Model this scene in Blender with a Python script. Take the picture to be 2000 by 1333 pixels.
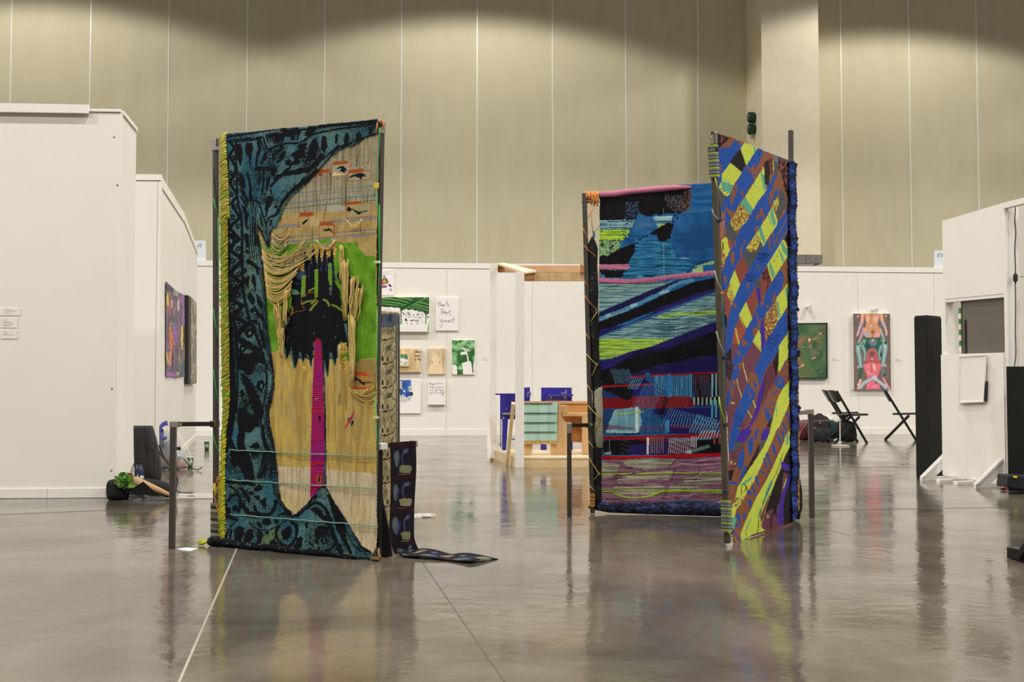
import bpy, math, random
import numpy as np
from mathutils import Vector, Matrix
for o in list(bpy.data.objects): bpy.data.objects.remove(o)
SC = bpy.context.scene
COL = SC.collection
random.seed(7); RNG = np.random.RandomState(11)

# ---------------------------------------------------------------- camera, world, lights, exposure
F, CX, CY, HC = 2200.0, 1000.0, 666.5, 0.87
TH = math.atan(87.0/F); CT, ST = math.cos(TH), math.sin(TH)
cam_d = bpy.data.cameras.new('camera'); cam = bpy.data.objects.new('camera', cam_d); COL.objects.link(cam)
cam_d.sensor_width = 36; cam_d.lens = F*36/2000; cam_d.clip_end = 200
cam.location = (0, 0, HC); cam.rotation_euler = (math.pi/2+TH, 0, 0)
SC.camera = cam
SC.view_settings.view_transform = 'Standard'; SC.view_settings.look = 'None'
SC.view_settings.gamma = 1; SC.view_settings.exposure = 0.0; SC.view_settings.use_curve_mapping = False
W = bpy.data.worlds.new('World'); SC.world = W; W.use_nodes = True
bg = W.node_tree.nodes['Background']; bg.inputs[0].default_value = (1.0, .95, .87, 1); bg.inputs[1].default_value = 0.16
WS = 0.083                                        # the hall's long wall recedes a little to the right
E1 = Vector((1, WS, 0)).normalized(); E2 = Vector((-WS, 1, 0)).normalized()
def hallpt(x_at, dist):                           # a point at this x along the wall, this far in front of it
    p = Vector((x_at, 26.96+WS*x_at, 0)); return p - E2*dist
for row, (dist, en, zz) in enumerate([(4.4, 900, 11.25), (13.5, 1900, 11.1), (22.5, 1850, 11.1), (31.5, 1850, 11.1)]):
    for k in range(-2, 3):
        p = hallpt(-.85+10.4*k + (0 if row % 2 == 0 else 0), dist)
        l = bpy.data.lights.new('high_bay_lamp', 'SPOT'); l.energy = en; l.color = (1, .96, .905)
        l.spot_size = math.radians(142); l.spot_blend = .14; l.shadow_soft_size = .28
        o = bpy.data.objects.new('high_bay_lamp', l); COL.objects.link(o); o.location = (p.x, p.y, zz+(.12-.12*k if row == 0 else 0))

# ---------------------------------------------------------------- geometry of the view: where a point of the photograph stands
def ray(x, y):
    a = (x-CX)/F; b = (CY-y)/F
    return Vector((a, CT-b*ST, ST+b*CT))
def G(x, y, z=0.0):
    r = ray(x, y); t = (z-HC)/r.z
    return Vector((r.x*t, r.y*t, z))
def D(x, y, Y):
    r = ray(x, y); t = Y/r.y
    return Vector((r.x*t, Y, HC+r.z*t))
class Plane:                                       # upright plane through two floor points, normal towards the camera
    def __init__(s, A, B, off=0.0):
        A = Vector((A[0], A[1])); B = Vector((B[0], B[1]))
        s.u = (B-A).normalized(); s.n = Vector((s.u.y, -s.u.x))
        s.A = A + s.n*off; s.L = (B-A).length
    def shift(s, off):
        q = Plane(s.A, s.A+s.u, off); q.L = s.L; return q
    def uz(s, x, y):
        r = ray(x, y); d = Vector((r.x, r.y)); t = s.A.dot(s.n)/d.dot(s.n)
        p = d*t; return ((p-s.A).dot(s.u), HC+r.z*t)
    def w(s, u, z, o=0.0):
        p = s.A+s.u*u+s.n*o; return Vector((p.x, p.y, z))
    def P(s, x, y, o=0.0):
        q = s.shift(o) if o else s; u, z = q.uz(x, y); return q.w(u, z)
    def px(s, U, Z):
        X = s.A.x+s.u.x*U; Y = s.A.y+s.u.y*U; Zc = Z-HC
        fw = Y*CT+Zc*ST; up = -Y*ST+Zc*CT
        return CX+F*X/fw, CY-F*up/fw
def FP(Y, x=0): return Plane((0, Y), (1, Y))

# ---------------------------------------------------------------- materials
def lin(c):
    c = np.asarray(c, dtype=float)/255.0
    return np.where(c <= .04045, c/12.92, ((c+.055)/1.055)**2.4)
GAIN = 1.10
MATS = {}
def mat(name, col, rough=.6, metal=0., var=.08, scale=8., bump=0., bscale=60., stretch=None, col2=None, spec=.5, trans=0., alpha=1., thr=None):
    if name in MATS: return MATS[name]
    m = bpy.data.materials.new(name); m.use_nodes = True; MATS[name] = m
    nt = m.node_tree; b = nt.nodes['Principled BSDF']
    b.inputs['Roughness'].default_value = rough; b.inputs['Metallic'].default_value = metal
    b.inputs['Specular IOR Level'].default_value = spec
    b.inputs['Transmission Weight'].default_value = trans; b.inputs['Alpha'].default_value = alpha
    c = np.clip(lin(col)*GAIN, 0, .9)
    tc = nt.nodes.new('ShaderNodeTexCoord'); mp = nt.nodes.new('ShaderNodeMapping')
    nt.links.new(tc.outputs['Object'], mp.inputs[0])
    if stretch: mp.inputs['Scale'].default_value = stretch
    n = nt.nodes.new('ShaderNodeTexNoise'); n.inputs['Scale'].default_value = scale; n.inputs['Detail'].default_value = 5
    nt.links.new(mp.outputs[0], n.inputs['Vector'])
    r = nt.nodes.new('ShaderNodeValToRGB'); nt.links.new(n.outputs['Fac'], r.inputs[0])
    e = r.color_ramp.elements
    if col2 is not None:
        c2 = np.clip(lin(col2)*GAIN, 0, .9); e[0].color = (*c, 1); e[1].color = (*c2, 1)
    else:
        e[0].color = (*np.clip(c*(1-var), 0, 1), 1); e[1].color = (*np.clip(c*(1+var), 0, .95), 1)
    e[0].position, e[1].position = thr or (.3, .7)
    nt.links.new(r.outputs[0], b.inputs['Base Color'])
    if bump:
        n2 = nt.nodes.new('ShaderNodeTexNoise'); n2.inputs['Scale'].default_value = bscale; nt.links.new(mp.outputs[0], n2.inputs['Vector'])
        bp = nt.nodes.new('ShaderNodeBump'); bp.inputs['Strength'].default_value = bump; bp.inputs['Distance'].default_value = .01
        nt.links.new(n2.outputs['Fac'], bp.inputs['Height']); nt.links.new(bp.outputs[0], b.inputs['Normal'])
    return m
def vcmat(name, rough=.9, weave=0., spec=.2):
    if name in MATS: return MATS[name]
    m = bpy.data.materials.new(name); m.use_nodes = True; MATS[name] = m
    nt = m.node_tree; b = nt.nodes['Principled BSDF']; b.inputs['Roughness'].default_value = rough; b.inputs['Specular IOR Level'].default_value = spec
    a = nt.nodes.new('ShaderNodeVertexColor'); a.layer_name = 'Col'
    if weave:
        tc = nt.nodes.new('ShaderNodeTexCoord'); n = nt.nodes.new('ShaderNodeTexNoise'); n.inputs['Scale'].default_value = 260; n.inputs['Detail'].default_value = 2
        nt.links.new(tc.outputs['Object'], n.inputs['Vector'])
        mx = nt.nodes.new('ShaderNodeMix'); mx.data_type = 'RGBA'; mx.blend_type = 'MULTIPLY'; mx.inputs[0].default_value = weave
        r = nt.nodes.new('ShaderNodeValToRGB'); r.color_ramp.elements[0].position = .3; r.color_ramp.elements[1].position = .7
        r.color_ramp.elements[0].color = (.55, .55, .55, 1); r.color_ramp.elements[1].color = (1.3, 1.3, 1.3, 1)
        nt.links.new(n.outputs['Fac'], r.inputs[0]); nt.links.new(a.outputs[0], mx.inputs[6]); nt.links.new(r.outputs[0], mx.inputs[7])
        nt.links.new(mx.outputs[2], b.inputs['Base Color'])
    else: nt.links.new(a.outputs[0], b.inputs['Base Color'])
    return m

# ---------------------------------------------------------------- mesh helpers
class MB:
    def __init__(s): s.v = []; s.f = []; s.c = []
    def add(s, v, f, col=None):
        b = len(s.v); s.v += [tuple(q) for q in v]; s.f += [tuple(i+b for i in q) for q in f]
        if col is not None: s.c += [tuple(lin(col)*GAIN)]*len(v)
        return s
    def box(s, lo, hi, M=None):
        v = [Vector((x, y, z)) for x in (lo[0], hi[0]) for y in (lo[1], hi[1]) for z in (lo[2], hi[2])]
        if M is not None: v = [M@q for q in v]
        return s.add(v, [(0, 1, 3, 2), (4, 6, 7, 5), (0, 4, 5, 1), (2, 3, 7, 6), (0, 2, 6, 4), (1, 5, 7, 3)])
    def prism(s, front, back, col=None):           # two matching rings
        n = len(front)
        return s.add(list(front)+list(back), [tuple(range(n)), tuple(range(2*n-1, n-1, -1))]+[(i, n+i, n+(i+1) % n, (i+1) % n) for i in range(n)], col)
    def slab(s, pl, pts, t, off=0.0):              # an outline lying on a plane, with thickness t behind it
        q = pl.shift(off) if off else pl; uz = [q.uz(*p) for p in pts]
        return s.prism([q.w(u, z) for u, z in uz], [q.w(u, z, -t) for u, z in uz])
    def uslab(s, pl, uz, t, off=0.0):
        return s.prism([pl.w(u, z, off) for u, z in uz], [pl.w(u, z, off-t) for u, z in uz])
    def bar(s, a, b, w, h=None, up=None):          # square bar between two points
        a = Vector(a); b = Vector(b); h = h or w; d = (b-a).normalized()
        up = Vector(up) if up else (Vector((0, 0, 1)) if abs(d.z) < .9 else Vector((0, 1, 0)))
        x = d.cross(up).normalized(); y = x.cross(d).normalized()
        r = [x*i*w/2+y*j*h/2 for i, j in ((-1, -1), (1, -1), (1, 1), (-1, 1))]
        return s.prism([a+q for q in r], [b+q for q in r])
    def tube(s, pts, r, n=8, col=None, closed=False, flat=None):
        pts = [Vector(p) for p in pts]; m = len(pts); rr = r if isinstance(r, (list, tuple)) else [r]*m
        v = []; f = []; px_ = None
        for i, p in enumerate(pts):
            d = (pts[min(i+1, m-1)]-pts[max(i-1, 0)])
            d = d.normalized() if d.length > 1e-9 else Vector((0, 0, 1))
            if px_ is None:
                up = Vector((0, 0, 1)) if abs(d.z) < .9 else Vector((0, 1, 0)); x = d.cross(up).normalized()
            else:
                x = (px_-d*px_.dot(d)); x = x.normalized() if x.length > 1e-6 else d.orthogonal().normalized()
            px_ = x; y = d.cross(x)
            for k in range(n):
                a = 2*math.pi*k/n; v.append(p+x*math.cos(a)*rr[i]+y*math.sin(a)*rr[i]*(flat or 1))
        for i in range(m-1):
            for k in range(n):
                f.append((i*n+k, i*n+(k+1) % n, (i+1)*n+(k+1) % n, (i+1)*n+k))
        f.append(tuple(range(n-1, -1, -1))); f.append(tuple(range((m-1)*n, m*n)))
        return s.add(v, f, col)
    def lathe(s, c, prof, n=20, M=None):
        c = Vector(c); v = []; f = []
        for r, z in prof:
            for k in range(n):
                a = 2*math.pi*k/n; q = Vector((r*math.cos(a), r*math.sin(a), z)); q = (M@q) if M is not None else q; v.append(c+q)
        m = len(prof)
        for i in range(m-1):
            for k in range(n): f.append((i*n+k, i*n+(k+1) % n, (i+1)*n+(k+1) % n, (i+1)*n+k))
        f.append(tuple(range(n-1, -1, -1))); f.append(tuple(range((m-1)*n, m*n)))
        return s.add(v, f)
    def blob(s, c, rad, nu=18, nv=12, amp=.1, fr=3., seed=0, fl=True, fold=0.):   # a soft lumpy bag body, flat underneath
        c = Vector(c); v = []; f = []
        for j in range(nv+1):
            ph = math.pi*j/nv
            for i in range(nu):
                th = 2*math.pi*i/nu
                d = Vector((math.sin(ph)*math.cos(th), math.sin(ph)*math.sin(th), math.cos(ph)))
                e = Vector([math.copysign(abs(q)**.75, q) for q in d])
                k = 1+amp*(float(vnoise(np.array([d.x*fr+9]), np.array([d.z*fr+d.y*fr*.7+5]), seed)[0])*2-1)+fold*math.sin(th*5+d.z*3)
                q = c+Vector((e.x*rad[0]*k, e.y*rad[1]*k, e.z*rad[2]*k))
                if fl: q.z = max(q.z, c.z-rad[2]*.93)
                v.append(q)
        for j in range(nv):
            for i in range(nu): f.append((j*nu+i, (j+1)*nu+i, (j+1)*nu+(i+1) % nu, j*nu+(i+1) % nu))
        return s.add(v, f)
    def obj(s, name, m, parent=None, smooth=False, bevel=0., origin=None):
        me = bpy.data.meshes.new(name); v = s.v
        org = Vector(origin) if origin is not None else Vector((0, 0, 0))
        if origin is not None: v = [tuple(Vector(q)-org) for q in v]
        me.from_pydata(v, [], s.f); me.update()
        if s.c:
            ca = me.color_attributes.new('Col', 'FLOAT_COLOR', 'POINT')
            ca.data.foreach_set('color', np.hstack([np.array(s.c), np.ones((len(s.c), 1))]).astype(np.float32).ravel())
        if m: me.materials.append(m)
        import bmesh
        if len(s.f) < 60000:
            bm = bmesh.new(); bm.from_mesh(me); bmesh.ops.recalc_face_normals(bm, faces=bm.faces); bm.to_mesh(me); bm.free()
        if smooth: me.polygons.foreach_set('use_smooth', [True]*len(me.polygons))
        o = bpy.data.objects.new(name, me); COL.objects.link(o)
        o.location = org
        if parent: o.parent = parent; o.matrix_parent_inverse = Matrix.Translation(-parent.location)@Matrix.Identity(4) if parent.type == 'EMPTY' else parent.matrix_basis.inverted()
        if bevel:
            bv = o.modifiers.new('bevel', 'BEVEL'); bv.width = bevel; bv.segments = 2; bv.limit_method = 'ANGLE'
        return o
def thing(name, label, cat, loc, group=None):
    o = bpy.data.objects.new(name, None); COL.objects.link(o); o.location = loc; o.empty_display_size = .1
    o['label'] = label; o['category'] = cat
    if group: o['group'] = group
    return o
def tag(o, label=None, cat=None, group=None, kind=None):
    if label: o['label'] = label
    if cat: o['category'] = cat
    if group: o['group'] = group
    if kind: o['kind'] = kind
    return o
def struct(name, loc=(0, 0, 0)):
    o = bpy.data.objects.new(name, None); COL.objects.link(o); o.location = loc; o['kind'] = 'structure'; return o

# ---------------------------------------------------------------- painter: dyes a fine woven or painted sheet point by point
TAB = RNG.rand(16, 128, 128)
def vnoise(x, y, seed=0):
    t = TAB[seed % 16]; xi = np.floor(x).astype(int); yi = np.floor(y).astype(int); fx = x-xi; fy = y-yi
    fx = fx*fx*(3-2*fx); fy = fy*fy*(3-2*fy); x0 = xi % 128; x1 = (xi+1) % 128; y0 = yi % 128; y1 = (yi+1) % 128
    return (t[y0, x0]*(1-fx)+t[y0, x1]*fx)*(1-fy)+(t[y1, x0]*(1-fx)+t[y1, x1]*fx)*fy
def fbm(x, y, seed=0, o=3):
    r = 0; a = .5; tot = 0
    for k in range(o): r = r+a*vnoise(x*2**k, y*2**k, seed+k); tot += a; a *= .5
    return r/tot
def catmull(p, closed=True, k=5):
    p = [np.array(q, float) for q in p]; n = len(p); out = []
    for i in range(n if closed else n-1):
        g = lambda j: p[j % n] if closed else p[min(max(j, 0), n-1)]
        a, b, c, d = g(i-1), g(i), g(i+1), g(i+2)
        for t in np.arange(k)/k: out.append(.5*((2*b)+(c-a)*t+(2*a-5*b+4*c-d)*t*t+(3*b-a-3*c+d)*t**3))
    if not closed: out.append(p[-1])
    return out
def pts(s):
    if not isinstance(s, str): return [tuple(q) for q in s]
    return [tuple(float(k) for k in q.split(',')) for q in s.split()]
FONT = {'b': '100 100 110 101 110', 'i': '010 000 010 010 010', 'r': '000 000 110 100 100', 'd': '001 001 011 101 011', ' ': '000 000 000 000 000',
        '0': '111 101 101 101 111', '.': '000 000 000 000 010', '7': '111 001 010 010 010', '6': '111 100 111 101 111', '8': '111 101 111 101 111',
        '5': '111 100 111 001 111', '1': '010 110 010 010 111', '3': '111 001 011 001 111', '9': '111 101 111 001 111'}
class Art:
    def __init__(s, pl, box, step, off=0.0):
        pl = pl.shift(off); s.pl = pl; c = [pl.uz(*q) for q in ((box[0], box[1]), (box[2], box[1]), (box[0], box[3]), (box[2], box[3]))]
        u0, u1 = min(q[0] for q in c), max(q[0] for q in c); z0, z1 = min(q[1] for q in c), max(q[1] for q in c)
        s.init(u0, u1, z0, z1, step)
    def init(s, u0, u1, z0, z1, step):
        nu = max(2, int(round((u1-u0)/step))); nv = max(2, int(round((z1-z0)/step)))
        s.U, s.Z = np.meshgrid(np.linspace(u0, u1, nu+1), np.linspace(z0, z1, nv+1))
        s.X, s.Y = s.pl.px(s.U, s.Z); s.C = np.zeros(s.X.shape+(3,)); s.H = np.zeros(s.X.shape); s.M = np.ones(s.X.shape, bool); s.t = (0, 0, 1.)
    def T(s, ox, oy, sc): s.t = (ox, oy, float(sc))
    def q(s, p):
        ox, oy, sc = s.t; return [(ox+a/sc, oy+b/sc) for a, b in pts(p)]
    def sub(s, P, pad):
        xs = [a for a, b in P]; ys = [b for a, b in P]
        m = (s.X >= min(xs)-pad) & (s.X <= max(xs)+pad) & (s.Y >= min(ys)-pad) & (s.Y <= max(ys)+pad)
        return np.nonzero(m)
    def warp(s, I, amp, fr, seed):
        x = s.X[I]; y = s.Y[I]
        if amp: return x+amp*(vnoise(x*fr, y*fr, seed)-.5)*2, y+amp*(vnoise(x*fr+31, y*fr+17, seed+1)-.5)*2
        return x, y
    def inside(s, P, x, y):
        ins = np.zeros(x.shape, bool); n = len(P)
        for i in range(n):
            x0, y0 = P[i]; x1, y1 = P[(i+1) % n]
            if y0 == y1: continue
            c = (y0 > y) != (y1 > y); ins ^= c & (x < (x1-x0)*(y-y0)/(y1-y0)+x0)
        return ins
    def sel(s, p, amp=0, fr=.3, seed=0, sm=False):
        P = s.q(p)
        if sm: P = catmull(P, True)
        I = s.sub(P, amp+1)
        if len(I[0]) == 0: return I
        x, y = s.warp(I, amp, fr, seed); k = s.inside(P, x, y)
        return (I[0][k], I[1][k])
    def put(s, I, col, mix=1.0):
        col = np.asarray(col, float)
        s.C[I] = s.C[I]*(1-mix)+col*mix
    def poly(s, p, col, amp=0, fr=.3, seed=0, sm=False, h=None, mix=1.0, var=0):
        I = s.sel(p, amp, fr, seed, sm)
        c = np.asarray(col, float)
        if var: c = c*(1+var*(fbm(s.X[I]*.35, s.Y[I]*.35, seed+2)-.5)*2)[:, None]
        s.put(I, c, mix)
        if h is not None: s.H[I] = h
        return I
    def line(s, p, w, col, w2=None, sm=True, amp=0, fr=.3, seed=0, h=None, mix=1.):
        P = s.q(p); w = w/s.t[2]; w2 = w if w2 is None else w2/s.t[2]
        if sm and len(P) > 2: P = catmull(P, False, 4)
        I = s.sub(P, max(w, w2)+amp+1)
        if len(I[0]) == 0: return
        x, y = s.warp(I, amp, fr, seed); best = np.full(x.shape, -1e9); n = len(P)-1
        for i in range(n):
            x0, y0 = P[i]; x1, y1 = P[i+1]; dx, dy = x1-x0, y1-y0; L = dx*dx+dy*dy+1e-9
            t = np.clip(((x-x0)*dx+(y-y0)*dy)/L, 0, 1); d = np.hypot(x-x0-t*dx, y-y0-t*dy)
            ww = (w+(w2-w)*(i+t)/n)/2; best = np.maximum(best, ww-d)
        k = best > 0; J = (I[0][k], I[1][k]); s.put(J, col, mix)
        if h is not None: s.H[J] += h
    def ell(s, c, rx, ry, col, rot=0, mix=1., soft=0):
        (cx, cy), = s.q([c]); rx /= s.t[2]; ry /= s.t[2]; r = max(rx, ry)
        I = s.sub([(cx, cy)], r+1); x = s.X[I]-cx; y = s.Y[I]-cy; ca, sa = math.cos(rot), math.sin(rot)
        d = np.sqrt(((x*ca+y*sa)/rx)**2+((-x*sa+y*ca)/ry)**2)
        if soft:
            m = np.clip((1-d)/soft, 0, 1)[:, None]*mix; s.C[I] = s.C[I]*(1-m)+np.asarray(col, float)*m
        else:
            k = d < 1; s.put((I[0][k], I[1][k]), col, mix)
    def streak(s, p, cols, fx, fy, rot=0, amp=0, fr=.3, seed=0, sm=False, contrast=3., h=0, sel=None):
        I = sel if sel is not None else s.sel(p, amp, fr, seed, sm); x = s.X[I]; y = s.Y[I]; ca, sa = math.cos(rot), math.sin(rot)
        n = np.clip((fbm((x*ca+y*sa)*fx, (-x*sa+y*ca)*fy, seed+3)-.5)*contrast+.5, 0, .9999)*(len(cols)-1)
        k = n.astype(int); f = (n-k)[:, None]; A = np.asarray(cols, float); s.C[I] = A[k]*(1-f)+A[np.minimum(k+1, len(cols)-1)]*f
        if h: s.H[I] += h*(n/(len(cols)-1)-.5)
        return I
    def text(s, p0, p1, hgt, txt, col):
        (x0, y0), (x1, y1) = s.q([p0, p1]); hgt /= s.t[2]; n = len(txt)*4-1; ux = (x1-x0)/n; uy = (y1-y0)/n; vy = hgt/5
        for k, ch in enumerate(txt):
            for r, row in enumerate(FONT[ch].split()):
                for c, b in enumerate(row):
                    if b == '1':
                        xa = x0+ux*(k*4+c); ya = y0+uy*(k*4+c)+vy*r; o = s.t; s.t = (0, 0, 1.)
                        s.poly([(xa, ya), (xa+ux, ya+uy), (xa+ux, ya+uy+vy), (xa, ya+vy)], col); s.t = o
    def cut(s, p, amp=0, fr=.3, seed=0, sm=False):      # keep only what lies inside the outline
        I = s.sel(p, amp, fr, seed, sm); m = np.zeros(s.M.shape, bool); m[I] = True; s.M &= m
    def build(s, name, m, parent=None, thick=0.0, gain=GAIN*1.09, hz=1.0, bend=None):
        nv, nu = s.X.shape; w = s.pl; sm = s.H*hz
        if bend is not None: sm = sm+bend(s.U, s.Z)
        X = w.A.x+w.u.x*s.U+w.n.x*sm; Y = w.A.y+w.u.y*s.U+w.n.y*sm
        co = np.stack([X, Y, s.Z], -1).reshape(-1, 3)
        idx = np.arange(nv*nu).reshape(nv, nu)
        q = np.stack([idx[:-1, :-1], idx[:-1, 1:], idx[1:, 1:], idx[1:, :-1]], -1).reshape(-1, 4)
        km = (s.M[:-1, :-1] & s.M[:-1, 1:] & s.M[1:, 1:] & s.M[1:, :-1]).ravel(); q = q[km]
        used = np.zeros(nv*nu, bool); used[q.ravel()] = True; rem = np.cumsum(used)-1
        co = co[used]; q = rem[q]; colr = (lin(np.clip(s.C, 0, 255)).reshape(-1, 3)*gain)[used]
        me = bpy.data.meshes.new(name); me.vertices.add(len(co)); me.vertices.foreach_set('co', co.astype(np.float32).ravel())
        me.loops.add(len(q)*4); me.loops.foreach_set('vertex_index', q.astype(np.int32).ravel())
        me.polygons.add(len(q)); me.polygons.foreach_set('loop_start', (np.arange(len(q))*4).astype(np.int32)); me.polygons.foreach_set('loop_total', np.full(len(q), 4, np.int32))
        me.polygons.foreach_set('use_smooth', np.ones(len(q), bool))
        me.update(calc_edges=True)
        ca = me.color_attributes.new('Col', 'FLOAT_COLOR', 'POINT')
        ca.data.foreach_set('color', np.hstack([colr, np.ones((len(colr), 1))]).astype(np.float32).ravel())
        me.materials.append(m); o = bpy.data.objects.new(name, me); COL.objects.link(o)
        if parent: o.parent = parent; o.matrix_parent_inverse = Matrix.Translation(-parent.location)
        if thick:
            sd = o.modifiers.new('thick', 'SOLIDIFY'); sd.thickness = thick; sd.offset = 0
        return o
# ---------------------------------------------------------------- text helper
def text_obj(name, txt, pl, x, y, hpx, m, parent, off=.004, align='LEFT', ext=.001, shear=0., sx=1.):
    cu = bpy.data.curves.new(name, 'FONT'); cu.body = txt; cu.extrude = ext; cu.align_x = align; cu.shear = shear; cu.resolution_u = 3
    p = pl.P(x, y, off); q = pl.P(x, y-hpx, off); cu.size = (q-p).length/.70
    o = bpy.data.objects.new(name, cu); COL.objects.link(o)
    dg = bpy.context.evaluated_depsgraph_get(); me = bpy.data.meshes.new_from_object(o.evaluated_get(dg))
    R = Matrix(((pl.u.x, 0, pl.n.x), (pl.u.y, 0, pl.n.y), (0, 1, 0))).to_4x4()
    me.transform(Matrix.Translation(p)@R@Matrix.Diagonal((sx, 1, 1, 1))); me.materials.clear(); me.materials.append(m)
    bpy.data.objects.remove(o); o = bpy.data.objects.new(name, me); COL.objects.link(o)
    if parent: o.parent = parent; o.matrix_parent_inverse = parent.matrix_basis.inverted()
    return o
def part(mb, name, m, parent, **k): return mb.obj(name, m, parent, **k)

# ---------------------------------------------------------------- floor
def floor_mat():
    m = bpy.data.materials.new('polished_concrete'); m.use_nodes = True; nt = m.node_tree; b = nt.nodes['Principled BSDF']
    N = nt.nodes.new; L = nt.links.new
    tc = N('ShaderNodeTexCoord')
    def noise(scale, detail, st=(1, 1, 1), dist=0.):
        mp = N('ShaderNodeMapping'); mp.inputs['Scale'].default_value = st; L(tc.outputs['Object'], mp.inputs[0])
        n = N('ShaderNodeTexNoise'); n.inputs['Scale'].default_value = scale; n.inputs['Detail'].default_value = detail; n.inputs['Distortion'].default_value = dist
        L(mp.outputs[0], n.inputs['Vector']); return n.outputs['Fac']
    r = N('ShaderNodeValToRGB'); L(noise(1.1, 8, (1, 1, 1), .6), r.inputs[0]); e = r.color_ramp.elements
    e[0].position = .32; e[1].position = .7
    e[0].color = (*lin((76, 70, 61)), 1); e[1].color = (*lin((122, 113, 98)), 1)
    r2 = N('ShaderNodeValToRGB'); L(noise(14, 6, (1, 1, 1)), r2.inputs[0]); r2.color_ramp.elements[0].color = (.72, .72, .72, 1); r2.color_ramp.elements[1].color = (1.2, 1.2, 1.2, 1)
    mx = N('ShaderNodeMix'); mx.data_type = 'RGBA'; mx.blend_type = 'MULTIPLY'; mx.inputs[0].default_value = .8
    L(r.outputs[0], mx.inputs[6]); L(r2.outputs[0], mx.inputs[7]); L(mx.outputs[2], b.inputs['Base Color'])
    rr = N('ShaderNodeMapRange'); L(noise(2.3, 7, (1, 1, 1), .5), rr.inputs[0]); rr.inputs[1].default_value = .3; rr.inputs[2].default_value = .7
    rr.inputs[3].default_value = .05; rr.inputs[4].default_value = .17; L(rr.outputs[0], b.inputs['Roughness'])
    b.inputs['Specular IOR Level'].default_value = .42
    a = N('ShaderNodeMath'); a.operation = 'ADD'; s1 = N('ShaderNodeMath'); s1.operation = 'MULTIPLY'; s1.inputs[1].default_value = .22
    L(noise(17, 3, (1, 1, 1)), s1.inputs[0]); L(noise(2.4, 3, (1, 1, 1)), a.inputs[0]); L(s1.outputs[0], a.inputs[1])
    bp = N('ShaderNodeBump'); bp.inputs['Strength'].default_value = .35; bp.inputs['Distance'].default_value = .012
    L(a.outputs[0], bp.inputs['Height']); L(bp.outputs[0], b.inputs['Normal'])
    return m
fl = MB(); fl.box((-26, -9, -.2), (30, 32, 0)); FLOOR = fl.obj('floor', floor_mat()); FLOOR['kind'] = 'structure'
mjoint = mat('joint_filler', (158, 150, 136), .5, var=.12, scale=20)
mjd = mat('dark_joint', (70, 64, 57), .5)
def joint(a, b, w, m):
    a = Vector(a); b = Vector(b); d = (b-a).normalized(); n = Vector((-d.y, d.x, 0))*w/2
    o = MB().prism([a-n+Vector((0, 0, .0012)), b-n+Vector((0, 0, .0012)), b+n+Vector((0, 0, .0012)), a+n+Vector((0, 0, .0012))],
                   [a-n-Vector((0, 0, .01)), b-n-Vector((0, 0, .01)), b+n-Vector((0, 0, .01)), a+n-Vector((0, 0, .01))]).obj('floor_joint', m, FLOOR)
ja, jb = G(460, 1078), G(350, 1333); dj = (jb-ja).normalized()
joint(ja-dj*1.2, jb+dj*3, .009, mjoint)
joint(G(822, 1095), G(986, 1333), .004, mjd)
joint(G(1500, 999), G(2080, 990), .010, mjd); joint(G(-100, 1010), G(340, 992), .010, mjd)
joint(G(1560, 914), G(1800, 913), .018, mjd); joint(G(1556, 1020), G(1660, 1046), .006, mjoint)

# ---------------------------------------------------------------- the hall's long wall, column
HW = Plane(hallpt(0, 0).xy, hallpt(1, 0).xy)
mwall = mat('hall_wall_fabric', (206, 198, 168), .85, var=.035, scale=3, stretch=(1, 1, .3), bump=.08, bscale=200)
mstrip = mat('wall_joint_strip', (244, 240, 228), .35, var=.03)
wall = struct('wall_back')
us = [HW.uz(x, 90)[0] for x in (22, 177, 330, 483, 634, 784, 932, 1079, 1222, 1363)]
us = [us[0]-1.77*k for k in range(9, 0, -1)]+us
ue = HW.uz(1457, 90)[0]; us2 = [HW.uz(x, 90)[0] for x in (1642, 1775, 1907)]; ur = HW.uz(1600, 90)[0]
us2 += [us2[-1]+1.77*k for k in range(1, 7)]
edges = us+[ue+.9, us2[0]-1.77]+us2
for k, (a, b) in enumerate(zip(edges[:-1], edges[1:])):
    MB().uslab(HW, [(a+.014, -.1), (b-.014, -.1), (b-.014, 14), (a+.014, 14)], .12, -.004*(k % 2)).obj('wall_panel', mwall, wall)
    if k: MB().uslab(HW, [(a-.015, -.1), (a+.015, -.1), (a+.015, 14), (a-.015, 14)], .06, .008).obj('joint_strip', mstrip, wall)
colm = mat('column_plaster', (238, 223, 196), .8, var=.03, scale=4, bump=.06, bscale=120)
cs = mat('column_side', (206, 197, 174), .8, var=.03, scale=4)
HC1 = HW.shift(1.22); c0 = HC1.uz(1487, 90)[0]; c1 = HC1.uz(1602, 400)[0]; cz = HC1.uz(1600, 498)[1]
colr = struct('wall_column')
MB().uslab(HC1, [(c0, cz), (c1, cz), (c1, 14), (c0, 14)], 1.3).obj('column_shaft', colm, colr)
cmu = mat('split_face_block', (150, 142, 128), .95, var=.35, scale=40, bump=.6, bscale=80)
cmd = mat('grey_block', (128, 124, 120), .95, var=.35, scale=40, bump=.6, bscale=80)
MB().uslab(HC1, [(c0, -.1), (c1+.02, -.1), (c1+.02, cz-.85), (c0, cz-.85)], 1.3, .02).obj('block_base', cmu, colr)
for r in range(4):
    for k in range(4):
        a = c1+.04-.40*(k+1)-(.2 if r % 2 else 0); b = a+.39; a = max(a, c0)
        if b-a < .05: continue
        b2 = min(b, c1+.04)
        MB().uslab(HC1, [(a, cz-.205*(r+1)), (b2, cz-.205*(r+1)), (b2, cz-.205*r-.01), (a, cz-.205*r-.01)], .5, .03+.004*((k+r) % 3)).obj('block', cmd if r == 0 else cmu, colr)
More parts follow.
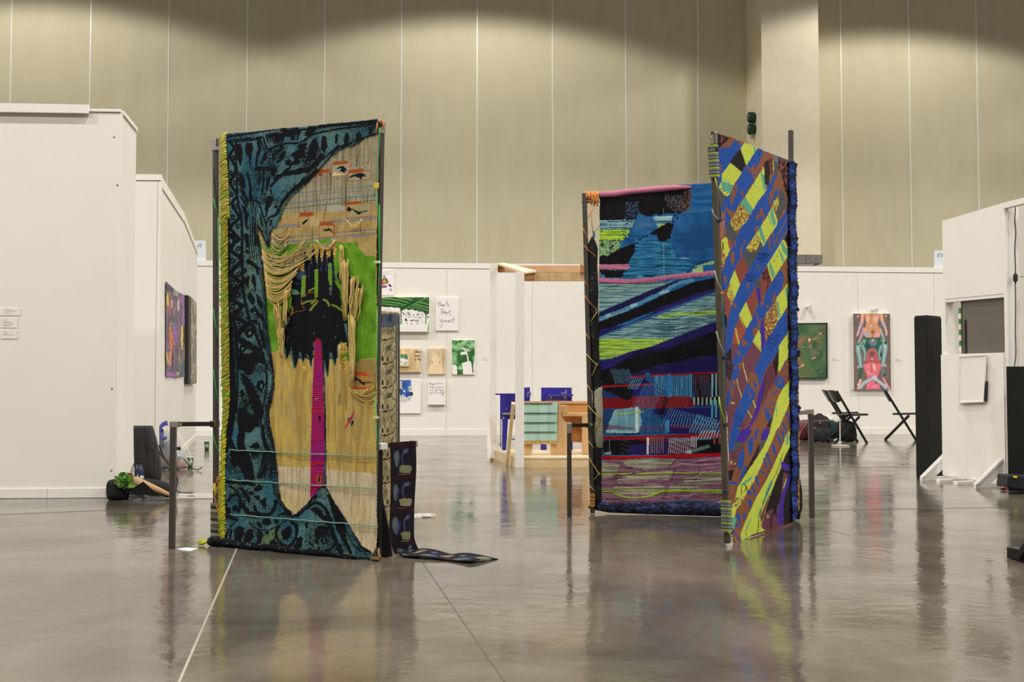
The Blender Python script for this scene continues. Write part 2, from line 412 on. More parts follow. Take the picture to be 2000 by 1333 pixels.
# green double fixture on the column's left side
gp = HC1.w(c0-.012, HC1.uz(1473, 231)[1], -.55)
gt = thing('alarm_bell', 'small dark green two-lobed fixture on the side of the pale column', 'alarm', gp)
mg = mat('dark_green_metal', (18, 62, 45), .35); 
for dz in (.15, -.13):
    MB().lathe((0, 0, 0), [(.10, 0), (.135, .02), (.135, .13), (.11, .16)], 16, Matrix.Rotation(-math.pi/2, 3, 'Y')).obj('bell_shell', mg, None).location = gp+Vector((0, 0, dz))
    COL.objects[-1].parent = gt; COL.objects[-1].matrix_parent_inverse = gt.matrix_basis.inverted()
MB().tube([gp+Vector((-.08, 0, -.2)), gp+Vector((-.08, 0, -.36))], .035, 8).obj('bell_stem', mat('bell_grey', (170, 165, 155), .5), gt)

# ---------------------------------------------------------------- white exhibition partitions
mwhite = mat('partition_white', (226, 221, 212), .55, var=.015, scale=3, bump=.03, bscale=60)
mtrim = mat('partition_trim', (229, 225, 217), .5, var=.01)
mbase = mat('baseboard_white', (226, 222, 212), .5, var=.01)
msh = mat('panel_gap', (172, 164, 148), .8)
def partition(label, pl, u0, u1, h0, h1, seams, cap=.10, base=.115, basesplit=None, thick=.06, group=None, off=0.):
    t = thing('partition_wall', label, 'partition', pl.w((u0+u1)/2, 0)); H = lambda u: h0+(h1-h0)*(u-u0)/(u1-u0)
    us_ = [u0]+[s for s in seams if u0 < s < u1]+[u1]
    MB().uslab(pl, [(u0+.01, .01), (u1-.01, .01), (u1-.01, H(u1)-.02), (u0+.01, H(u0)-.02)], thick-.012, off-.006).obj('core', msh, t)
    for a, b in zip(us_[:-1], us_[1:]):
        ga = .0025 if a > u0 else 0; gb = .0025 if b < u1 else 0
        MB().uslab(pl, [(a+ga, .004), (b-gb, .004), (b-gb, H(b)-cap), (a+ga, H(a)-cap)], thick, off).obj('panel', mwhite, t)
    MB().uslab(pl, [(u0, H(u0)-cap+.008), (u1, H(u1)-cap+.008), (u1, H(u1)), (u0, H(u0))], thick+.02, off+.012).obj('cap_trim', mtrim, t)
    bs = [u0]+(basesplit or [])+[u1]
    for a, b in zip(bs[:-1], bs[1:]):
        if base: MB().uslab(pl, [(a+.0015, .003), (b-.0015, .003), (b-.0015, base), (a+.0015, base)], .012, off+.0125).obj('baseboard', mbase, t)
    return t
# far wall, left part and right part
FW = Plane(G(385, 853.2).xy, G(1845, 849.3).xy); fu = lambda x: FW.uz(x, 700)[0]; fz = lambda x, y: FW.uz(x, y)[1]
partition('long far white partition wall with the drawings, left of the striped tapestries', FW, fu(384)-1.5, fu(1300), fz(385, 508.5), fz(1250, 518), [fu(x) for x in (420, 560, 716, 872, 1040, 1200)], basesplit=[fu(x) for x in (560, 870, 1040)])
partition('far white partition wall holding the green painting and the tall figure painting', FW, fu(1302), fu(1990), fz(1302, 518), fz(1990, 524.5), [fu(x) for x in (1390, 1530, 1677, 1826)], basesplit=[fu(x) for x in (1530, 1700)])
# near left booth
NP = Plane(G(0, 974.6).xy, G(231, 972.6).xy); nu_ = lambda x: NP.uz(x, 600)[0]; nz = lambda x, y: NP.uz(x, y)[1]
np_ = partition('nearest tall white partition at the left edge, wall labels on its face', NP, nu_(-480), nu_(231), nz(-300, 209), nz(231, 213.5), [], cap=.03, base=nz(100, 955), basesplit=[nu_(99), nu_(211)])
MB().uslab(NP, [(nu_(-480), nz(0, 224)), (nu_(170), nz(170, 223.5)), (nu_(170), nz(170, 207)), (nu_(-480), nz(0, 205.5))], .03, .045).obj('top_board', mtrim, np_)
NS = Plane(NP.w(nu_(231), 0, -.062).xy, G(257, 958).xy)
nse = partition('narrow white end panel closing the nearest left partition', NS, 0, NS.L, nz(231, 213.5), D(257, 250, G(257, 958).y).z, [.30], cap=.04, base=.08)
ms = mat('screw_dot', (120, 112, 104), .6)
for x, y in ((218, 268), (226, 362), (221, 760), (222, 920)):
    MB().uslab(NP, [(nu_(x)+.008*math.cos(a), nz(x, y)+.008*math.sin(a)) for a in [k*math.pi/4 for k in range(8)]], .004, .002).obj('screw', ms, np_)
# wall labels (the square code beside them is left out)
mlab = mat('label_card', (228, 222, 212), .6, var=.01); mlt = mat('label_text_grey', (165, 158, 150), .7); mlr = mat('label_text_red', (205, 150, 140), .7); mgp = mat('label_tile', (120, 116, 104), .6)
for (x0, y0, x1, y1, lab, rows, mm) in ((-6, 602.5, 40, 616.5, 'topmost small wall label with faint red lines of print', [(9, 605, 22), (9, 607.7, 32), (9, 612, 22)], mlr),
        (2, 621, 34, 640.5, 'middle small wall label with grey print on the near left wall', [(6, 625, 14), (6, 629, 20), (6, 631, 26), (6, 634.5, 27), (6, 636.5, 19)], mlt),
        (2, 644, 34, 662, 'lowest small wall label with grey print on the near left wall', [(6, 648, 15), (6, 652, 16), (6, 654.4, 27)], mlt)):
    t = thing('wall_label', lab, 'label', NP.P((x0+x1)/2, y1)); 
    MB().slab(NP, [(x0, y1), (x1, y1), (x1, y0), (x0, y0)], .004, .005).obj('card', mlab, t)
    tx = MB()
    for a, b, c in rows:
        x = a
        while x < c:
            w = random.uniform(1.2, 3.2); tx.slab(NP, [(x, b+.5), (min(x+w, c), b+.5), (min(x+w, c), b-.5), (x, b-.5)], .001, .006); x += w+.6
    tx.obj('print', mm, t)
# second left booth: front face, then two facets of its long side
SA = Plane(G(150, 921.5).xy, G(311, 920).xy); sa = lambda x: SA.uz(x, 600)[0]; szz = lambda x, y: SA.uz(x, y)[1]
s1 = partition('white partition end behind the nearest one, seen between it and the long side wall', SA, sa(60), sa(312), szz(150, 341), szz(311, 341), [sa(309)-.02], cap=szz(290, 341)-szz(290, 354), base=.09)
def facet(x0, yt0, Y0, x1, yt1, Y1): return D(x0, yt0, Y0), D(x1, yt1, Y1)
a0, a1 = facet(312, 342, SA.A.y+SA.u.y*sa(312)+.02, 358, 416, 14.0); b0, b1 = facet(358, 416, 14.0, 385.5, 487, 17.9)
S1 = Plane(a0.xy, a1.xy); S2 = Plane(a1.xy, b1.xy)
partition('long white side wall of the second left booth, the colourful hanging on it', S1, 0, S1.L, a0.z, a1.z, [1.2], cap=.115, base=.09, thick=.08)
partition('further stretch of the second booth side wall, just before the far wall', S2, 0, S2.L, a1.z, b1.z, [1.3, 2.6], cap=.10, base=.09, thick=.08)
# exit signs standing on the far wall
mblue = mat('sign_blue', (38, 110, 175), .6); msign = mat('sign_card', (214, 217, 222), .5, var=.01); mgr = mat('sign_grey', (120, 130, 150), .6)
t = thing('exit_sign', 'white card sign with blue letters above the far wall, at the left booth', 'sign', FW.P(380, 509))
MB().slab(FW, [(352, 511), (402, 511), (402, 470), (352, 470)], .02, -.03).obj('sign_board', msign, t)
[text_obj('letter', ch, FW, 394.2-6.2*(3-k), 483.4, 5.0, mblue, t, off=-.026, align='RIGHT', sx=1.4) for k, ch in enumerate('EXIT')]
text_obj('sign_small_text', 'N E Y', FW, 394.2, 476.8, 1.6, mgr, t, off=-.026, align='RIGHT', sx=1.15)
t = thing('exit_sign', 'white card sign with blue letters above the far wall, behind the window booth', 'sign', FW.P(1850, 523))
MB().slab(FW, [(1825, 525), (1876, 525), (1876, 489.5), (1825, 489.5)], .02, -.03).obj('sign_board', msign, t)
[text_obj('letter', ch, FW, 1831.5+k*6.4, 502.2, 5.2, mblue, t, off=-.026) for k, ch in enumerate('EXIT')]
text_obj('sign_arrow', 'X', FW, 1841, 512, 6.5, mblue, t, off=-.026)
text_obj('sign_small_text', 'I N T E R', FW, 1831.5, 496.3, 1.8, mgr, t, off=-.026)

# ---------------------------------------------------------------- right booth with a window
BP = Plane(G(1842, 938.5).xy, G(1963, 951).xy); bu = lambda x, y=700: BP.uz(x, y)[0]; bz = lambda x, y: BP.uz(x, y)[1]
bt = thing('window_booth', 'tall white booth wall with a dark viewing window on triangular feet', 'booth', BP.P(1900, 945))
ztop0, ztop1 = bz(1845, 431), bz(1963, 396)
U0, U1 = bu(1844), bu(1963); wz0, wz1 = bz(1905, 691), bz(1905, 579)
MB().uslab(BP, [(U0, wz1), (U1, wz1), (U1, ztop1), (U0, ztop0)], .045).obj('upper_panel', mwhite, bt)
MB().uslab(BP, [(U0-.02, .05), (U1, .02), (U1, wz0), (U0-.02, wz0)], .05, .02).obj('lower_panel', mwhite, bt)
MB().uslab(BP, [(U0, wz0), (U0+.025, wz0), (U0+.025, wz1), (U0, wz1)], .5, -.0).obj('left_reveal', mwhite, bt)
MB().uslab(BP, [(U0+.02, wz1-.03), (U1, wz1-.03), (U1, wz1), (U0+.02, wz1)], .10, -.005).obj('window_head', mtrim, bt)
MB().uslab(BP, [(U1, .02), (U1+.03, .02), (U1+.03, ztop1), (U1, ztop1)], .10).obj('edge_post', mwhite, bt)
mdark = mat('dark_screen', (100, 96, 86), .18, var=.03, scale=2)
gx0, gx1 = bu(1873.5, 640), U1-.004
MB().uslab(BP, [(gx0, wz0), (gx1, wz0), (gx1, wz1-.032), (gx0, wz1-.032)], .02, -.04).obj('window_pane', mdark, bt)
MB().uslab(BP, [(bu(1879), wz0+.002), (bu(1882.5), wz0+.002), (bu(1882.5), bz(1880, 625)), (bu(1879), bz(1880, 625))], .01, -.034).obj('pane_bracket', mat('black_plastic', (18, 17, 16), .4), bt)
MB().uslab(BP, [(gx0-.012, wz0), (gx0, wz0), (gx0, wz1-.03), (gx0-.012, wz1-.03)], .02, -.036).obj('pane_edge', mat('rust_edge', (92, 60, 48), .5), bt)
gt_ = mat('green_tape', (44, 128, 56), .5); gc = mat('tape_cream', (216, 210, 196), .6)
for k in range(8):
    ya = 602+k*10.6; yb = ya+10.4
    MB().uslab(BP, [(bu(1868.6), bz(1870, yb)), (bu(1872.6), bz(1870, yb)), (bu(1872.6), bz(1870, ya)), (bu(1868.6), bz(1870, ya))], .01, -.03).obj('tape_band', gt_ if k % 2 == 0 else gc, bt)
MB().uslab(BP, [(bu(1907.3), bz(1907, 648)), (bu(1908.3), bz(1907, 648)), (bu(1908.3), bz(1907, 647)), (bu(1907.3), bz(1907, 647))], .002, -.037).obj('red_dot', mat('red_dot', (230, 60, 60), .4), bt)
# feet: thin triangular braces with a hole, and flat sticks
def brace(x0, y0, x1, y1, ytop, along=False):
    # floor tip, floor heel against the wall, top of the sloping rail
    a = BP.P(x0, y0); heel = BP.P(x1, y1)
    return a, heel
mfoot = mat('foot_white', (232, 228, 222), .45, var=.01)
for (xt, yt, xh, yh, yT) in ((1799, 939, 1847, 936.5, 885), (1904, 953.5, 1957, 951, 895)):
    tip = G(xt, yt); heel = G(xh, yh); top = Vector((heel.x, heel.y, D(xh, yT, heel.y).z)); d = (tip-heel); d.z = 0; L = d.length; d.normalize(); nn = Vector((-d.y, d.x, 0))*.012; h = top.z
    tri = lambda pts_: MB().prism([heel+d*u+Vector((0, 0, z))-nn for u, z in pts_], [heel+d*u+Vector((0, 0, z))+nn for u, z in pts_])
    tri([(0, 0.0), (L, 0.0), (L, .03), (0, .03)]).obj('foot_base', mfoot, bt)
    tri([(0, h), (L, .03), (L*.45, .03), (0, h*.52)]).obj('foot_brace', mfoot, bt)
    n2 = nn*1.6
    MB().prism([heel+d*u+Vector((0, 0, z))-n2 for u, z in [(0, h), (L, .03), (L-.03, .03), (0, h-.03)]], [heel+d*u+Vector((0, 0, z))+n2 for u, z in [(0, h), (L, .03), (L-.03, .03), (0, h-.03)]]).obj('brace_rail', mfoot, bt)
for (xa, ya, xb, yb) in ((1832, 942, 1886, 940), (1866, 946.5, 1918, 944.5)):
    a = G(xa, ya); b = G(xb, yb); MB().bar(a+Vector((0, 0, .012)), b+Vector((0, 0, .012)), .05, .024).obj('foot_stick', mfoot, bt)
# framed white sheet hanging askew under the window
ft = thing('white_frame', 'thin white-framed blank panel hanging askew under the booth window', 'frame', BP.P(1898, 787, .03))
MB().slab(BP, [(1871, 788), (1921, 786), (1925, 692), (1872, 695)], .012, .05).obj('panel_sheet', mwhite, ft)
for q in ([(1871, 788), (1921, 786), (1921, 783.5), (1871, 785.5)], [(1872, 698), (1925, 695), (1925, 692), (1872, 695)], [(1871, 783), (1873, 783), (1874, 700), (1872, 700)], [(1918.5, 781), (1921, 781), (1925, 697), (1922.5, 697)]):
    MB().slab(BP, q, .014, .058).obj('frame_rail', mtrim, ft)
MB().slab(BP, [(1921.4, 784), (1923.6, 783), (1925, 745), (1923.4, 760)], .03, .055).obj('black_backing', mat('black_plastic', (18, 17, 16), .4), ft)
# side wall to the right of the booth
ra = BP.w(U1+.03, 0, -.06); rb = G(2060, 957)
RP = Plane((ra.x+.005, ra.y+.02), (ra.x+.26, ra.y+.5))
rt = thing('partition_wall', 'narrow white upright beside the booth with a black cord hanging down it', 'partition', ra)
MB().bar((ra.x+.06, ra.y+.15, 0.0), (ra.x+.06, ra.y+.15, D(1975, 397, ra.y+.15).z), .11, .10).obj('upright', mwhite, rt)
tb = D(1962, 396, ra.y-.02); te = D(2080, 366, ra.y-.45)
MB().bar((tb.x, tb.y, tb.z-.03), (te.x, te.y, te.z-.03), .06, .05).obj('top_rail', mwhite, rt)
RB = FP(12.5); MB().slab(RB, [(1974, 905), (2200, 905), (2200, 398), (1974, 398)], .05).obj('back_panel', mat('partition_beige', (206, 199, 184), .7, var=.01), rt)
MB().slab(RB, [(1974, 541), (2200, 537), (2200, 536), (1974, 540)], .01, .006).obj('panel_joint', msh, rt)
# cord
cY = ra.y-.04
cp = [D(x, y, cY) for x, y in ((1979, 396), (1983, 402), (1982, 430), (1984, 455), (1982, 485), (1983, 520), (1983, 532))]
ct = thing('power_cord', 'thin black cord hanging with a small connector beside the window booth', 'cord', D(1983, 718, cY))
mk = mat('black_rubber', (24, 22, 20), .5)
MB().tube(catmull([tuple(p) for p in cp], False, 4), .0045, 6).obj('cord', mk, ct, smooth=True)
MB().tube([D(1983.3, y, cY) for y in (532, 536, 537, 549, 550, 554)], [.006, .012, .02, .02, .01, .006], 8).obj('connector', mk, ct)
MB().tube(catmull([tuple(D(x, y, cY)) for x, y in ((1983, 552), (1983.5, 600), (1983, 650), (1984, 690), (1981, 719))], False, 4), .0045, 6).obj('cord', mk, ct, smooth=True)

# ---------------------------------------------------------------- black plinths
mblk = mat('black_plinth_paint', (19, 17, 15), .6, var=.12, scale=6, spec=.3)
def plinth(name, label, xl, xc, xr, yc, ytop, Y, dl, dr, lid=True):
    c = G(xc, yc); Yc = c.y; zt = D(xc, ytop, Yc).z
    l = D(xl, yc, Yc+dl); r = D(xr, yc, Yc+dr); l.z = r.z = 0; bk = l+r-c
    t = thing(name, label, 'plinth', (c+bk)/2)
    up = Vector((0, 0, zt)); MB().prism([c, r, bk, l], [q+up for q in (c, r, bk, l)]).obj('body', mblk, t, bevel=.004)
    if lid:
        m_ = (c+bk)/2; e = [(q-m_)*.93+m_+Vector((0, 0, zt)) for q in (c, r, bk, l)]; e2 = [q+Vector((0, 0, .015)) for q in e]
        MB().prism(e, e2).obj('lid', mat('black_glossy', (16, 15, 14), .2), t)
    return t, zt
plinth('black_plinth', 'tall black plinth with glossy lid standing left of the window booth', 1789.5, 1815, 1843.5, 935.5, 619, 0, .12, .22)
bt2, zt = plinth('black_plinth', 'black plinth cut by the right edge of the view, cables at its foot', 1969, 2030, 2090, 961, 716, 0, .06, .2, lid=False)
bb = thing('equipment_box', 'low black box with a small yellow tag at the foot of the right black plinth', 'box', G(1990, 957))
FB = FP(G(1990, 957).y-.42)
MB().slab(FB, [(1966, 953), (2075, 968), (2075, 932), (1969, 929)], .2).obj('box_body', mat('black_case', (14, 13, 12), .6), bb, bevel=.01)
MB().slab(FB, [(1980, 933.5), (1987, 934), (1986.5, 930.5), (1979, 930.5)], .01, .02).obj('yellow_tag', mat('tag_yellow', (226, 205, 40), .5), bb)
wn = thing('cable_connectors', 'little bundle of red and yellow cable connectors on the floor by the booth', 'cable', G(1963, 956))
for k, (x, y, c) in enumerate(((1960, 957, (190, 50, 30)), (1963, 954, (226, 205, 40)), (1966, 955, (40, 120, 70)), (1959, 959, (40, 25, 20)), (1965, 958, (190, 60, 30)))):
    g = G(x, y); MB().tube([g+Vector((-.02, 0, .012)), g+Vector((.02, .01, .014))], [.006, .011], 7).obj('connector', mat('conn%d' % k, c, .5), wn)
wp = G(1966, 956); MB().box((wp.x-.03, wp.y-.02, 0), (wp.x+.04, wp.y+.02, .03)).obj('plug_block', mfoot, wn)
# black metal foot at the right edge, near
g0 = G(1966, 1092); g1 = G(2080, 1118)
ff = thing('tripod_foot', 'black slab foot of a stand on the floor at the right edge', 'stand', g0)
FF = Plane(g0.xy, g1.xy)
MB().slab(FF, [(1966, 1091), (2080, 1117), (2080, 1092), (1966, 1069)], .05).obj('foot_slab', mat('black_case', (14, 13, 12), .6), ff, bevel=.004)
MB().bar(FF.P(1990, 1090, .02), FF.P(2040, 1020, .02), .03, .03).obj('foot_arm', mk, ff)
# ================================================================ left tapestry frame
LP = Plane(G(422, 1064).xy, G(743, 1094).xy)
msteel = mat('dark_steel', (66, 60, 55), .42, var=.10, scale=20, spec=.5); mgalv = mat('galvanised_fitting', (168, 160, 150), .35, .55, var=.1, scale=30)
vm = vcmat('dyed_weave', .92, .55); vmp = vcmat('painted_canvas', .6, .12); vmy = vcmat('dyed_yarn', .9, .3)
TEAL, TEAL2, TGR = (42, 92, 110), (76, 112, 116), (92, 116, 78); INK = (11, 14, 20)
OCH, OCH2, BEI = (182, 156, 84), (160, 134, 72), (190, 174, 142); GRN = (96, 146, 34); GRN2 = (82, 128, 26)
def left_art():
    a = Art(LP, (424, 232, 742, 1098), .0030, .028)
    a.T(0, 0, 1)
    a.streak('380,200 800,200 800,1130 380,1130', [OCH2, (172, 146, 82), OCH, (196, 166, 78), (170, 150, 96)], .22, .018, seed=1, contrast=2.6, h=.002)
    a.poly('540,911 640,917 742,927 742,1120 380,1120 380,905', BEI)
    a.streak('540,911 640,917 742,927 742,1120 380,1120 380,905', [(168, 150, 120), (192, 176, 146), (200, 184, 150)], .55, .03, seed=3, contrast=2.5, h=.003)
    a.ell((560, 985), 45, 40, (196, 176, 100), soft=1, mix=.6); a.ell((700, 1000), 25, 60, (194, 172, 96), soft=1, mix=.4)
    for cx, cy, rx, ry in ((705, 830, 25, 60), (672, 900, 10, 40), (560, 800, 18, 40), (590, 870, 10, 60)): a.ell((cx, cy), rx, ry, (150, 138, 84), soft=1, mix=.5)
    # grey plaid upper ground
    P = '480,240 742,230 742,500 700,482 480,490'
    I = a.streak(P, [(136, 124, 96), (156, 146, 122), (166, 156, 134), (150, 142, 104)], .20, .02, seed=2, contrast=2.8, h=.003)
    t = a.Y[I]+.10*(a.X[I]-590); c = a.C[I]
    w = .5+.5*np.sin(a.X[I]*.9); c = c*(.93+.1*w)[:, None]
    w = .5+.5*np.sin(t*1.25); c = c*(.95+.07*w)[:, None]
    oc = (t > 417)+0.0; c = c*(1-.85*oc[:, None])+np.array((172, 144, 82))*.85*oc[:, None]*(.85+.3*fbm(a.X[I]*.2, t*.05, 5))[:, None]
    for y0, w0, cc, mx in ((377, 1.4, (100, 120, 130), .7), (384, 1, (120, 110, 120), .5), (357, 1, (130, 112, 126), .5), (396, 1.8, (98, 120, 134), .8), (405, 1.3, (84, 104, 80), .8), (440, 3.5, (120, 124, 128), .75), (462, 1.2, (96, 108, 134), .7), (470, 1.5, (100, 116, 140), .8), (474, .8, (90, 110, 140), .6), (330, .8, (130, 120, 110), .5), (345, .8, (120, 112, 110), .5), (314, .8, (120, 120, 112), .4)):
        k = (np.abs(t-y0) < w0)[:, None]*mx; c = c*(1-k)+np.array(cc)*k
    a.C[I] = c
    a.T(590, 290, 7.02)
    a.poly('350,790 420,795 500,780 600,800 590,860 350,880', (168, 160, 146), .6, .5)
    a.poly('110,950 230,950 260,1010 250,1070 110,1080', (182, 162, 112), 1, .3); a.poly('0,1100 100,1090 230,1110 240,1150 0,1180', (148, 136, 84), 1, .3)
    for s_, w1, w2 in (('400,345 398,560 392,790', 14, 5), ('632,340 620,480 606,600 602,780', 9, 14), ('356,740 340,830 318,1000', 12, 7), ('775,10 755,120 740,250', 4, 14), ('160,1080 152,1200 150,1333', 10, 12), ('812,980 800,1060 802,1150', 5, 10), ('912,560 900,650 888,740', 5, 9), ('195,560 205,640 212,730', 5, 8), ('118,790 105,850 100,880', 7, 7), ('495,400 490,470 484,560', 7, 4), ('940,950 935,1010 930,1080', 8, 5), ('840,80 830,200 826,260', 6, 4), ('470,60 460,120 450,170', 5, 4), ('580,40 575,100 572,150', 5, 5)):
        a.line(s_, w1, (52, 46, 34), w2, mix=.75, h=-.006)  # vertical folds: crease shade painted as dark strokes over the shallow relief
    # green ground
    a.T(0, 0, 1)
    GP = '506,470 520,478 575,478 600,474 630,472 672,474 676,476 698,473 703,486 713,498 735,501 737,700 722,701 712,706 704,712 700,712 660,700 560,692 545,684 530,688 514,560'
    I = a.streak(GP, [GRN2, GRN, (108, 156, 44)], .06, .05, seed=4, contrast=2.2, h=.0015, sel=a.sel(GP, .6, .6))
    a.T(540, 440, 5.125)
    a.poly('420,150 570,130 560,165 520,195 440,190', GRN)
    a.poly('815,180 1000,150 1000,312 900,308 870,270 830,240', (168, 146, 88), .8, .5)
    # golden pile behind the palm crown
    for P_ in ('280,240 360,190 620,180 600,330 420,470 300,520 180,400 150,330', '100,440 250,330 300,520 160,480'):
        a.streak(P_, [(150, 118, 40), (196, 160, 70), (214, 182, 96)], .5, .5, seed=6, contrast=3, h=.004, amp=1, sel=a.sel(P_, 1, .5))
    a.poly('420,150 570,130 560,165 520,195 440,190', GRN)
    # palm: blue-grey leaf edges then black leaves
    NAVY = (38, 54, 82); NB = (60, 78, 104)
    def spike(tip, b0, b1, c=INK, e=NAVY, k=1.0):
        tip = np.array(tip, float); b0 = np.array(b0, float); b1 = np.array(b1, float); w = (b1-b0); m = (b0+b1)/2
        a.poly([tuple(tip-(tip-m)*-.03-w*.10), tuple(b1+w*.18), tuple(b0-w*.18)], e, 1.0, .5); a.poly([tuple(tip), tuple(b1), tuple(b0)], c, .8, .6, 3, h=.002)
    spike((155, 390), (250, 600), (330, 520), NB, NB)
    for q in (((285, 255), (300, 560), (400, 520)), ((372, 190), (360, 460), (420, 440)), ((442, 225), (415, 480), (470, 480)), ((502, 212), (460, 480), (530, 470)), ((580, 225), (520, 470), (585, 470)), ((700, 370), (620, 520), (660, 600)), ((105, 485), (230, 640), (260, 560)), ((95, 560), (200, 690), (240, 600)), ((345, 330), (330, 600), (400, 600)), ((540, 300), (500, 560), (600, 560))): spike(*q)
    a.poly('150,650 240,590 300,540 400,470 460,460 560,470 590,560 640,640 660,780 650,900 560,1000 100,1000 110,870 160,830', INK, 1.5, .4, h=.003)
    a.poly('150,640 200,650 245,690 170,700', (84, 124, 104), 1, .5); a.poly('735,510 790,540 820,600 850,600 840,640 760,640 740,900 700,850', (20, 26, 36), 1, .4)
    a.poly('80,1000 110,930 200,870 350,810 500,780 620,820 680,880 730,990 735,1180 700,1130 640,1100 625,1333 430,1333 460,1260 430,1180 400,1130 372,1180 365,1333 200,1333 150,1200 90,1180', INK, 1.6, .35, h=.004)
    for q in (((75, 1215), (100, 1000), (170, 1100)), ((120, 1225), (130, 1060), (240, 1140)), ((728, 1225), (640, 1080), (720, 1060)), ((660, 1160), (560, 1050), (640, 1050)), ((80, 1080), (140, 930), (200, 1050))): spike(q[0], q[1], q[2], INK, (56, 104, 100))
    a.T(380, 640, 2.777)
    for q in (((543, 225), (520, 90), (590, 60)), ((500, 175), (490, 40), (540, 60)), ((632, 215), (590, 60), (645, 60)), ((727, 268), (695, 130), (745, 60)), ((770, 210), (725, 60), (790, 30)), ((838, 108), (740, 10), (820, -20)), ((490, 118), (480, 10), (520, 10)), ((585, 190), (560, 60), (620, 70))): spike(q[0], q[1], q[2], INK, (62, 112, 108))
    a.poly('500,0 810,0 800,60 770,130 740,140 700,120 690,80 665,60 645,80 640,140 600,150 560,130 520,100', INK, 2, .3)
    for P_ in ('560,225 600,205 628,225 628,245 590,235 570,240', '790,170 830,160 832,240 800,250', '790,90 830,80 830,140 792,150'):
        a.streak(P_, [(150, 118, 40), (200, 164, 76), (214, 182, 96)], .6, .6, seed=6, contrast=3, h=.004)
    # green leaf bars
    a.T(540, 440, 5.125)
    for P_ in ('262,510 300,507 292,690 300,715 250,720 252,640', '393,450 430,444 430,600 424,722 390,725', '535,390 552,384 573,390 575,610 552,606 536,540', '113,575 155,612 150,836 112,838'):
        a.poly(P_, (150, 70, 34), .5, .6); q = [(x*.93+.07*np.mean([k[0] for k in pts(P_)]), y) for x, y in pts(P_)]; a.poly(q, (100, 150, 44), .5, .6, h=.005)
    a.poly('537,424 572,420 572,440 537,444', (90, 100, 120))
    for s_, w1 in (('255,770 262,790 300,768 362,758', 13), ('345,852 372,815 420,768', 18), ('355,785 400,745', 15), ('485,748 520,765 545,808', 16), ('575,800 620,820 655,850', 12), ('330,660 385,632', 12), ('150,900 165,850 162,820', 10)):
        a.line(s_, w1+6, (140, 66, 34)); a.line(s_, w1, (104, 150, 40))
    for s_ in ('105,860 130,870 150,905', '160,890 200,868 280,855', '250,720 262,800 285,850', '390,730 405,770 430,775', '120,935 140,940', '270,700 330,680 385,676'): a.line(s_, 8, (128, 62, 40), amp=.6)
    a.line('555,640 560,700', 20, (96, 76, 46)); a.poly('540,620 575,615 572,655 545,650', (76, 100, 124), .5)
    for p_ in ((490, 918), (383, 1082), (602, 1120)): a.ell(p_, 7, 10, (110, 80, 60))
    # striped trunk
    a.T(0, 0, 1)
    TP = '613,690 613,670 617,662 624,661 629,668 631,700 632,790 634,850 633,955 618,968 605,977 605,900 607,800 610,740'
    I = a.sel(TP, .3, .4); y = a.Y[I]; n = np.clip((fbm(y*.42, a.X[I]*.01, 4)-.5)*4+.5, 0, 1)[:, None]; n2 = (vnoise(y*1.6, a.X[I]*.02, 7) > .62)[:, None]
    c = np.array((150, 24, 112))*(1-n)+np.array((172, 34, 62))*n; c = np.where(n2 & (y > 680)[:, None], c*.9+np.array((22, 2, -10)), c); c = np.where((vnoise(y*.9+50, a.X[I]*0, 9) > .75)[:, None], np.array((148, 22, 134)), c)
    a.C[I] = c; a.H[I] = .003*np.sin(y*1.5)
    a.poly('629,668 633,690 635,760 637,860 638,955 634,956 633,870 632,760 630,700', (22, 28, 42), .3)
    for s_, w1 in (('632,720 634,800', 1.2), ('634,860 636,950', 2.2)): a.line(s_, w1, (40, 84, 96))
    a.poly('630,920 637,918 637,951 631,951', (58, 60, 74)); a.poly('621,813 625,812 626.5,824 622.5,825', (34, 20, 20)); a.poly('619,930 626,931 627,944 618,943', (150, 104, 36)); a.poly('621,931 625,931 625,942 621,942', (24, 16, 16))
    a.line('612,782 618,779 626,778', 1, (196, 150, 40)); a.line('611,913 620,909.5 632,911', 1.4, (40, 20, 24)); a.line('606,864 622,862 634,860', .7, (80, 20, 40))
    # pink bird
    a.T(590, 660, 5.556)
    a.poly('572,768 560,820 545,870 530,900 500,950 452,1008 470,960 495,905 500,880 530,850', (170, 40, 90), .3); a.poly('495,905 520,900 500,950 480,985 455,1005', (190, 70, 50), .3); a.poly('490,868 515,880 525,925 545,895 558,900 552,940 532,962 520,930 500,900', (24, 18, 24)); a.line('510,890 530,935', 8, (110, 130, 120))
    # patch and box on the right
    a.poly('545,290 600,285 650,235 800,225 800,690 620,695 540,630', (150, 126, 70), .8, .5, h=.004); a.poly('550,405 800,415 797,548 548,542', (164, 130, 66))
    a.line('545,405 800,412', 9, (206, 48, 30), sm=False); a.line('548,543 796,550', 11, (190, 34, 60), sm=False); a.line('546,380 546,545', 8, (198, 50, 30), sm=False)
    a.poly('560,372 620,368 705,374 706,402 560,402', (196, 66, 34)); a.text((566, 374), (700, 378), 24, 'bird 0.66', (148, 96, 36))
    a.ell((580, 447), 24, 27, (26, 30, 44)); a.ell((570, 445), 10, 14, (70, 86, 96)); a.poly('605,440 640,455 660,480 680,482 790,483 790,490 690,494 690,522 665,510 640,495 610,460', (20, 24, 34), .4)
    # bird boxes with their readings
    RED = (168, 62, 26); LAB = (162, 66, 24); OL = (122, 108, 22); BK = (20, 22, 28)
    a.T(590, 290, 7.02)
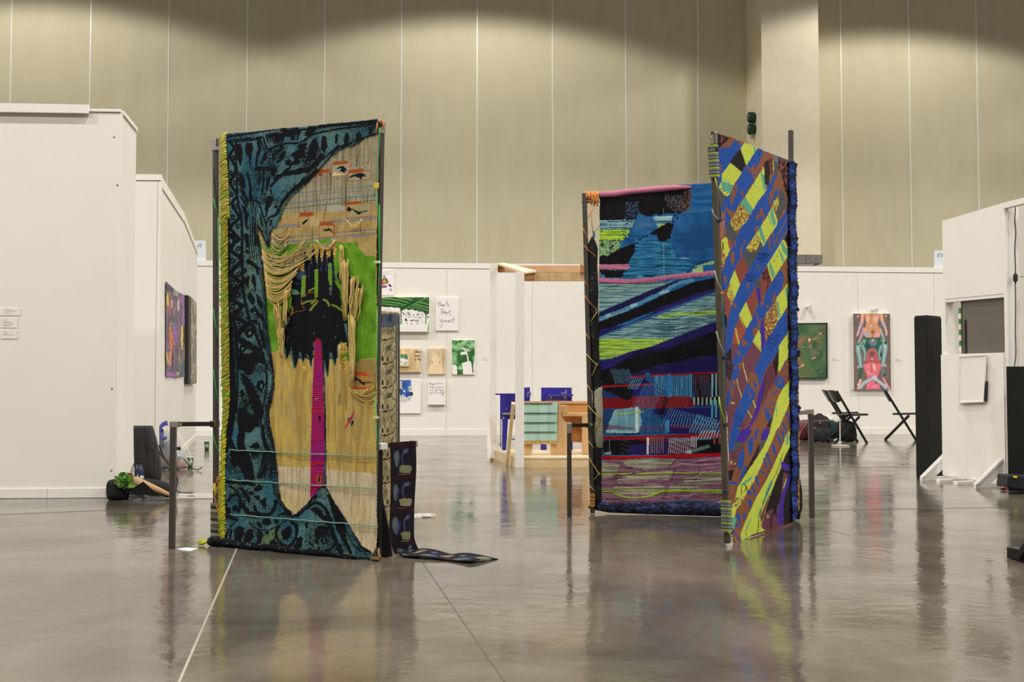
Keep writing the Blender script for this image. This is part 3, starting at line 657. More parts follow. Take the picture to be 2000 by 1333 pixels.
    def box(q, lab, txt, w=8, fill=None):
        q = pts(q)
        if fill: a.poly(q, fill)
        for i in range(4): a.line([q[i], q[(i+1) % 4]], w, RED, sm=False)
        L_ = pts(lab); a.poly(L_, LAB); a.text((L_[0][0]+4, L_[0][1]+6), (L_[1][0]-4, L_[1][1]+6), (L_[3][1]-L_[0][1])*.68, txt, OL)
    box('425,235 672,205 665,362 425,388', '432,190 628,166 630,212 430,234', 'bird 0.76', fill=(160, 154, 132))
    box('190,350 285,345 285,400 190,405', '232,296 388,282 388,334 216,346', 'bird 0.56')
    box('640,345 935,298 930,420 632,458', '645,300 840,276 842,318 642,340', 'bird 0.80', fill=(156, 148, 120))
    box('610,780 948,745 948,928 610,960', '612,740 805,722 808,762 612,780', 'bird 0.71', fill=(158, 146, 104))
    box('-30,942 108,936 108,1076 -30,1082', '-26,884 172,874 172,926 -26,936', 'bird 0.70', fill=(170, 152, 96))
    box('248,1064 455,1052 455,1216 250,1228', '246,1020 450,1004 452,1048 246,1062', 'bird 0.78', fill=(168, 146, 90))
    a.poly('430,345 470,330 520,350 600,360 600,368 425,386', (206, 196, 140), .5)
    a.poly('470,285 520,252 575,246 610,275 628,330 600,300 585,350 560,325 525,320 545,280', BK, .3); a.poly('650,400 690,365 760,340 820,335 870,375 868,388 810,390 815,415 790,425 775,400 720,385 650,410', BK, .4)
    a.poly('205,385 240,362 285,358 285,368 230,380', BK); a.poly('620,820 650,800 680,825 740,850 790,868 895,846 895,858 800,885 795,915 750,895 690,840 655,870 625,860', BK, .4)
    a.poly('5,1020 60,980 100,975 60,1010 20,1055', BK, .3); a.line('-5,990 10,1030', 5, (60, 56, 40)); a.poly('298,1130 330,1105 350,1115 380,1098 410,1110 448,1160 440,1168 400,1130 350,1138 310,1135', BK, .3)
    for x, y in ((880, 190), (650, 240), (95, 455)): a.poly([(x-12, y), (x+16, y-8), (x+22, y+12), (x-8, y+12)], RED)
    # ---- the teal figure and the mound
    a.T(0, 0, 1)
    FIG = ('436,262 500,256 600,246 738,230 738,262 715,268 690,285 670,291 654,302 631,326 611,349 591,368 576,382 565,396 558,408 552,425 542,444 532,453 530,471 527,484 523,481 512,458 506,445 506,460 510,488 514,516 517,544 520,573 522,610 525,648 529,676 533,704 536,728 537,756 533,780 527,803 529,831 536,859 540,881 544,915 547,954 553,979 562,992 571,999 572,1006 580,1004 602,982 616,965 623,954 633,950 640,956 656,984 673,1010 689,1039 708,1068 725,1077 736,1096 436,1070 '
           '442,1040 442,880 445,850 451,780 449,700 446,560 447,430 444,330')
    I = a.sel(FIG, .5, .4)
    x, y = a.X[I], a.Y[I]; n1 = np.clip((fbm(x*.03+3, y*.012, 5)-.5)*4+.5, 0, 1)[:, None]; n2 = np.clip((fbm(x*.05, y*.02, 9)-.62)*7, 0, 1)[:, None]
    c = np.array(TEAL)*(1-n1)+np.array(TEAL2)*n1; c = c*(1-n2)+np.array(TGR)*n2; c = c*(.84+.32*vnoise(x*.7, y*1.5, 3))[:, None]; a.C[I] = c; a.H[I] = .006+.003*(fbm(x*.12, y*.03, 2)-.5)
    fm = np.zeros(a.M.shape, bool); fm[I] = True; keep = a.C.copy()
    ik = fbm(x*.10+5*vnoise(x*.9, y*.9, 6), y*.040+.5*vnoise(x*.5, y*.2, 8), 12)
    J = ik > .60; a.put((I[0][J], I[1][J]), INK)
    def K(s_, amp=.9): a.poly(s_, INK, amp, .45, 5)
    def S(s_, w1, w2=None, amp=.9): a.line(s_, w1*1.3, INK, w2*1.3 if w2 is not None else None, amp=amp, fr=.5)
    def fam(s_, n, dx, w1, w2, dy=0):
        q = pts(s_)
        for k in range(n): S([(px_+dx*k, py_+dy*k) for px_, py_ in q], w1, w2)
    # outline
    a.line('738,262 715,268 690,285 654,303 631,327 591,369 565,397 552,426 542,445 532,453 530,471 527,484 523,481 512,458 505,442', 3, INK); a.line('510,488 517,544 522,610 529,676 536,728 537,756 533,780 527,803 529,831 540,881 547,954 553,979 572,1001 570,1008', 3, INK)
    a.line('572,1012 602,982 623,954 633,950 640,956 673,1010 708,1068 728,1080', 3.5, INK)
    a.T(420, 230, 5.33)
    for k in range(22): x_ = 150+k*26; S([(x_, 208-k*4.2), (x_+14, 200-k*4.2)], 14)
    for k in range(26): x_ = 740+k*36; S([(x_, 150-k*4.4), (x_+18, 146-k*4.4)], 18)
    S('190,242 300,232 470,215 520,215 540,280 560,330 640,310 760,275 900,262 1010,185 1100,160 1300,120 1680,60', 16); S('200,262 400,240 490,240 510,300 545,360', 10)
    S('120,220 135,330 150,500 150,700 155,900 150,1333', 26, 22, 1.2)
    for k in range(40): S([(118, 320+k*26), (140, 324+k*26)], 9)
    S('160,250 205,290 215,330 175,400 215,480 235,540 205,620 178,690 225,770 240,820 190,900 245,1000 265,1045 210,1100 170,1150 230,1230 255,1270 180,1333', 22, 26)
    for x_, y_ in ((212, 425), (185, 580), (222, 680), (190, 800), (228, 925), (195, 1040), (245, 1135), (190, 1245)): a.ell((x_, y_), 19, 28, INK); a.ell((x_, y_), 6, 9, TEAL2)
    S('238,262 235,400 245,600 245,800 265,950 285,1050 290,1333', 15, 20)
    K('245,280 280,275 305,330 300,430 290,500 275,505 250,430 240,350'); K('340,265 400,262 410,330 390,400 385,520 372,520 365,420 335,380 325,340'); S('470,265 480,330 450,420 440,560', 34, 12); K('265,590 290,570 320,640 330,720 300,760 260,700'); S('350,575 375,700 380,860', 16, 30)
    K('265,740 310,750 350,830 365,900 340,890 290,800'); K('268,820 290,820 350,910 340,950'); K('280,910 330,930 350,1000 310,1010'); S('340,1010 330,1100 350,1170', 34, 10); S('410,880 400,1000 405,1200', 10, 6); S('430,920 425,1333', 7, 14); S('330,1230 345,1333', 40, 34)
    fam('400,520 430,640 380,820 385,1000', 4, 22, 6, 5); fam('455,1120 460,1333', 1, 0, 12, 14); fam('372,1030 378,1333', 4, 20, 6, 9)
    # drapery to the right
    fam('560,190 575,270', 5, 28, 26, 8, -5); K('800,150 860,130 850,230 810,250'); K('870,150 910,130 880,230 860,240'); K('960,130 1000,120 980,200 940,180')
    fam('660,190 640,280', 4, 26, 30, 12, -4)
    K('740,355 768,350 740,430 690,475 670,465 700,400'); K('870,290 960,255 965,290 910,320 870,310'); K('800,400 850,350 900,330 890,380 860,420'); K('870,400 940,320 955,380 930,420'); K('750,460 790,435 830,470 800,510 760,500'); K('830,470 900,440 910,470 860,500 830,500')
    S('720,310 690,350 640,390 610,430', 26, 12); K('620,390 650,380 640,430 610,430'); K('575,460 600,440 605,480 580,500'); S('520,440 560,370 620,330', 30, 12); S('500,470 530,400', 22, 22)
    S('470,530 600,540 650,560', 38, 34); S('600,720 700,620 780,540', 20, 26); K('720,590 780,560 940,520 1060,480 1066,520 960,570 850,600 740,612'); S('790,540 830,470 860,440', 18, 10)
    K('600,560 640,500 670,540 640,620 600,600'); K('625,640 670,590 690,600 650,680'); K('550,640 590,600 600,640 570,760 545,760'); S('520,560 525,650 505,800', 26, 14); fam('470,560 450,760', 2, 22, 7, 7); fam('500,720 480,900', 4, 18, 6, 5)
    K('540,860 570,820 630,815 610,900 570,960 548,1060 535,950'); S('600,760 610,800', 18, 10); S('415,865 460,880 500,980 545,1110', 22, 14); S('550,1110 590,1040 660,1010 720,890 830,760 960,650 1066,560', 12, 40); S('660,1000 740,880 860,730 1066,530', 14, 8)
    K('590,1080 620,1050 610,1120 590,1130'); K('635,940 650,910 680,920 660,950'); S('545,1110 550,1220 575,1300', 10, 12); S('460,1120 520,1250 575,1330', 10, 14); S('480,1000 500,1120', 8, 22); K('960,400 1000,320 1066,290 1066,440 990,460 950,460')
    a.T(380, 220, 3.03)
    K('700,165 725,145 740,200 725,250 700,265 670,245'); K('760,140 785,140 795,200 775,245 755,215'); K('840,125 860,130 850,190 838,180'); K('895,125 912,120 920,160 905,190 890,180'); K('960,120 975,110 990,140 975,170 955,160'); K('1035,90 1060,85 1050,130 1030,130')
    S('860,200 830,230 800,250', 16, 8); S('930,180 880,205', 12, 16); S('1060,130 960,165 870,215 760,285 640,400', 5, 5); S('760,260 700,330 660,350', 26, 16); S('690,280 640,260 600,300', 8, 12); K('620,210 660,180 670,215 640,235'); K('590,240 640,225 640,250 600,290'); S('520,60 560,130 610,110', 20, 30); S('700,95 680,130', 36, 26); S('740,85 900,70 1070,50', 14, 14)
    a.T(420, 460, 5.33)
    S('150,0 148,300 140,700 165,850 175,1000 180,1333', 26, 40, 1.2)
    for k in range(24): S([(130, 20+k*26), (152, 24+k*26)], 9)
    for k in range(16): S([(165, 900+k*27), (215, 912+k*27)], 12)
    S('180,0 215,60 175,150 240,210 285,270 220,330 180,400 240,470 290,500 210,570 180,650 230,700 285,740 225,800 210,850 280,890 345,920', 32, 34)
    for x_, y_ in ((248, 138), (190, 265), (255, 400), (186, 495), (240, 625), (197, 738), (266, 820), (240, 930)): a.ell((x_, y_), 24, 28, INK, .4); a.ell((x_, y_), 8, 10, (84, 110, 92))
    S('290,0 285,200 292,500 300,620 345,830 400,960 470,1150 510,1333', 22, 26); S('345,920 260,1000 240,1060 330,1130 440,1200', 50, 50, 1.4); a.ell((360, 1015), 44, 55, INK, .5); a.ell((362, 1018), 14, 20, TGR, .5); a.ell((290, 1180), 34, 48, INK, .5); a.ell((290, 1180), 10, 16, TEAL2, .5); S('190,850 225,1000 240,1333', 20, 24)
    K('340,20 360,60 345,130 320,60'); K('320,130 360,160 350,200 320,180'); S('350,270 430,330 450,400', 34, 20); K('390,400 415,410 430,500 415,600 400,520 375,480'); K('305,440 360,420 350,560 320,520 300,490'); K('360,585 410,650 415,710 380,720 330,650'); K('430,610 470,640 510,740 480,780 440,700'); K('370,770 420,730 430,770 400,810 360,800'); K('400,820 460,800 480,850 520,900 470,870'); K('380,880 440,870 450,930 420,930'); S('420,770 500,880 540,960', 24, 30); K('470,980 510,1000 530,1140 500,1080'); S('460,900 470,1000 520,1160', 10, 30)
    fam('345,0 370,260', 5, 24, 8, 7); fam('460,30 490,300', 1, 0, 10, 6); fam('440,330 500,560 530,900', 4, 14, 6, 6); fam('480,700 510,1000 560,1333', 3, 16, 7, 7); K('300,340 340,350 320,400 305,400')
    K('250,1333 330,1250 420,1190 500,1250 500,1333')
    a.T(420, 690, 5.33)
    for k in range(24): S([(165, 5+k*26), (205, 18+k*26)], 14, 8)
    S('185,0 200,300 200,560 180,760 150,900 130,1000', 44, 60, 1.2); S('240,0 245,400 235,620', 14)
    K('250,0 480,0 450,60 420,130 380,220 330,230 300,180 250,180 245,120', 2.2)
    K('270,200 340,240 400,330 450,420 500,560 480,640 400,620 380,560 350,460 310,340 280,280', 2.4); K('270,390 300,380 330,450 350,550 330,555 300,500 280,450'); a.ell((312, 460), 8, 22, TEAL)
    a.poly('440,300 500,275 530,320 500,400 480,410 430,370', INK, .8, .6); a.ell((486, 345), 13, 25, TEAL2)
    K('250,570 330,600 400,640 480,560 520,560 510,680 470,700 480,760 430,780 370,830 330,830 300,780 250,700', 2.6); S('505,0 530,120 545,300 520,500 480,650 500,800', 18, 14); fam('560,0 600,200 590,380 560,520 540,700 590,900 620,1000', 4, 8, 5, 5); fam('545,520 520,620 530,760 570,900', 2, 16, 8, 6)
    S('270,700 290,800 280,950 330,1080', 44, 60, 1.6); K('360,980 440,920 480,960 470,1000 400,990'); K('370,1030 460,1030 410,1100'); S('500,760 520,900 560,1000', 30, 40); S('180,900 210,1000 230,1150', 30, 60); fam('150,1060 250,1250', 4, 26, 12, 8, -10); S('330,1050 360,1150 390,1290', 60, 60, 1.6); fam('520,1050 470,1290', 3, 30, 16, 14); K('200,980 250,980 230,1020')
    a.T(400, 880, 6.06)
    S('255,0 262,300 262,700 265,1080', 18, 22); K('330,0 480,0 540,200 560,330 500,350 450,250 380,100'); K('550,30 640,20 600,80 580,95'); fam('300,80 460,330', 4, -14, 12, 5, 26); fam('740,20 640,330', 3, 26, 12, 14); fam('810,30 790,330', 2, 20, 10, 8); fam('850,340 880,500 960,650 1030,700', 3, -14, 8, 10, 10)
    S('280,370 450,380 600,410', 34, 30); S('320,420 400,480 410,520', 20, 12); K('600,450 650,400 710,420 690,470 640,490 600,480'); K('420,430 470,440 560,570 550,640 500,560'); K('490,470 600,500 620,520 560,530'); K('660,600 745,550 750,640 740,690 690,650'); K('590,540 660,530 680,570 640,600'); S('470,640 530,730 700,760 800,750 860,640 860,600', 40, 30, 1.4)
    S('300,600 340,540 420,530 440,640 420,720', 24, 30); a.ell((380, 680), 30, 40, INK, .3); S('310,700 320,780 400,820', 40, 30); K('490,640 540,700 530,760 490,740'); K('590,620 640,700 680,780 640,760 590,700'); S('280,620 285,800', 16, 20); S('440,560 470,640', 20, 10)
    K('700,810 790,800 820,860 780,890 710,880'); K('620,840 690,860 710,920 650,900'); K('840,820 900,815 900,860 860,870'); S('540,850 620,920 760,940 880,900 960,840 1010,800', 12, 10); S('900,760 980,740 1040,700', 16, 30); K('960,690 1040,700 1040,760 1000,790 960,740')
    for q in ('370,930 430,890 490,920 480,1010 440,1100 380,1100', '510,940 590,930 600,1030 560,1080 500,1110 480,1060', '640,930 700,950 720,1000 680,1110 640,1130'): K(q, 1.4)
    K('930,960 1000,890 1040,900 1050,1000 1000,1060 950,1050', 1.5); S('900,900 870,990 920,1080 980,1130 1050,1110 1100,1000 1090,900 1040,850', 26, 26, 1.6); K('800,1070 860,1050 900,1100 910,1140 800,1130'); K('1060,1140 1100,1080 1160,1060 1170,1130 1120,1180'); K('1110,1040 1160,1020 1175,1060 1130,1080'); S('340,950 320,1100', 20, 14); S('400,820 300,960 280,1100', 10, 20); K('720,960 790,950 780,1000')
    a.T(580, 880, 5.795)
    S('0,745 120,640 210,490 250,430 310,410 350,440 440,590 540,750 630,910 740,1090 830,1140', 20, 20); K('200,520 235,490 240,530 200,580'); S('120,650 200,600 280,610 340,680 400,790', 26, 30); K('140,660 220,640 290,680 330,760 300,790 250,740 180,690'); K('350,500 400,520 470,640 540,760 560,850 570,980 520,1000 460,900 440,800 390,640', 1.2); S('330,760 400,880 440,1000 520,1150', 44, 40, 1.2); S('520,960 580,1080 620,1160', 40, 26); S('480,780 500,860', 12, 8); S('560,900 640,1060 720,1130', 10, 12)
    K('215,900 260,860 350,850 380,900 390,970 340,960 290,970 260,1020 270,1080 230,1060', 2.2); for_ = ('95,830 130,810 130,880 105,890', '10,1000 60,970 80,1000 60,1040 10,1050', '0,1070 60,1060 70,1110 0,1110', '135,1010 200,1060 210,1100 160,1060', '290,1010 320,1010 325,1060 300,1070', '330,990 360,990 365,1050 345,1060', '250,1080 280,1090 280,1130 250,1120', '330,1120 400,1110 420,1140 340,1150', '130,1110 190,1100 180,1130', '410,1060 440,1060 440,1110', '0,820 25,830 20,960 0,960')
    for q in for_: K(q, .8)
    S('100,1130 300,1150 480,1170', 5, 5); a.line('0,1122 200,1135 400,1158 480,1165', 6, (110, 160, 166)); S('60,700 20,760', 10, 8)
    inks = (np.abs(a.C-np.array(INK)).sum(-1) < 4)
    a.H[inks & fm] += .0015
    a.C = np.where(((~fm) & inks & (a.X < 742) & ((keep != a.C).any(-1)))[..., None], keep, a.C)   # ink stays on the figure
    # left selvedge greens
    a.T(0, 0, 1)
    a.cut('444,262 500,257 600,247 738,232 739,300 736,500 738,700 734,1000 736,1030 734,1070 728,1085 733,1098 440,1072 443,1040 443,880 446,850 452,780 450,700 446,560 447,430 444,330', .5, .8)
    return a
LT = thing('tapestry_frame', 'tall steel frame with the teal figure and pink-trunked palm tapestry, fringed yellow on its left', 'tapestry', LP.w(LP.L/2, 0))
la = left_art()
bend = lambda U, Z: .004*np.sin(U*17)+.006*np.sin(Z*3+U*4)+.05*np.clip(.13-Z, 0, .13)
la.build('tapestry', vm, LT, thick=.004, bend=bend)
def onL(x, y, o=.04): return tuple(LP.P(x, y, o))
def cat(p, k=5): return catmull([tuple(q) for q in p], False, k)
# drooping loose yarns, hanging hanks, fringe, cords
droop = MB()
rs = np.random.RandomState(3)
YC = [(204, 180, 112), (190, 160, 96), (214, 192, 130), (182, 150, 86), (196, 170, 104)]; GB = [(140, 148, 120), (150, 160, 140), (130, 140, 130)]
def loop(x0, y0, x1, y1, sag, r, c, o=.044, n=9, lean=0.):
    p = []
    for k in range(n):
        t = k/(n-1); p.append(onL(x0+(x1-x0)*t+lean*math.sin(math.pi*t), y0+(y1-y0)*t+sag*4*t*(1-t), o+.006*math.sin(math.pi*t)+rs.rand()*.002))
    droop.tube(p, r, 5, c)
for k in range(13):                                   # upper small swags left of the birds
    y = 446+k*4.6; loop(532+rs.rand()*3-k*.4, y+2, 556+8*math.sin(k*1.3)+rs.rand()*5, y-3+rs.rand()*4, 9+rs.rand()*5, .0022+.001*rs.rand(), YC[k % 5] if k % 3 else GB[k % 3])
for k in range(9):
    loop(510+rs.rand()*3, 473+k*4, 600+rs.rand()*18, 470+k*3+rs.rand()*3, 22+rs.rand()*10, .002+.001*rs.rand(), YC[k % 5] if k % 2 else GB[k % 3], lean=-8)
for k in range(42):                                   # big sheaf of swags
    y = 492+k*2.2; xe = 570-max(0, k-14)*.2+(40-k)*.55*(k < 26)+rs.rand()*5; ye = y-8+k*.10-(18 if k < 10 else 8)
    loop(511+k*.25+rs.rand()*1.5, y-4, xe, ye+rs.rand()*3, 16+rs.rand()*7+(8 if k < 12 else 0), .0021+.0011*rs.rand(), YC[rs.randint(5)], lean=-4)
for k in range(4): loop(614+k*2, 468+k, 650+k*1.5, 466+k*1.2, 11+2*k, .003, GB[k % 3] if k < 2 else YC[2])
for k in range(3): loop(677+k, 430+k, 708-k*1.5, 427+k, 12+k*1.5, .002, YC[2])
for k in range(3): loop(683+k*2, 758+k*3, 733, 755+k*12, 8+k*2, .002, (206, 184, 96))
for k in range(2): loop(690+k*4, 762, 718, 760, 8+k, .002, (206, 184, 96))
hank = MB()
def strand(x0, y0, x1, y1, wob, r, c, o=.044, n=7):
    ph = rs.rand()*6; p = [onL(x0+(x1-x0)*k/(n-1)+wob*math.sin(k*1.7+ph), y0+(y1-y0)*k/(n-1), o+rs.rand()*.004) for k in range(n)]; hank.tube(p, r*(.8+.5*rs.rand()), 5, c)
def bundle(x0, x1, ya, yb, xb0, xb1, n, jy=14, r=.0028, o=.046):
    for k in range(n):
        t = rs.rand(); strand(x0+(x1-x0)*t, ya+rs.rand()*jy*.5, xb0+(xb1-xb0)*t, yb-rs.rand()*jy*2, .9, r, YC[rs.randint(5)], o+rs.rand()*.006)
bundle(656, 671, 477, 560, 658, 668, 9, 10, .0024); bundle(667, 681, 506, 628, 670, 680, 17, 18, .0024); bundle(684, 700, 538, 640, 681, 692, 13, 24, .0024); bundle(696, 711, 556, 632, 692, 703, 15, 30, .0024)
bundle(680, 696, 615, 760, 684, 693, 22, 18, .0025); bundle(681, 691, 690, 765, 685, 689, 10, 8, .002); bundle(660, 664, 672, 795, 662, 664, 7, 10, .002)
bundle(556, 561, 566, 640, 552, 559, 10, 10); bundle(534, 558, 590, 680, 545, 556, 20, 30, .0022); bundle(541, 554, 640, 704, 546, 553, 12, 12, .0022)
for k in range(26): y = 262+k*2; 
FR = MB()
def frc(y):                                          # colour of the fringe from top to bottom
    if y < 300: return (214, 204, 110)
    if y < 420: return (196, 180, 84) if rs.rand() < .7 else (160, 176, 70)
    if y < 850: return (150, 170, 60) if rs.rand() < .4 else (176, 156, 62)
    return (200, 190, 50) if rs.rand() < .75 else (168, 178, 60)
def xe(y): return float(np.interp(y, [262, 330, 430, 560, 700, 780, 850, 880, 1070], [443, 446, 448, 448, 451, 453, 446, 443, 443]))
def xi(y): return float(np.interp(y, [262, 400, 500, 560, 650, 740, 800, 850, 900, 960, 1060], [429, 430, 432, 428, 432, 432, 437, 432, 430, 427, 428]))
for k in range(560):
    y = 264+(1062-264)*(k+rs.rand())/560; x1 = xe(y); x0 = xi(y)-3+rs.rand()*6+(6 if 430 < y < 830 and rs.rand() < .5 else 0); dy = 6+rs.rand()*7; oo = .046+rs.rand()*.01
    c = frc(y)
    if 430 < y < 860: x1 -= 4
    FR.tube([onL(x1+1, y-dy*.5, .036), onL((x1+x0)/2+1, y-dy*.2, oo), onL(x0, y+dy*.5, oo-.006)], [.0042, .004, .002], 5, c)
tag(droop.obj('loose_yarn', vmy, LT, smooth=True), kind='stuff'); tag(hank.obj('hanging_yarn', vmy, LT, smooth=True), kind='stuff')
# green felt strip and dark teal edge under the fringe, then the fringe itself
gs = Art(LP, (424, 258, 456, 1070), .005, .018)
gs.C[:] = (150, 168, 60); gs.streak('420,250 460,250 460,1080 420,1080', [(108, 150, 40), (128, 160, 50), (160, 160, 64)], .1, .25, seed=3)
gs.poly('440,415 460,415 460,862 441,862 448,780 445,640', (24, 78, 76), 1, .2); gs.cut('431,262 452,258 452,1066 430,1066 429,960 434,800 431,640 430,450', .8, .3); gs.build('felt_strip', vm, LT, thick=.003)
tag(FR.obj('yarn_fringe', vmy, LT, smooth=True), kind='stuff')
mcord = {}
def cordm(n, c): return mat('cord_'+n, c, .7, var=.06, scale=60)
for yl, yr in ((879, 893), (938, 955), (1005, 1028)):
    p = [onL(441+(734-441)*t, yl+(yr-yl)*t, .043) for t in np.linspace(0, 1, 24)]
    MB().tube([Vector(q)+Vector((0, 0, .002*math.sin(i*2.2))) for i, q in enumerate(p)], .0034, 6).obj('cross_cord', cordm('sage', (112, 150, 132)), LT, smooth=True)
# the posts and rails
def post(pl, x0, y0, x1, y1, w, name, m, parent, o=0., d=None, yb=None):
    a = G(x0, y0) if yb is None else pl.P(x0, y0, o); b = pl.P(x1, y1, o); Y = a.y
    a = pl.P(x0, y0, o)
    return MB().bar(a, b, w, d or w, up=(pl.n.x, pl.n.y, 0)).obj(name, m, parent, bevel=.002)
post(LP, 422, 1064, 421.5, 292, .025, 'post', msteel, LT); post(LP, 422, 295, 421, 272, .036, 'corner_fitting', mgalv, LT)
post(LP, 728, 1090, 743.5, 262, .030, 'post', msteel, LT); post(LP, 743.5, 262, 744, 237, .036, 'corner_fitting', mgalv, LT)
MB().bar(LP.P(743.8, 248, .018), LP.P(743.8, 240, .018), .018, .004, up=(LP.n.x, LP.n.y, 0)).obj('open_end', mat('black_plastic', (18, 17, 16), .4), LT)
MB().bar(LP.P(424, 277), LP.P(742, 242), .028).obj('top_rail', msteel, LT)
MB().slab(LP, [(733, 900), (738, 900), (748, 985), (760, 1040), (765, 1088), (733, 1092)], .008, -.075).obj('dark_lining', mat('dark_cloth', (18, 17, 22), .9), LT)
# rolled hem lying on the floor
hem = MB(); hp = []
for t in np.linspace(0, 1, 40):
    x = 410+(738-410)*t; y = 1066+(1096-1066)*t-2.5*math.sin(t*3.1); g = LP.P(x, y, .055); hp.append((g.x, g.y, .024-.015*t+.003*math.sin(t*21)))
hem.tube(hp, [.023-.016*t+.003*math.sin(t*33) for t in np.linspace(0, 1, 40)], 10)
hem.obj('rolled_hem', mat('hem_dark', (14, 15, 19), .9, scale=55, col2=(96, 102, 108), thr=(.60, .70), spec=.15, bump=.4, bscale=70), LT, smooth=True)
tf = MB()
for k in range(50):
    a_ = rs.rand()*2*math.pi; r_ = rs.rand(); b = Vector(hp[0]); tip = b+Vector((-.035-.03*r_, -.01+.02*math.sin(a_), .012*math.cos(a_)-.01)); tip.z = max(tip.z, .004)
    tf.tube([b+Vector((.01, .008*math.sin(a_), .010*math.cos(a_))), (b+tip)/2+Vector((0, 0, .006)), tip], [.004, .004, .002], 5, (204, 192, 60) if k % 3 else (150, 170, 60))
tag(tf.obj('yarn_tuft', vmy, LT, smooth=True), kind='stuff')
tf = MB()
for k in range(16): tf.tube([LP.P(722+rs.rand()*8, 1090+rs.rand()*4, .06), LP.P(732, 1088+rs.rand()*6, .07), LP.P(741+rs.rand()*4, 1088+rs.rand()*8, .05), LP.P(738+rs.rand()*3, 1070+rs.rand()*16, .045)], .003, 5, (176, 110, 50) if k % 2 else (60, 90, 84))
tag(tf.obj('knotted_yarn', vmy, LT, smooth=True), kind='stuff')
# lacing on the posts
def lace(pl, pts_, c, r, name, parent, o=.03, k=4): return MB().tube([pl.P(x, y, o) for x, y in pts_], r, 5).obj(name, c, parent, smooth=True)
mgc = cordm('green', (44, 170, 74)); mdk = cordm('dark', (44, 44, 40)); mor = cordm('orange', (206, 120, 44)); mye = cordm('yellow', (214, 180, 70))
for q in (((417, 388), (420, 402), (427, 420)), ((417, 604), (420, 632), (425, 660)), ((417, 722), (419, 742), (426, 788)), ((416, 850), (420, 866), (428, 885)), ((426, 425), (427, 500), (426, 560))): lace(LP, q, mgc, .0028, 'green_cord', LT)
for q in (((426, 315), (417, 335), (426, 418)), ((426, 430), (417, 470), (418, 485), (427, 530)), ((417, 550), (427, 560)), ((417, 680), (427, 672)), ((416, 808), (428, 792)), ((415, 938), (424, 936), (430, 938)), ((424, 600), (417, 620), (427, 680))): lace(LP, q, mdk, .0025, 'dark_cord', LT)
for q in (((741, 250), (742, 270), (736, 340), (734, 362)), ((734, 364), (739, 420), (741, 520), (737, 600)), ((741, 400), (742, 500)), ((737, 600), (736, 700), (732, 770)), ((732, 775), (736, 850), (736, 880))): lace(LP, q, mgc, .0022, 'green_cord', LT, .045)
MB().bar(LP.P(731, 362.5, .055), LP.P(739, 362, .055), .01, .028, up=(0, 0, 1)).obj('yellow_wrap', mye, LT); MB().bar(LP.P(733, 513, .055), LP.P(741, 512, .055), .022, .012, up=(0, 0, 1)).obj('cream_wrap', cordm('cream', (206, 198, 160)), LT); MB().bar(LP.P(731, 816, .05), LP.P(738, 816, .05), .02, .01, up=(0, 0, 1)).obj('cream_wrap', cordm('cream', (206, 198, 160)), LT)
lace(LP, ((418, 945), (421, 950), (419, 970), (426, 1000), (428, 1010)), mor, .0035, 'orange_cord', LT); MB().tube([LP.P(419, 945, .03), LP.P(420, 955, .03), LP.P(421, 968, .03)], [.006, .011, .004], 7).obj('orange_knot', mye, LT, smooth=True)
MB().tube([LP.P(425, 930, .03), LP.P(426, 940, .03), LP.P(423, 950, .03)], [.004, .012, .006], 7).obj('rust_knot', mat('rust_yarn', (140, 80, 50), .9), LT, smooth=True)
for q in (((740, 236), (748, 236), (749, 252)), ((737, 240), (735, 262))): lace(LP, q, mor, .004, 'orange_cord', LT, .03)
wr = MB()
for k in range(14):
    y = 985+k*5.8; wr.bar(LP.P(415.5, y, .005), LP.P(428, y+1.5, .005), .036, .014, up=(0, 0, 1))
    wr.c += [tuple(lin([(120, 116, 100), (60, 58, 54), (150, 146, 120), (90, 96, 70)][k % 4]))]*8
tag(wr.obj('yarn_wrapping', vmy, LT), kind='stuff')
# side rail with its own post
rp = G(336, 1072); rz = D(336, 829, rp.y).z; rq = LP.P(421, 828.5, 0); rz2 = rq.z
MB().bar(rp, (rp.x, rp.y, rz), .030).obj('side_post', msteel, LT, bevel=.002); MB().bar((rp.x, rp.y, rz), (rq.x, rq.y, rz2), .024).obj('side_rail', mat('black_paint', (30, 27, 23), .55), LT, bevel=.002)
MB().bar((rp.x-.018, rp.y, rz), (rp.x+.03, rp.y, rz), .034).obj('elbow_fitting', mgalv, LT, bevel=.003); MB().bar(LP.P(414, 828.5), LP.P(425, 828.5), .036).obj('clamp_fitting', mat('olive_fitting', (96, 90, 50), .5, .2), LT, bevel=.003)
MB().tube([Vector((rp.x+.045, rp.y-.018, rz)), Vector((rp.x+.045, rp.y-.024, rz))], .007, 8).obj('bolt', mgalv, LT)

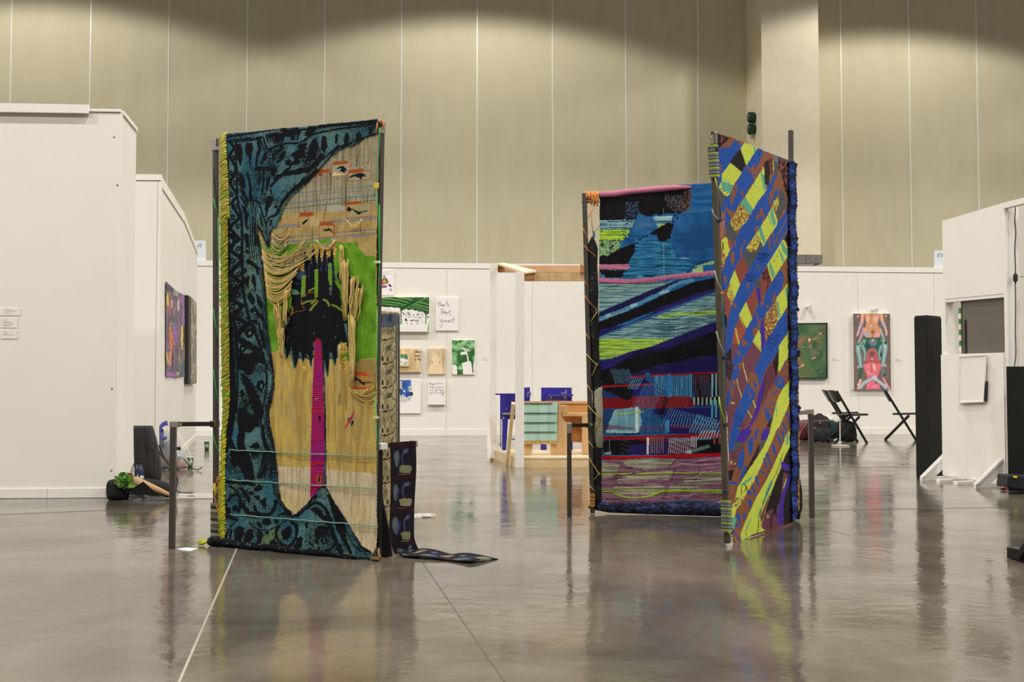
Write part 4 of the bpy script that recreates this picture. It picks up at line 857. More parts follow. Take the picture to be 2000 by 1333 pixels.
# ---- low rail with the dark runner; patterned panel behind
mtail = mat('dark_cloth', (18, 17, 22), .9)
BKP = Plane(D(734, 800, 6.55).xy, D(779, 800, 6.7).xy)
BT = thing('lotus_panel', 'narrow steel frame with beige lotus-patterned cloth behind the big palm tapestry', 'tapestry', (BKP.w(.06, 0)))
def lotus():
    a = Art(BKP, (733, 610, 776, 1075), .0026, .02); a.T(720, 600, 4.44)
    a.streak('0,0 400,0 400,2200 0,2200', [(150, 138, 100), (172, 158, 120), (184, 168, 128)], .3, .1, seed=2)
    K2 = (40, 42, 38)
    a.poly('60,60 250,50 255,150 215,168 180,190 60,175', (76, 84, 98), .5); a.streak('60,60 250,50 255,150 215,168 180,190 60,175', [(58, 66, 82), (96, 104, 116), (80, 88, 102)], .3, .08, seed=4); a.line('70,58 250,52', 7, (170, 150, 110), amp=.5); a.line('140,75 165,110 150,165', 10, (60, 62, 92)); a.line('212,168 250,158', 6, (170, 150, 100), amp=.5)
    a.poly('85,178 215,178 218,240 85,240', (150, 138, 100))
    for k in range(9): a.line([(92+k*14, 185+(k % 2)*8), (98+k*14, 232-(k % 3)*9)], 5, K2, amp=.4)
    for k in range(9):
        y0 = 262+k*207
        for j in range(-3, 4): a.ell((140+j*9, y0+18+abs(j)*3), 4.5, 11, K2, rot=j*.28)
        for sg in (-1, 1): a.line([(140, y0+30), (140+sg*28, y0+85), (140+sg*26, y0+110), (140, y0+170)], 5, K2)
        a.ell((142, y0+100), 9, 26, K2); a.ell((110, y0+188), 8, 24, K2); a.ell((180, y0+95), 14, 26, (84, 84, 76), rot=.3) if k < 3 else None; a.ell((172, y0+190), 9, 24, (76, 76, 68)); a.line([(92, y0+30), (92, y0+190)], 5, (100, 96, 78), amp=1)
        a.line([(210, y0+30), (195, y0+100), (225, y0+140), (205, y0+200)], 6, (92, 88, 74), amp=1); a.line([(175, y0+20), (205, y0+5)], 8, K2)
    a.poly('218,160 245,160 235,640 240,1200 225,1200 222,560', (82, 88, 96), 1); a.poly('80,1000 92,1000 92,1400 80,1400', (150, 150, 150))
    return a
ba = lotus(); ba.build('patterned_cloth', vm, BT, thick=.003, bend=lambda U, Z: .01*np.sin(U*60))
post(BKP, 776, 1040, 776, 618, .022, 'post', msteel, BT); post(BKP, 776, 618, 776, 612, .024, 'post_cap', mgalv, BT)
MB().bar(BKP.P(736, 616), BKP.P(776, 619), .02).obj('top_rail', msteel, BT); post(BKP, 741, 1040, 741, 620, .02, 'post', msteel, BT)
wc = MB().tube([BKP.P(x, y, .05) for x, y in ((737.5, 885), (739, 930), (741, 980), (746, 1020), (752, 1050))], .010, 6, flat=.4).obj('white_binding', mat('binding_white', (196, 190, 168), .8), BT, smooth=True)
RL = Plane(D(741, 900, 5.74).xy, D(806, 900, 5.95).xy)
RT = thing('low_rail', 'low steel rail on one post carrying the burgundy runner beside the palm tapestry', 'rail', RL.w(RL.L, 0))
zr = RL.uz(741, 871)[1]
MB().bar(RL.w(0, zr), RL.w(RL.L, zr), .024).obj('rail', msteel, RT); MB().bar(RL.w(-.02, zr-.004, .01), RL.w(.035, zr-.004, .01), .034).obj('clamp', mat('white_clamp', (205, 202, 194), .4), RT, bevel=.004); MB().bar(RL.w(RL.L-.02, zr, .01), RL.w(RL.L+.01, zr, .01), .034).obj('end_fitting', mgalv, RT, bevel=.003)
MB().bar(RL.w(RL.L-.006, 0), RL.w(RL.L-.006, zr), .026).obj('post', msteel, RT, bevel=.002); MB().bar(RL.w(0.01, 0), RL.w(0.01, zr), .02).obj('post', mat('black_paint', (30, 27, 23), .55), RT)
# the runner: hangs, then bends onto the floor and trails to the right
def runner():
    L1 = zr+.015; n_s = 420; n_w = 74
    path = []
    fl = [G(782, 1072), G(800, 1083), G(840, 1086), G(900, 1091), G(972, 1096)]
    wid = RL.L*.76
    S_ = []; 
    for i in range(n_s+1):
        t = i/n_s
        if t < .62: z = L1*(1-t/.62)+.014*0; S_.append((0, z, t))
        else: S_.append((1, 0, t))
    V = np.zeros((n_s+1, n_w+1, 3)); Cc = np.zeros((n_s+1, n_w+1, 3))
    A0 = RL.w(.045, 0, .03); ux, uy = RL.u.x, RL.u.y; nx, ny = RL.n.x, RL.n.y
    farP = catmull([tuple(p) for p in (RL.w(.27, 0, .035), G(815, 1079), G(868, 1082), G(905, 1088), G(973, 1093.5))], False, 20); nearP = catmull([tuple(p) for p in (RL.w(.12, 0, .04), G(782, 1089), G(812, 1092.5), G(870, 1097), G(918, 1103))], False, 20)
    farP = np.array([tuple(p) for p in farP]); nearP = np.array([tuple(p) for p in nearP])
    def at(P_, t): k = t*(len(P_)-1); i = int(min(k, len(P_)-2)); return P_[i]*(1-(k-i))+P_[i+1]*(k-i)
    for i, (md, z, t) in enumerate(S_):
        for j in range(n_w+1):
            w_ = j/n_w
            if md == 0:
                s = t/.62; nar = np.interp(s, [0, .25, .5, .8, 1], [.04, .0, .06, .10, .14])
                u = .045+wid*(nar*.4+w_*(1-nar*.6))+.045*max(0, 1-z/.13)**2; o = .03+.008*math.sin(w_*7+s*5)+.02*max(0, s-.9)*10*.2
                p = RL.w(u, max(z, .012), o); V[i, j] = tuple(p)
            else:
                s = (t-.62)/.38; a_ = at(farP, s); b_ = at(nearP, s); q = b_*(1-w_)+a_*w_; V[i, j] = (q[0], q[1], .006+.009*math.sin(s*14+w_*3)*(.4+.6*w_)*(1 if s > .04 else s/.04)+.004)
    # picture on the runner: four repeated dim frames
    tt, ww = np.meshgrid(np.linspace(0, 1, n_s+1), np.linspace(0, 1, n_w+1), indexing='ij')
    class RA(Art): pass
    a = Art.__new__(Art); a.X = ww*62; a.Y = tt*340; a.C = np.zeros(a.X.shape+(3,)); a.H = np.zeros(a.X.shape); a.M = np.ones(a.X.shape, bool); a.t = (0, 0, 1.)
    a.C[:] = (24, 20, 34); a.streak('-1,-1 63,-1 63,341 -1,341', [(22, 18, 30), (30, 22, 40), (40, 24, 36)], .2, .1, seed=3)
    for k in range(7):
        y0 = 6+k*62 if k < 3 else 6+186+(k-3)*38
        sc = 1 if k < 3 else .6
        Yf = lambda y: y0+y*sc
        a.poly([(0, Yf(-6)), (62, Yf(-6)), (62, Yf(2)), (0, Yf(2))], (52, 18, 24), .8)
        a.line([(2, Yf(0)), (2, Yf(60))], 3, (46, 20, 30)); a.poly([(6, Yf(16)), (14, Yf(10)), (20, Yf(14)), (21, Yf(28)), (16, Yf(42)), (8, Yf(32))], (98, 112, 122), .8, .4, sm=True); a.ell((14, Yf(22)), 6, 11*sc, (122, 134, 132), soft=1)
        a.line([(44, Yf(11)), (38, Yf(12)), (32, Yf(22)), (34, Yf(38))], 7, (70, 76, 128), 3); a.ell((40, Yf(13)), 7, 4*sc, (104, 118, 134), soft=.6)
        a.poly([(24, Yf(40)), (32, Yf(38)), (50, Yf(40)), (52, Yf(46)), (48, Yf(54)), (26, Yf(52))], (146, 148, 110) if k != 1 else (170, 160, 130), .8); a.ell((34, Yf(44)), 6, 5*sc, (160, 170, 70), soft=.8); a.line([(22, Yf(56)), (46, Yf(56))], 1.6, (150, 146, 116)); a.line([(24, Yf(20)), (20, Yf(36))], 4, (60, 60, 120))
        if k == 0: a.line([(52, Yf(24)), (50, Yf(38))], 4, (26, 24, 44))
    col = lin(np.clip(a.C*.78, 0, 255))*GAIN
    nv, nu = n_s+1, n_w+1; idx = np.arange(nv*nu).reshape(nv, nu); q = np.stack([idx[:-1, :-1], idx[:-1, 1:], idx[1:, 1:], idx[1:, :-1]], -1).reshape(-1, 4)
    me = bpy.data.meshes.new('runner'); me.from_pydata(V.reshape(-1, 3).tolist(), [], q.tolist()); me.update()
    ca = me.color_attributes.new('Col', 'FLOAT_COLOR', 'POINT'); ca.data.foreach_set('color', np.hstack([col.reshape(-1, 3), np.ones((nv*nu, 1))]).astype(np.float32).ravel())
    me.polygons.foreach_set('use_smooth', [True]*len(me.polygons)); me.materials.append(vm); o = bpy.data.objects.new('woven_runner', me); COL.objects.link(o)
    sd = o.modifiers.new('thick', 'SOLIDIFY'); sd.thickness = .005; sd.offset = 0
    return o
rn = runner(); tag(rn, 'dark burgundy woven runner draped over the low rail and trailing across the floor', 'runner')
# small things on the floor by the frame
pp = MB(); q = [G(346, 1074), G(362, 1071.5), G(388, 1073.5), G(372, 1078)]
pp.prism([p+Vector((0, 0, .004)) for p in q], [p+Vector((0, 0, .0)) for p in q]); tag(pp.obj('paper_sheet', mat('paper', (226, 228, 232), .7), None), 'small white sheet of paper on the floor at the foot of the left side post', 'paper')
fb = thing('floor_box_lid', 'pale rectangular floor box lid set in the floor behind the left side rail', 'floor box', G(380, 970))
q = [G(343, 975), G(440, 975), G(440, 965.5), G(352, 965.5)]; MB().prism([p+Vector((0, 0, .006)) for p in q], [p for p in q]).obj('lid_plate', mat('lid_grey', (176, 168, 158), .45), fb)
q = [G(366, 972.3), G(381, 972.0), G(380, 970.2), G(369, 970.4)]; MB().prism([p+Vector((0, 0, .009)) for p in q], [p+Vector((0, 0, .005)) for p in q]).obj('lid_handle', mat('lid_dark', (110, 100, 92), .5), fb)
cl = MB(); rs2 = np.random.RandomState(5)
for k in range(70):
    x = 806+rs2.rand()*28; y = 1007+rs2.rand()*5; p = G(x, y); an = rs2.rand()*.8-.4; cl.tube([p+Vector((0, 0, .008)), p+Vector((.03*math.cos(an), .05*math.sin(an), .012)), p+Vector((.06*math.cos(an), .09*math.sin(an), .004))], .0022, 5)
q = [G(795, 1013), G(824, 1012.5), G(826, 1009), G(800, 1006)]; cl.prism([p+Vector((0, 0, .006)) for p in q], [p for p in q])
o = cl.obj('fringed_cloth', mat('cloth_white', (220, 216, 208), .9), None); tag(o, 'scrap of white fringed cloth on the floor behind the low rail', 'cloth'); o['kind'] = 'stuff'
# ================================================================ blue tapestry (left wing of the right-hand frame)
BLP = Plane(G(1157, 1003).xy, G(1424, 1010).xy)
BLT = thing('tapestry_frame', 'blue, lime and black night-scene tapestry with pink hem, laced to a steel frame', 'tapestry', BLP.w(.4, 0))
def blue_art():
    a = Art(BLP, (1164, 350, 1432, 988), .0033, .02)
    IND, BL, CY, PK, LM, BK = (32, 26, 88), (28, 84, 138), (120, 164, 172), (178, 106, 132), (152, 188, 44), (14, 13, 18)
    a.T(1120, 340, 3.703)
    a.streak('-100,-100 1400,-100 1400,3000 -100,3000', [(24, 76, 128), (30, 92, 146), (36, 100, 152)], .03, .15, seed=1, h=.002)
    a.streak('440,480 700,470 740,600 860,650 800,740 180,760 180,700 400,640', [(14, 54, 84), (28, 100, 136), (60, 132, 160), (30, 92, 150)], .03, .55, seed=2, contrast=3, h=.005)
    a.streak('700,300 1040,260 1040,640 860,650 740,600', [(28, 84, 138), (22, 72, 122)], .1, .1, seed=3); a.poly('860,380 1040,370 1040,520 820,560 740,500', (24, 70, 124), 6, .1); a.ell((760, 350), 120, 90, (50, 104, 156), soft=1, mix=.6); a.ell((510, 360), 120, 60, (64, 108, 150), soft=.8, mix=.8); a.ell((800, 610), 50, 10, (130, 170, 196), soft=.8); a.ell((480, 740), 40, 10, (100, 160, 190), soft=.8); a.ell((900, 640), 80, 18, (20, 60, 100), soft=1)
    a.poly('180,145 450,140 830,95 850,170 820,260 760,290 700,280 640,300 590,290 560,310 500,300 470,270 450,330 380,335 180,335', BK, 2.2, .35)
    for k in range(26): a.line([(185, 160+k*6.5), (340+RNG.rand()*280, 158+k*6.2)], 2, (36, 30, 34), amp=.8)
    I = a.sel('650,150 780,150 800,260 740,280 680,230'); x, y = a.X[I], a.Y[I]; k = vnoise(x*.9, y*.9, 3) > .58; a.C[(I[0][k], I[1][k])] = (92, 86, 88)
    I = a.sel('800,90 850,90 860,260 780,290 790,200'); x, y = a.X[I], a.Y[I]; k = vnoise(x*.8, y*.8, 5) > .52; a.C[(I[0][k], I[1][k])] = (96, 72, 56)
    I = a.sel('380,200 470,200 480,310 370,320'); x, y = a.X[I], a.Y[I]; k = vnoise(x*.8, y*.8, 6) > .6; a.C[(I[0][k], I[1][k])] = (60, 84, 116)
    SC_ = [(56, 90, 110), CY, (150, 184, 190)]
    a.streak('180,336 450,326 430,380 400,402 180,402', SC_, .02, .6, seed=2, contrast=3, h=.006, amp=1.4); a.streak('575,312 715,296 712,340 660,365 620,388 590,350', SC_, .02, .6, seed=2, contrast=3, h=.004, amp=1.5)
    a.streak('180,402 412,395 390,450 350,480 180,488', [(80, 120, 30), LM, (172, 206, 60)], .02, .7, seed=4, contrast=3, h=.006, amp=1.2); a.line('612,382 660,364', 10, LM)
    I = a.sel('175,485 340,470 330,545 240,590 175,602', 1, .4); x, y = a.X[I], a.Y[I]; n = vnoise(x*.65, y*.65, 2); a.C[I] = np.where((n > .55)[:, None], np.array((24, 40, 76)), np.where((n > .3)[:, None], np.array(LM), np.array(CY)))
    I = a.sel('180,336 450,326 430,480 200,500'); x, y = a.X[I], a.Y[I]; k = (vnoise(x*.8, y*.8, 9) > .80) | ((vnoise(x*.8, y*.8, 10) > .62) & (x > 1215)); a.C[(I[0][k], I[1][k])] = (28, 50, 90)
    a.poly('175,602 250,585 350,530 445,492 440,560 420,600 400,640 385,655 175,656', BK, 1.8, .4); a.poly('548,432 620,390 680,352 718,360 722,400 700,440 705,470 650,490 620,485 600,440', BK, 2, .4)
    for q in ((480, 470), (505, 455), (530, 448), (460, 500), (440, 560), (420, 590), (735, 300), (750, 318), (720, 345)): a.ell(q, 9, 7, BK)
    a.line('175,672 385,672', 36, PK, h=.006, amp=.8); a.poly('182,694 376,694 360,720 350,752 240,752 200,720', BK, 2.5, .4)
    for k in range(9): a.line([(176, 798+k*4), (500, 790+k*4)], 2, (90, 126, 140))
    Q = '175,796 400,792 640,780 720,776 560,840 400,905 175,1002'
    a.streak(Q, [(78, 112, 116), (112, 148, 148), (138, 170, 170)], .02, .55, seed=6, contrast=3.2, h=.007)
    a.line('180,850 330,796', 4, (40, 80, 120)); a.line('180,930 480,800', 4, (50, 100, 140))
    a.poly('800,760 860,700 905,660 1030,614 1040,660 940,690 870,735', (110, 150, 150), 1); a.poly('860,690 935,670 940,715 860,722', (150, 180, 110), .8); a.poly('935,660 1040,650 1040,712 940,716', BL); a.line('790,745 880,660 1030,615', 7, (24, 30, 60)); a.line('880,665 1040,645', 5, (150, 180, 60))
    a.line('175,768 400,776 560,765 700,745 850,732 1035,714', 32, PK, h=.007, amp=.8); a.line('175,780 400,790 700,752 1035,722', 5, (120, 60, 100)); a.line('175,790 390,795', 5, (110, 60, 100))
    a.poly('175,1010 540,845 760,765 840,755 700,830 430,940 175,1045', (26, 24, 66), .6); a.line('185,1050 280,1015 430,955 640,855 760,790 860,772', 26, (76, 130, 168), amp=1.6, fr=.5); a.line('240,1030 260,1020', 22, (130, 170, 190)); a.line('420,955 450,945', 24, (140, 176, 190)); a.line('630,860 680,848', 20, (140, 176, 190)); a.line('180,1062 400,985', 4, (150, 180, 80))
    a.poly('175,1075 430,978 700,850 860,785 1035,745 1040,850 760,930 560,1000 175,1150', BK, 1); a.poly('175,1128 380,1090 560,1012 600,975 760,915 900,860 1040,822 1040,862 760,965 500,1070 175,1188', IND, 1)
    for k in range(7): a.line([(600+k*60, 1000-k*22), (680+k*60, 960-k*22)], 3, (60, 60, 100), mix=.6)
    Q = '175,1190 400,1100 700,985 1040,856 1040,1062 860,1130 700,1196 450,1190 175,1200'
    a.streak(Q, [(50, 88, 100), (106, 146, 152), (134, 166, 170), (80, 120, 126)], .02, .5, seed=7, contrast=3.4, h=.009)
    for q in ('640,1045 760,1020 900,1018 1040,1012', '620,1035 800,1005 1040,1000'): a.line(q, 9, LM, amp=1)
    a.line('880,985 1040,995', 6, LM)
    a.line('175,1186 430,1080 700,975 1040,850', 6, (50, 120, 170)); a.line('330,1190 600,1090 860,1010 1040,955', 4, (40, 60, 90)); a.line('175,1270 420,1195', 4, (40, 60, 60))
    a.streak('175,1195 450,1190 710,1194 560,1250 400,1290 270,1340 175,1340', [(92, 130, 40), LM, (178, 206, 70), (130, 170, 90)], .02, .6, seed=8, contrast=3.4, h=.009)
    a.poly('270,1340 400,1290 560,1250 710,1192 1040,1064 1040,1130 700,1260 500,1340', IND, 1); a.poly('500,1340 700,1255 1040,1130 1040,1340', BK, 1)
    for k in range(30): a.line([(560+RNG.rand()*200, 1330-k*8), (800+RNG.rand()*240, 1290-k*8)], 2, (38, 30, 66), amp=.8)
    a.line('652,490 655,740', 3, (120, 170, 130)); a.line('655,780 652,1300', 2, (60, 80, 60), mix=.5); a.line('652,250 652,300', 2, (100, 130, 110))
    a.T(1120, 680, 3.703)
    a.poly('170,100 300,85 520,0 1080,0 1080,330 170,330', (20, 16, 54)); a.poly('200,170 450,60 760,0 1060,0 1060,60 700,150 450,190 400,380 210,300', BK, 1.5); a.poly('550,170 1050,60 1050,190 550,200', (26, 22, 78), 1); a.streak('380,200 700,100 1050,40 1050,60 700,140 400,230', [(20, 16, 40), (36, 30, 90)], .02, .4, seed=2)
    a.poly('185,95 330,60 460,20 300,130 185,170', (34, 30, 96), 1)
    def bars(x0, x1, dx, y0, y1, c, w, sl=0., jit=6, prob=1.):
        x = x0
        while x < x1:
            if RNG.rand() < prob: a.line([(x, y0+RNG.rand()*jit), (x-sl*(y1-y0), y1-RNG.rand()*jit)], w, c, sm=False)
            x += dx
    a.poly('170,350 430,350 560,345 700,340 860,360 870,430 620,440 210,440', (112, 18, 26), 1.2); a.poly('560,255 700,345 520,350 400,355 480,250', (30, 30, 100)); a.poly('500,205 860,190 860,358 740,352 560,262', (24, 70, 118)); a.poly('870,190 1050,180 1050,420 870,420', (34, 14, 22)); a.poly('860,200 1050,192 1050,260 860,262', (60, 18, 34))
    a.poly('205,300 300,320 390,360 205,360', (24, 50, 100), 1); a.poly('205,280 440,260 420,370 390,380 230,310', BK, 1)
    a.poly('205,440 560,440 670,510 660,620 205,620', (28, 60, 110)); a.poly('560,440 1060,430 1060,620 660,620 640,510', (28, 26, 92)); a.poly('660,350 700,345 640,510 610,500', (24, 10, 20)); a.poly('300,445 480,428 500,520 470,615 240,618 260,540', (118, 168, 180), 1.4)
    a.poly('205,560 300,560 560,590 205,590', (110, 22, 40), 1, mix=.5); a.poly('480,570 1060,540 1060,580 480,590', (110, 22, 44), 1, mix=.6)
    a.line('205,280 400,272 570,265', 16, (132, 24, 28)); a.line('410,212 560,200 720,192 1055,178', 13, (140, 24, 30)); a.poly('520,180 550,178 548,205 520,207', BL)
    bars(590, 860, 13, 200, 350, (96, 160, 190), 4); bars(870, 1000, 15, 195, 350, (70, 90, 130), 3); bars(690, 700, 10, 200, 350, (40, 120, 190), 26); bars(850, 856, 10, 195, 355, (60, 130, 170), 14); bars(1004, 1046, 28, 188, 352, (104, 176, 188), 13); bars(1004, 1046, 28, 380, 500, (70, 150, 170), 14); bars(270, 400, 14, 150, 260, (80, 120, 150), 4, sl=-.35); bars(440, 520, 16, 210, 300, (80, 140, 170), 5, .5); bars(520, 680, 18, 255, 500, (60, 110, 160), 5, .45, prob=.9)
    for k in range(7): a.poly([(868+k*30, 358), (878+k*30, 358), (878+k*30, 415), (868+k*30, 415)], (140, 180, 176))
    for k in range(34): a.line([(440+k*12+RNG.rand()*5, 350), (420+k*12+RNG.rand()*5, 430)], 3, (170, 80, 80), mix=.7)
    bars(320, 470, 11, 440, 605, (60, 100, 130), 3); bars(460, 472, 12, 432, 600, (190, 210, 206), 22); a.line('310,478 500,462', 10, LM, amp=1, mix=.8); a.line('240,600 450,612', 10, (150, 200, 200), amp=1); a.line('250,622 480,620', 6, BK)
    bars(490, 660, 10, 480, 615, (50, 110, 160), 3); bars(665, 690, 12, 520, 615, (60, 140, 190), 9)
    for k in range(20): a.line([(700+k*17, 440+k*4), (640+k*22, 560+k*2)], 6, (80, 140, 180), sm=False, mix=.9)
    for k in range(9): a.line([(900+k*20, 480+k*6), (840+k*22, 610)], 7, (90, 150, 190), sm=False)
    a.line('215,650 430,650 700,640 1080,630', 26, (138, 20, 28), amp=1); a.poly('430,660 690,655 690,690 430,690', (90, 16, 36), 1); a.poly('200,668 430,664 700,690 1080,650 1080,770 225,775', (16, 13, 22), 1); a.poly('410,700 690,680 690,770 380,770', (34, 26, 84), 1); a.poly('690,690 880,690 830,765 690,770', (36, 28, 90), 1)
    bars(535, 545, 8, 650, 770, (206, 200, 196), 8); bars(560, 660, 13, 640, 765, (160, 130, 140), 3); bars(700, 860, 15, 650, 765, (190, 150, 140), 6, .1); bars(860, 890, 14, 640, 720, (200, 180, 176), 8)
    for k in range(8): a.line([(900+k*22, 660), (930+k*20, 600)], 7, (190, 180, 180), sm=False)
    a.poly('815,740 985,700 990,720 850,765', (96, 110, 110), 1); a.poly('815,742 855,738 858,762 820,765', (170, 184, 184)); a.poly('990,660 1080,640 1080,730 990,740', BK, 1); bars(1020, 1070, 35, 645, 690, (120, 60, 60), 16); a.poly('225,755 275,750 275,772 225,772', (130, 160, 170), .6); bars(262, 266, 8, 660, 750, (120, 140, 150), 5)
    for k in range(24): a.line([(335, 672+k*4), (400, 670+k*4)], 1.5, (60, 60, 60), mix=.7)
    a.line('215,792 400,795 700,785 1085,772', 24, (170, 18, 24), h=.004, amp=.8)
    # mauve foot with lime lines
    a.streak('190,812 760,800 1085,785 1085,1110 800,1105 700,1110 440,1125 200,1112', [(98, 66, 84), (140, 100, 120), (152, 112, 134), (120, 84, 100)], .015, .6, seed=3, contrast=3.2, h=.006)
    for q, c in (('205,815 340,850 300,930 205,945', (146, 138, 122)), ('340,815 560,800 760,800 700,850 520,880 380,850', (140, 138, 120)), ('320,940 420,900 620,890 720,880 690,950 480,960 330,980', (150, 142, 126)), ('290,1000 640,990 660,1030 560,1060 300,1060', (150, 142, 126)), ('680,1010 860,950 1085,880 1085,940 900,1010 700,1030', (148, 142, 124)), ('780,930 1085,900 1085,960 860,1000', (140, 134, 120))):
        a.streak(q, [tuple(v*.8 for v in c), c, tuple(min(255, v*1.12) for v in c)], .02, .6, seed=5, contrast=3.4, h=.006, amp=2)
    a.poly('400,805 560,795 640,800 520,830', (150, 176, 166), 1, mix=.7)
    for q, w_, c in (('190,912 600,908 1085,902', 7, LM), ('205,1022 300,1024 700,1030 1085,1038', 9, (130, 150, 60)), ('205,1036 290,1038', 8, LM), ('290,1045 350,1072 450,1085 560,1070 640,1040 760,1030 1085,1030', 9, LM), ('560,1060 700,1038 1085,1044', 6, LM)): a.line(q, w_, c, amp=.8, h=.004)
    for q in ('300,940 480,900 740,880', '205,960 380,935', '690,870 760,800 900,800', '240,1090 420,1110 700,1095 780,1080', '350,860 520,890', '740,880 690,1000 650,1090', '920,860 880,960'): a.line(q, 6, (90, 50, 70), amp=1)
    for q in ('740,850 860,830 1020,800 1080,800', '740,830 900,850 1085,830', '880,940 950,900 1085,880', '760,1080 850,1060 920,1010', '780,1095 900,1050'): a.line(q, 5, (180, 140, 165), amp=1, h=.004)
    a.T(0, 0, 1)
    a.cut('1171,377 1240,368 1340,360 1420,355 1420,981 1410,981 1360,983 1300,981 1270,985 1240,987 1200,985 1176,984 1175,900 1177,880 1178,860 1177,800 1176,760 1172,720 1169,700 1169,560 1170,430', .4, .6)
    return a
ba2 = blue_art(); ba2.build('tapestry', vm, BLT, thick=.004, hz=.38, bend=lambda U, Z: .012*np.sin(Z*2.4+1)+.005*np.sin(U*9+Z*5))
MB().tube([BLP.P(x, y, .0) for x, y in ((1171, 385), (1250, 376), (1340, 369), (1435, 363))], .018, 10).obj('top_roll', mat('blue_cloth', (34, 90, 150), .9), BLT, smooth=True)
prr = [BLP.P(x, y, .022+.002*math.sin(x)) for x, y in ((1172, 380), (1200, 379), (1236, 374), (1280, 370), (1320, 367), (1350, 365.5))]
MB().tube(prr, [.020, .022, .020, .021, .018, .008], 10).obj('pink_roll', mat('pink_yarn', (184, 110, 136), .9, bump=.5, bscale=50, stretch=(.2, 1, 1)), BLT, smooth=True)
post(BLP, 1157.5, 1003, 1141.5, 378, .030, 'post', msteel, BLT, o=.03)
MB().bar(BLP.P(1140, 384), BLP.P(1440, 370, -.03), .026).obj('top_rail', msteel, BLT); MB().bar(BLP.P(1150, 990, -.02), BLP.P(1440, 992, -.02), .026).obj('bottom_rail', msteel, BLT)
MB().bar(BLP.P(1136, 396), BLP.P(1170, 394), .010).obj('cross_pin', msteel, BLT)
wr = MB()
for k in range(9):
    x = 1144+k*2.9; wr.tube([BLP.P(x, 374, .03), BLP.P(x+1, 383, .045), BLP.P(x+.5, 392 if k < 6 else 396+3*(k % 2), .03)], .0052, 6, [(210, 150, 60), (196, 110, 80), (220, 170, 90), (190, 90, 84)][k % 4])
for k in range(4):
    x = 1155+k*3.2; wr.tube([BLP.P(x, 375, .035), BLP.P(x+1, 390, .045), BLP.P(x+2*(k % 2), 400+k % 2*3, .03)], .005, 6, [(206, 120, 76), (216, 160, 70)][k % 2])
tag(wr.obj('rail_wrapping', vmy, BLT, smooth=True), kind='stuff')
# the dark stuffed edge running down beside the post and under the cloth
ed = MB(); ep = []
for t in np.linspace(0, 1, 46):
    y = 462+(986-462)*t; x = float(np.interp(y, [462, 500, 600, 700, 800, 900, 986], [1157, 1157, 1159, 1163, 1168, 1168, 1166])); p = BLP.P(x, y, .0); ep.append((p, .004+.032*min(1, t*28)*(1+.08*math.sin(t*40))))
ed.tube([e[0] for e in ep], [e[1] for e in ep], 12)
def furmat(name, c1, c2, c3=None):
    return mat(name, c1, .95, scale=26, col2=c2, thr=(.55, .72), bump=.5, bscale=90)
ed.obj('stuffed_edge', furmat('dark_fur', (15, 17, 18), (58, 64, 66)), BLT, smooth=True)
MB().tube([BLP.P(x, y, .004) for x, y in ((1167, 742), (1168, 765), (1170, 800), (1170, 840), (1170, 872), (1169, 885))], [.014, .034, .038, .038, .034, .012], 12).obj('pale_fur_patch', mat('pale_fur', (138, 134, 114), .95, scale=60, col2=(176, 170, 146), bump=.6, bscale=110), BLT, smooth=True)
MB().tube([BLP.P(x, y, .006) for x, y in ((1157, 492), (1158, 505), (1159, 535), (1158, 548))], [.008, .024, .025, .006], 10).obj('grey_fur_patch', mat('grey_fur', (84, 90, 88), .95, scale=40, col2=(30, 32, 32), bump=.5, bscale=110), BLT, smooth=True)
MB().tube([BLP.P(x, y, .006) for x, y in ((1160, 668), (1163, 690), (1164, 720), (1166, 740))], [.008, .022, .024, .014], 10).obj('lilac_fur_patch', mat('lilac_fur', (92, 88, 116), .95, scale=40, col2=(26, 26, 32), bump=.5, bscale=110), BLT, smooth=True)
MB().tube([BLP.P(x, y, .01) for x, y in ((1160, 989), (1190, 990), (1260, 992), (1340, 994), (1418, 996))], [.026, .042, .045, .046, .046], 12).obj('bottom_bolster', mat('navy_fur', (14, 17, 30), .95, scale=30, col2=(70, 88, 150), thr=(.46, .74), stretch=(1, 1, 2.5), bump=.6, bscale=90), BLT, smooth=True)
for q in (((1137, 442), (1144, 458), (1148, 468)), ((1139, 478), (1150, 490), (1163, 500)), ((1147, 428), (1166, 398)), ((1152, 396), (1158, 455)), ((1164, 452), (1172, 436)), ((1138, 545), (1150, 562)), ((1140, 574), (1152, 592), (1166, 606)), ((1154, 628), (1166, 610)), ((1143, 650), (1152, 664)), ((1145, 692), (1156, 704), (1166, 713), (1156, 734)), ((1147, 752), (1155, 766)), ((1148, 792), (1160, 806), (1172, 818), (1160, 842)), ((1149, 862), (1160, 876)), ((1150, 894), (1158, 908), (1170, 926), (1160, 938)), ((1152, 950), (1162, 960))):
    lace(BLP, q, mor if q[0][1] < 600 else mye, .0026, 'lacing_cord', BLT, .05)
for k, y in enumerate((964, 967.5, 971, 974.5, 978, 981.5, 985, 988)): lace(BLP, ((1150, y-1), (1157, y+2), (1162, y)), mye if k % 2 else mor, .003, 'lacing_cord', BLT, .05)
MB().tube([BLP.P(1160, 452, .02), BLP.P(1160, 464, .02)], [.006, .010], 8).obj('tie_knot', mat('tie_blue', (80, 96, 116), .9), BLT)
for (x, y) in ((1165, 607), (1166, 712), (1171, 818), (1170, 926)): MB().bar(BLP.P(x-2.5, y, .04), BLP.P(x+2.5, y, .04), .012, .018).obj('cloth_loop', mat('loop_mauve', (110, 84, 92), .9), BLT)
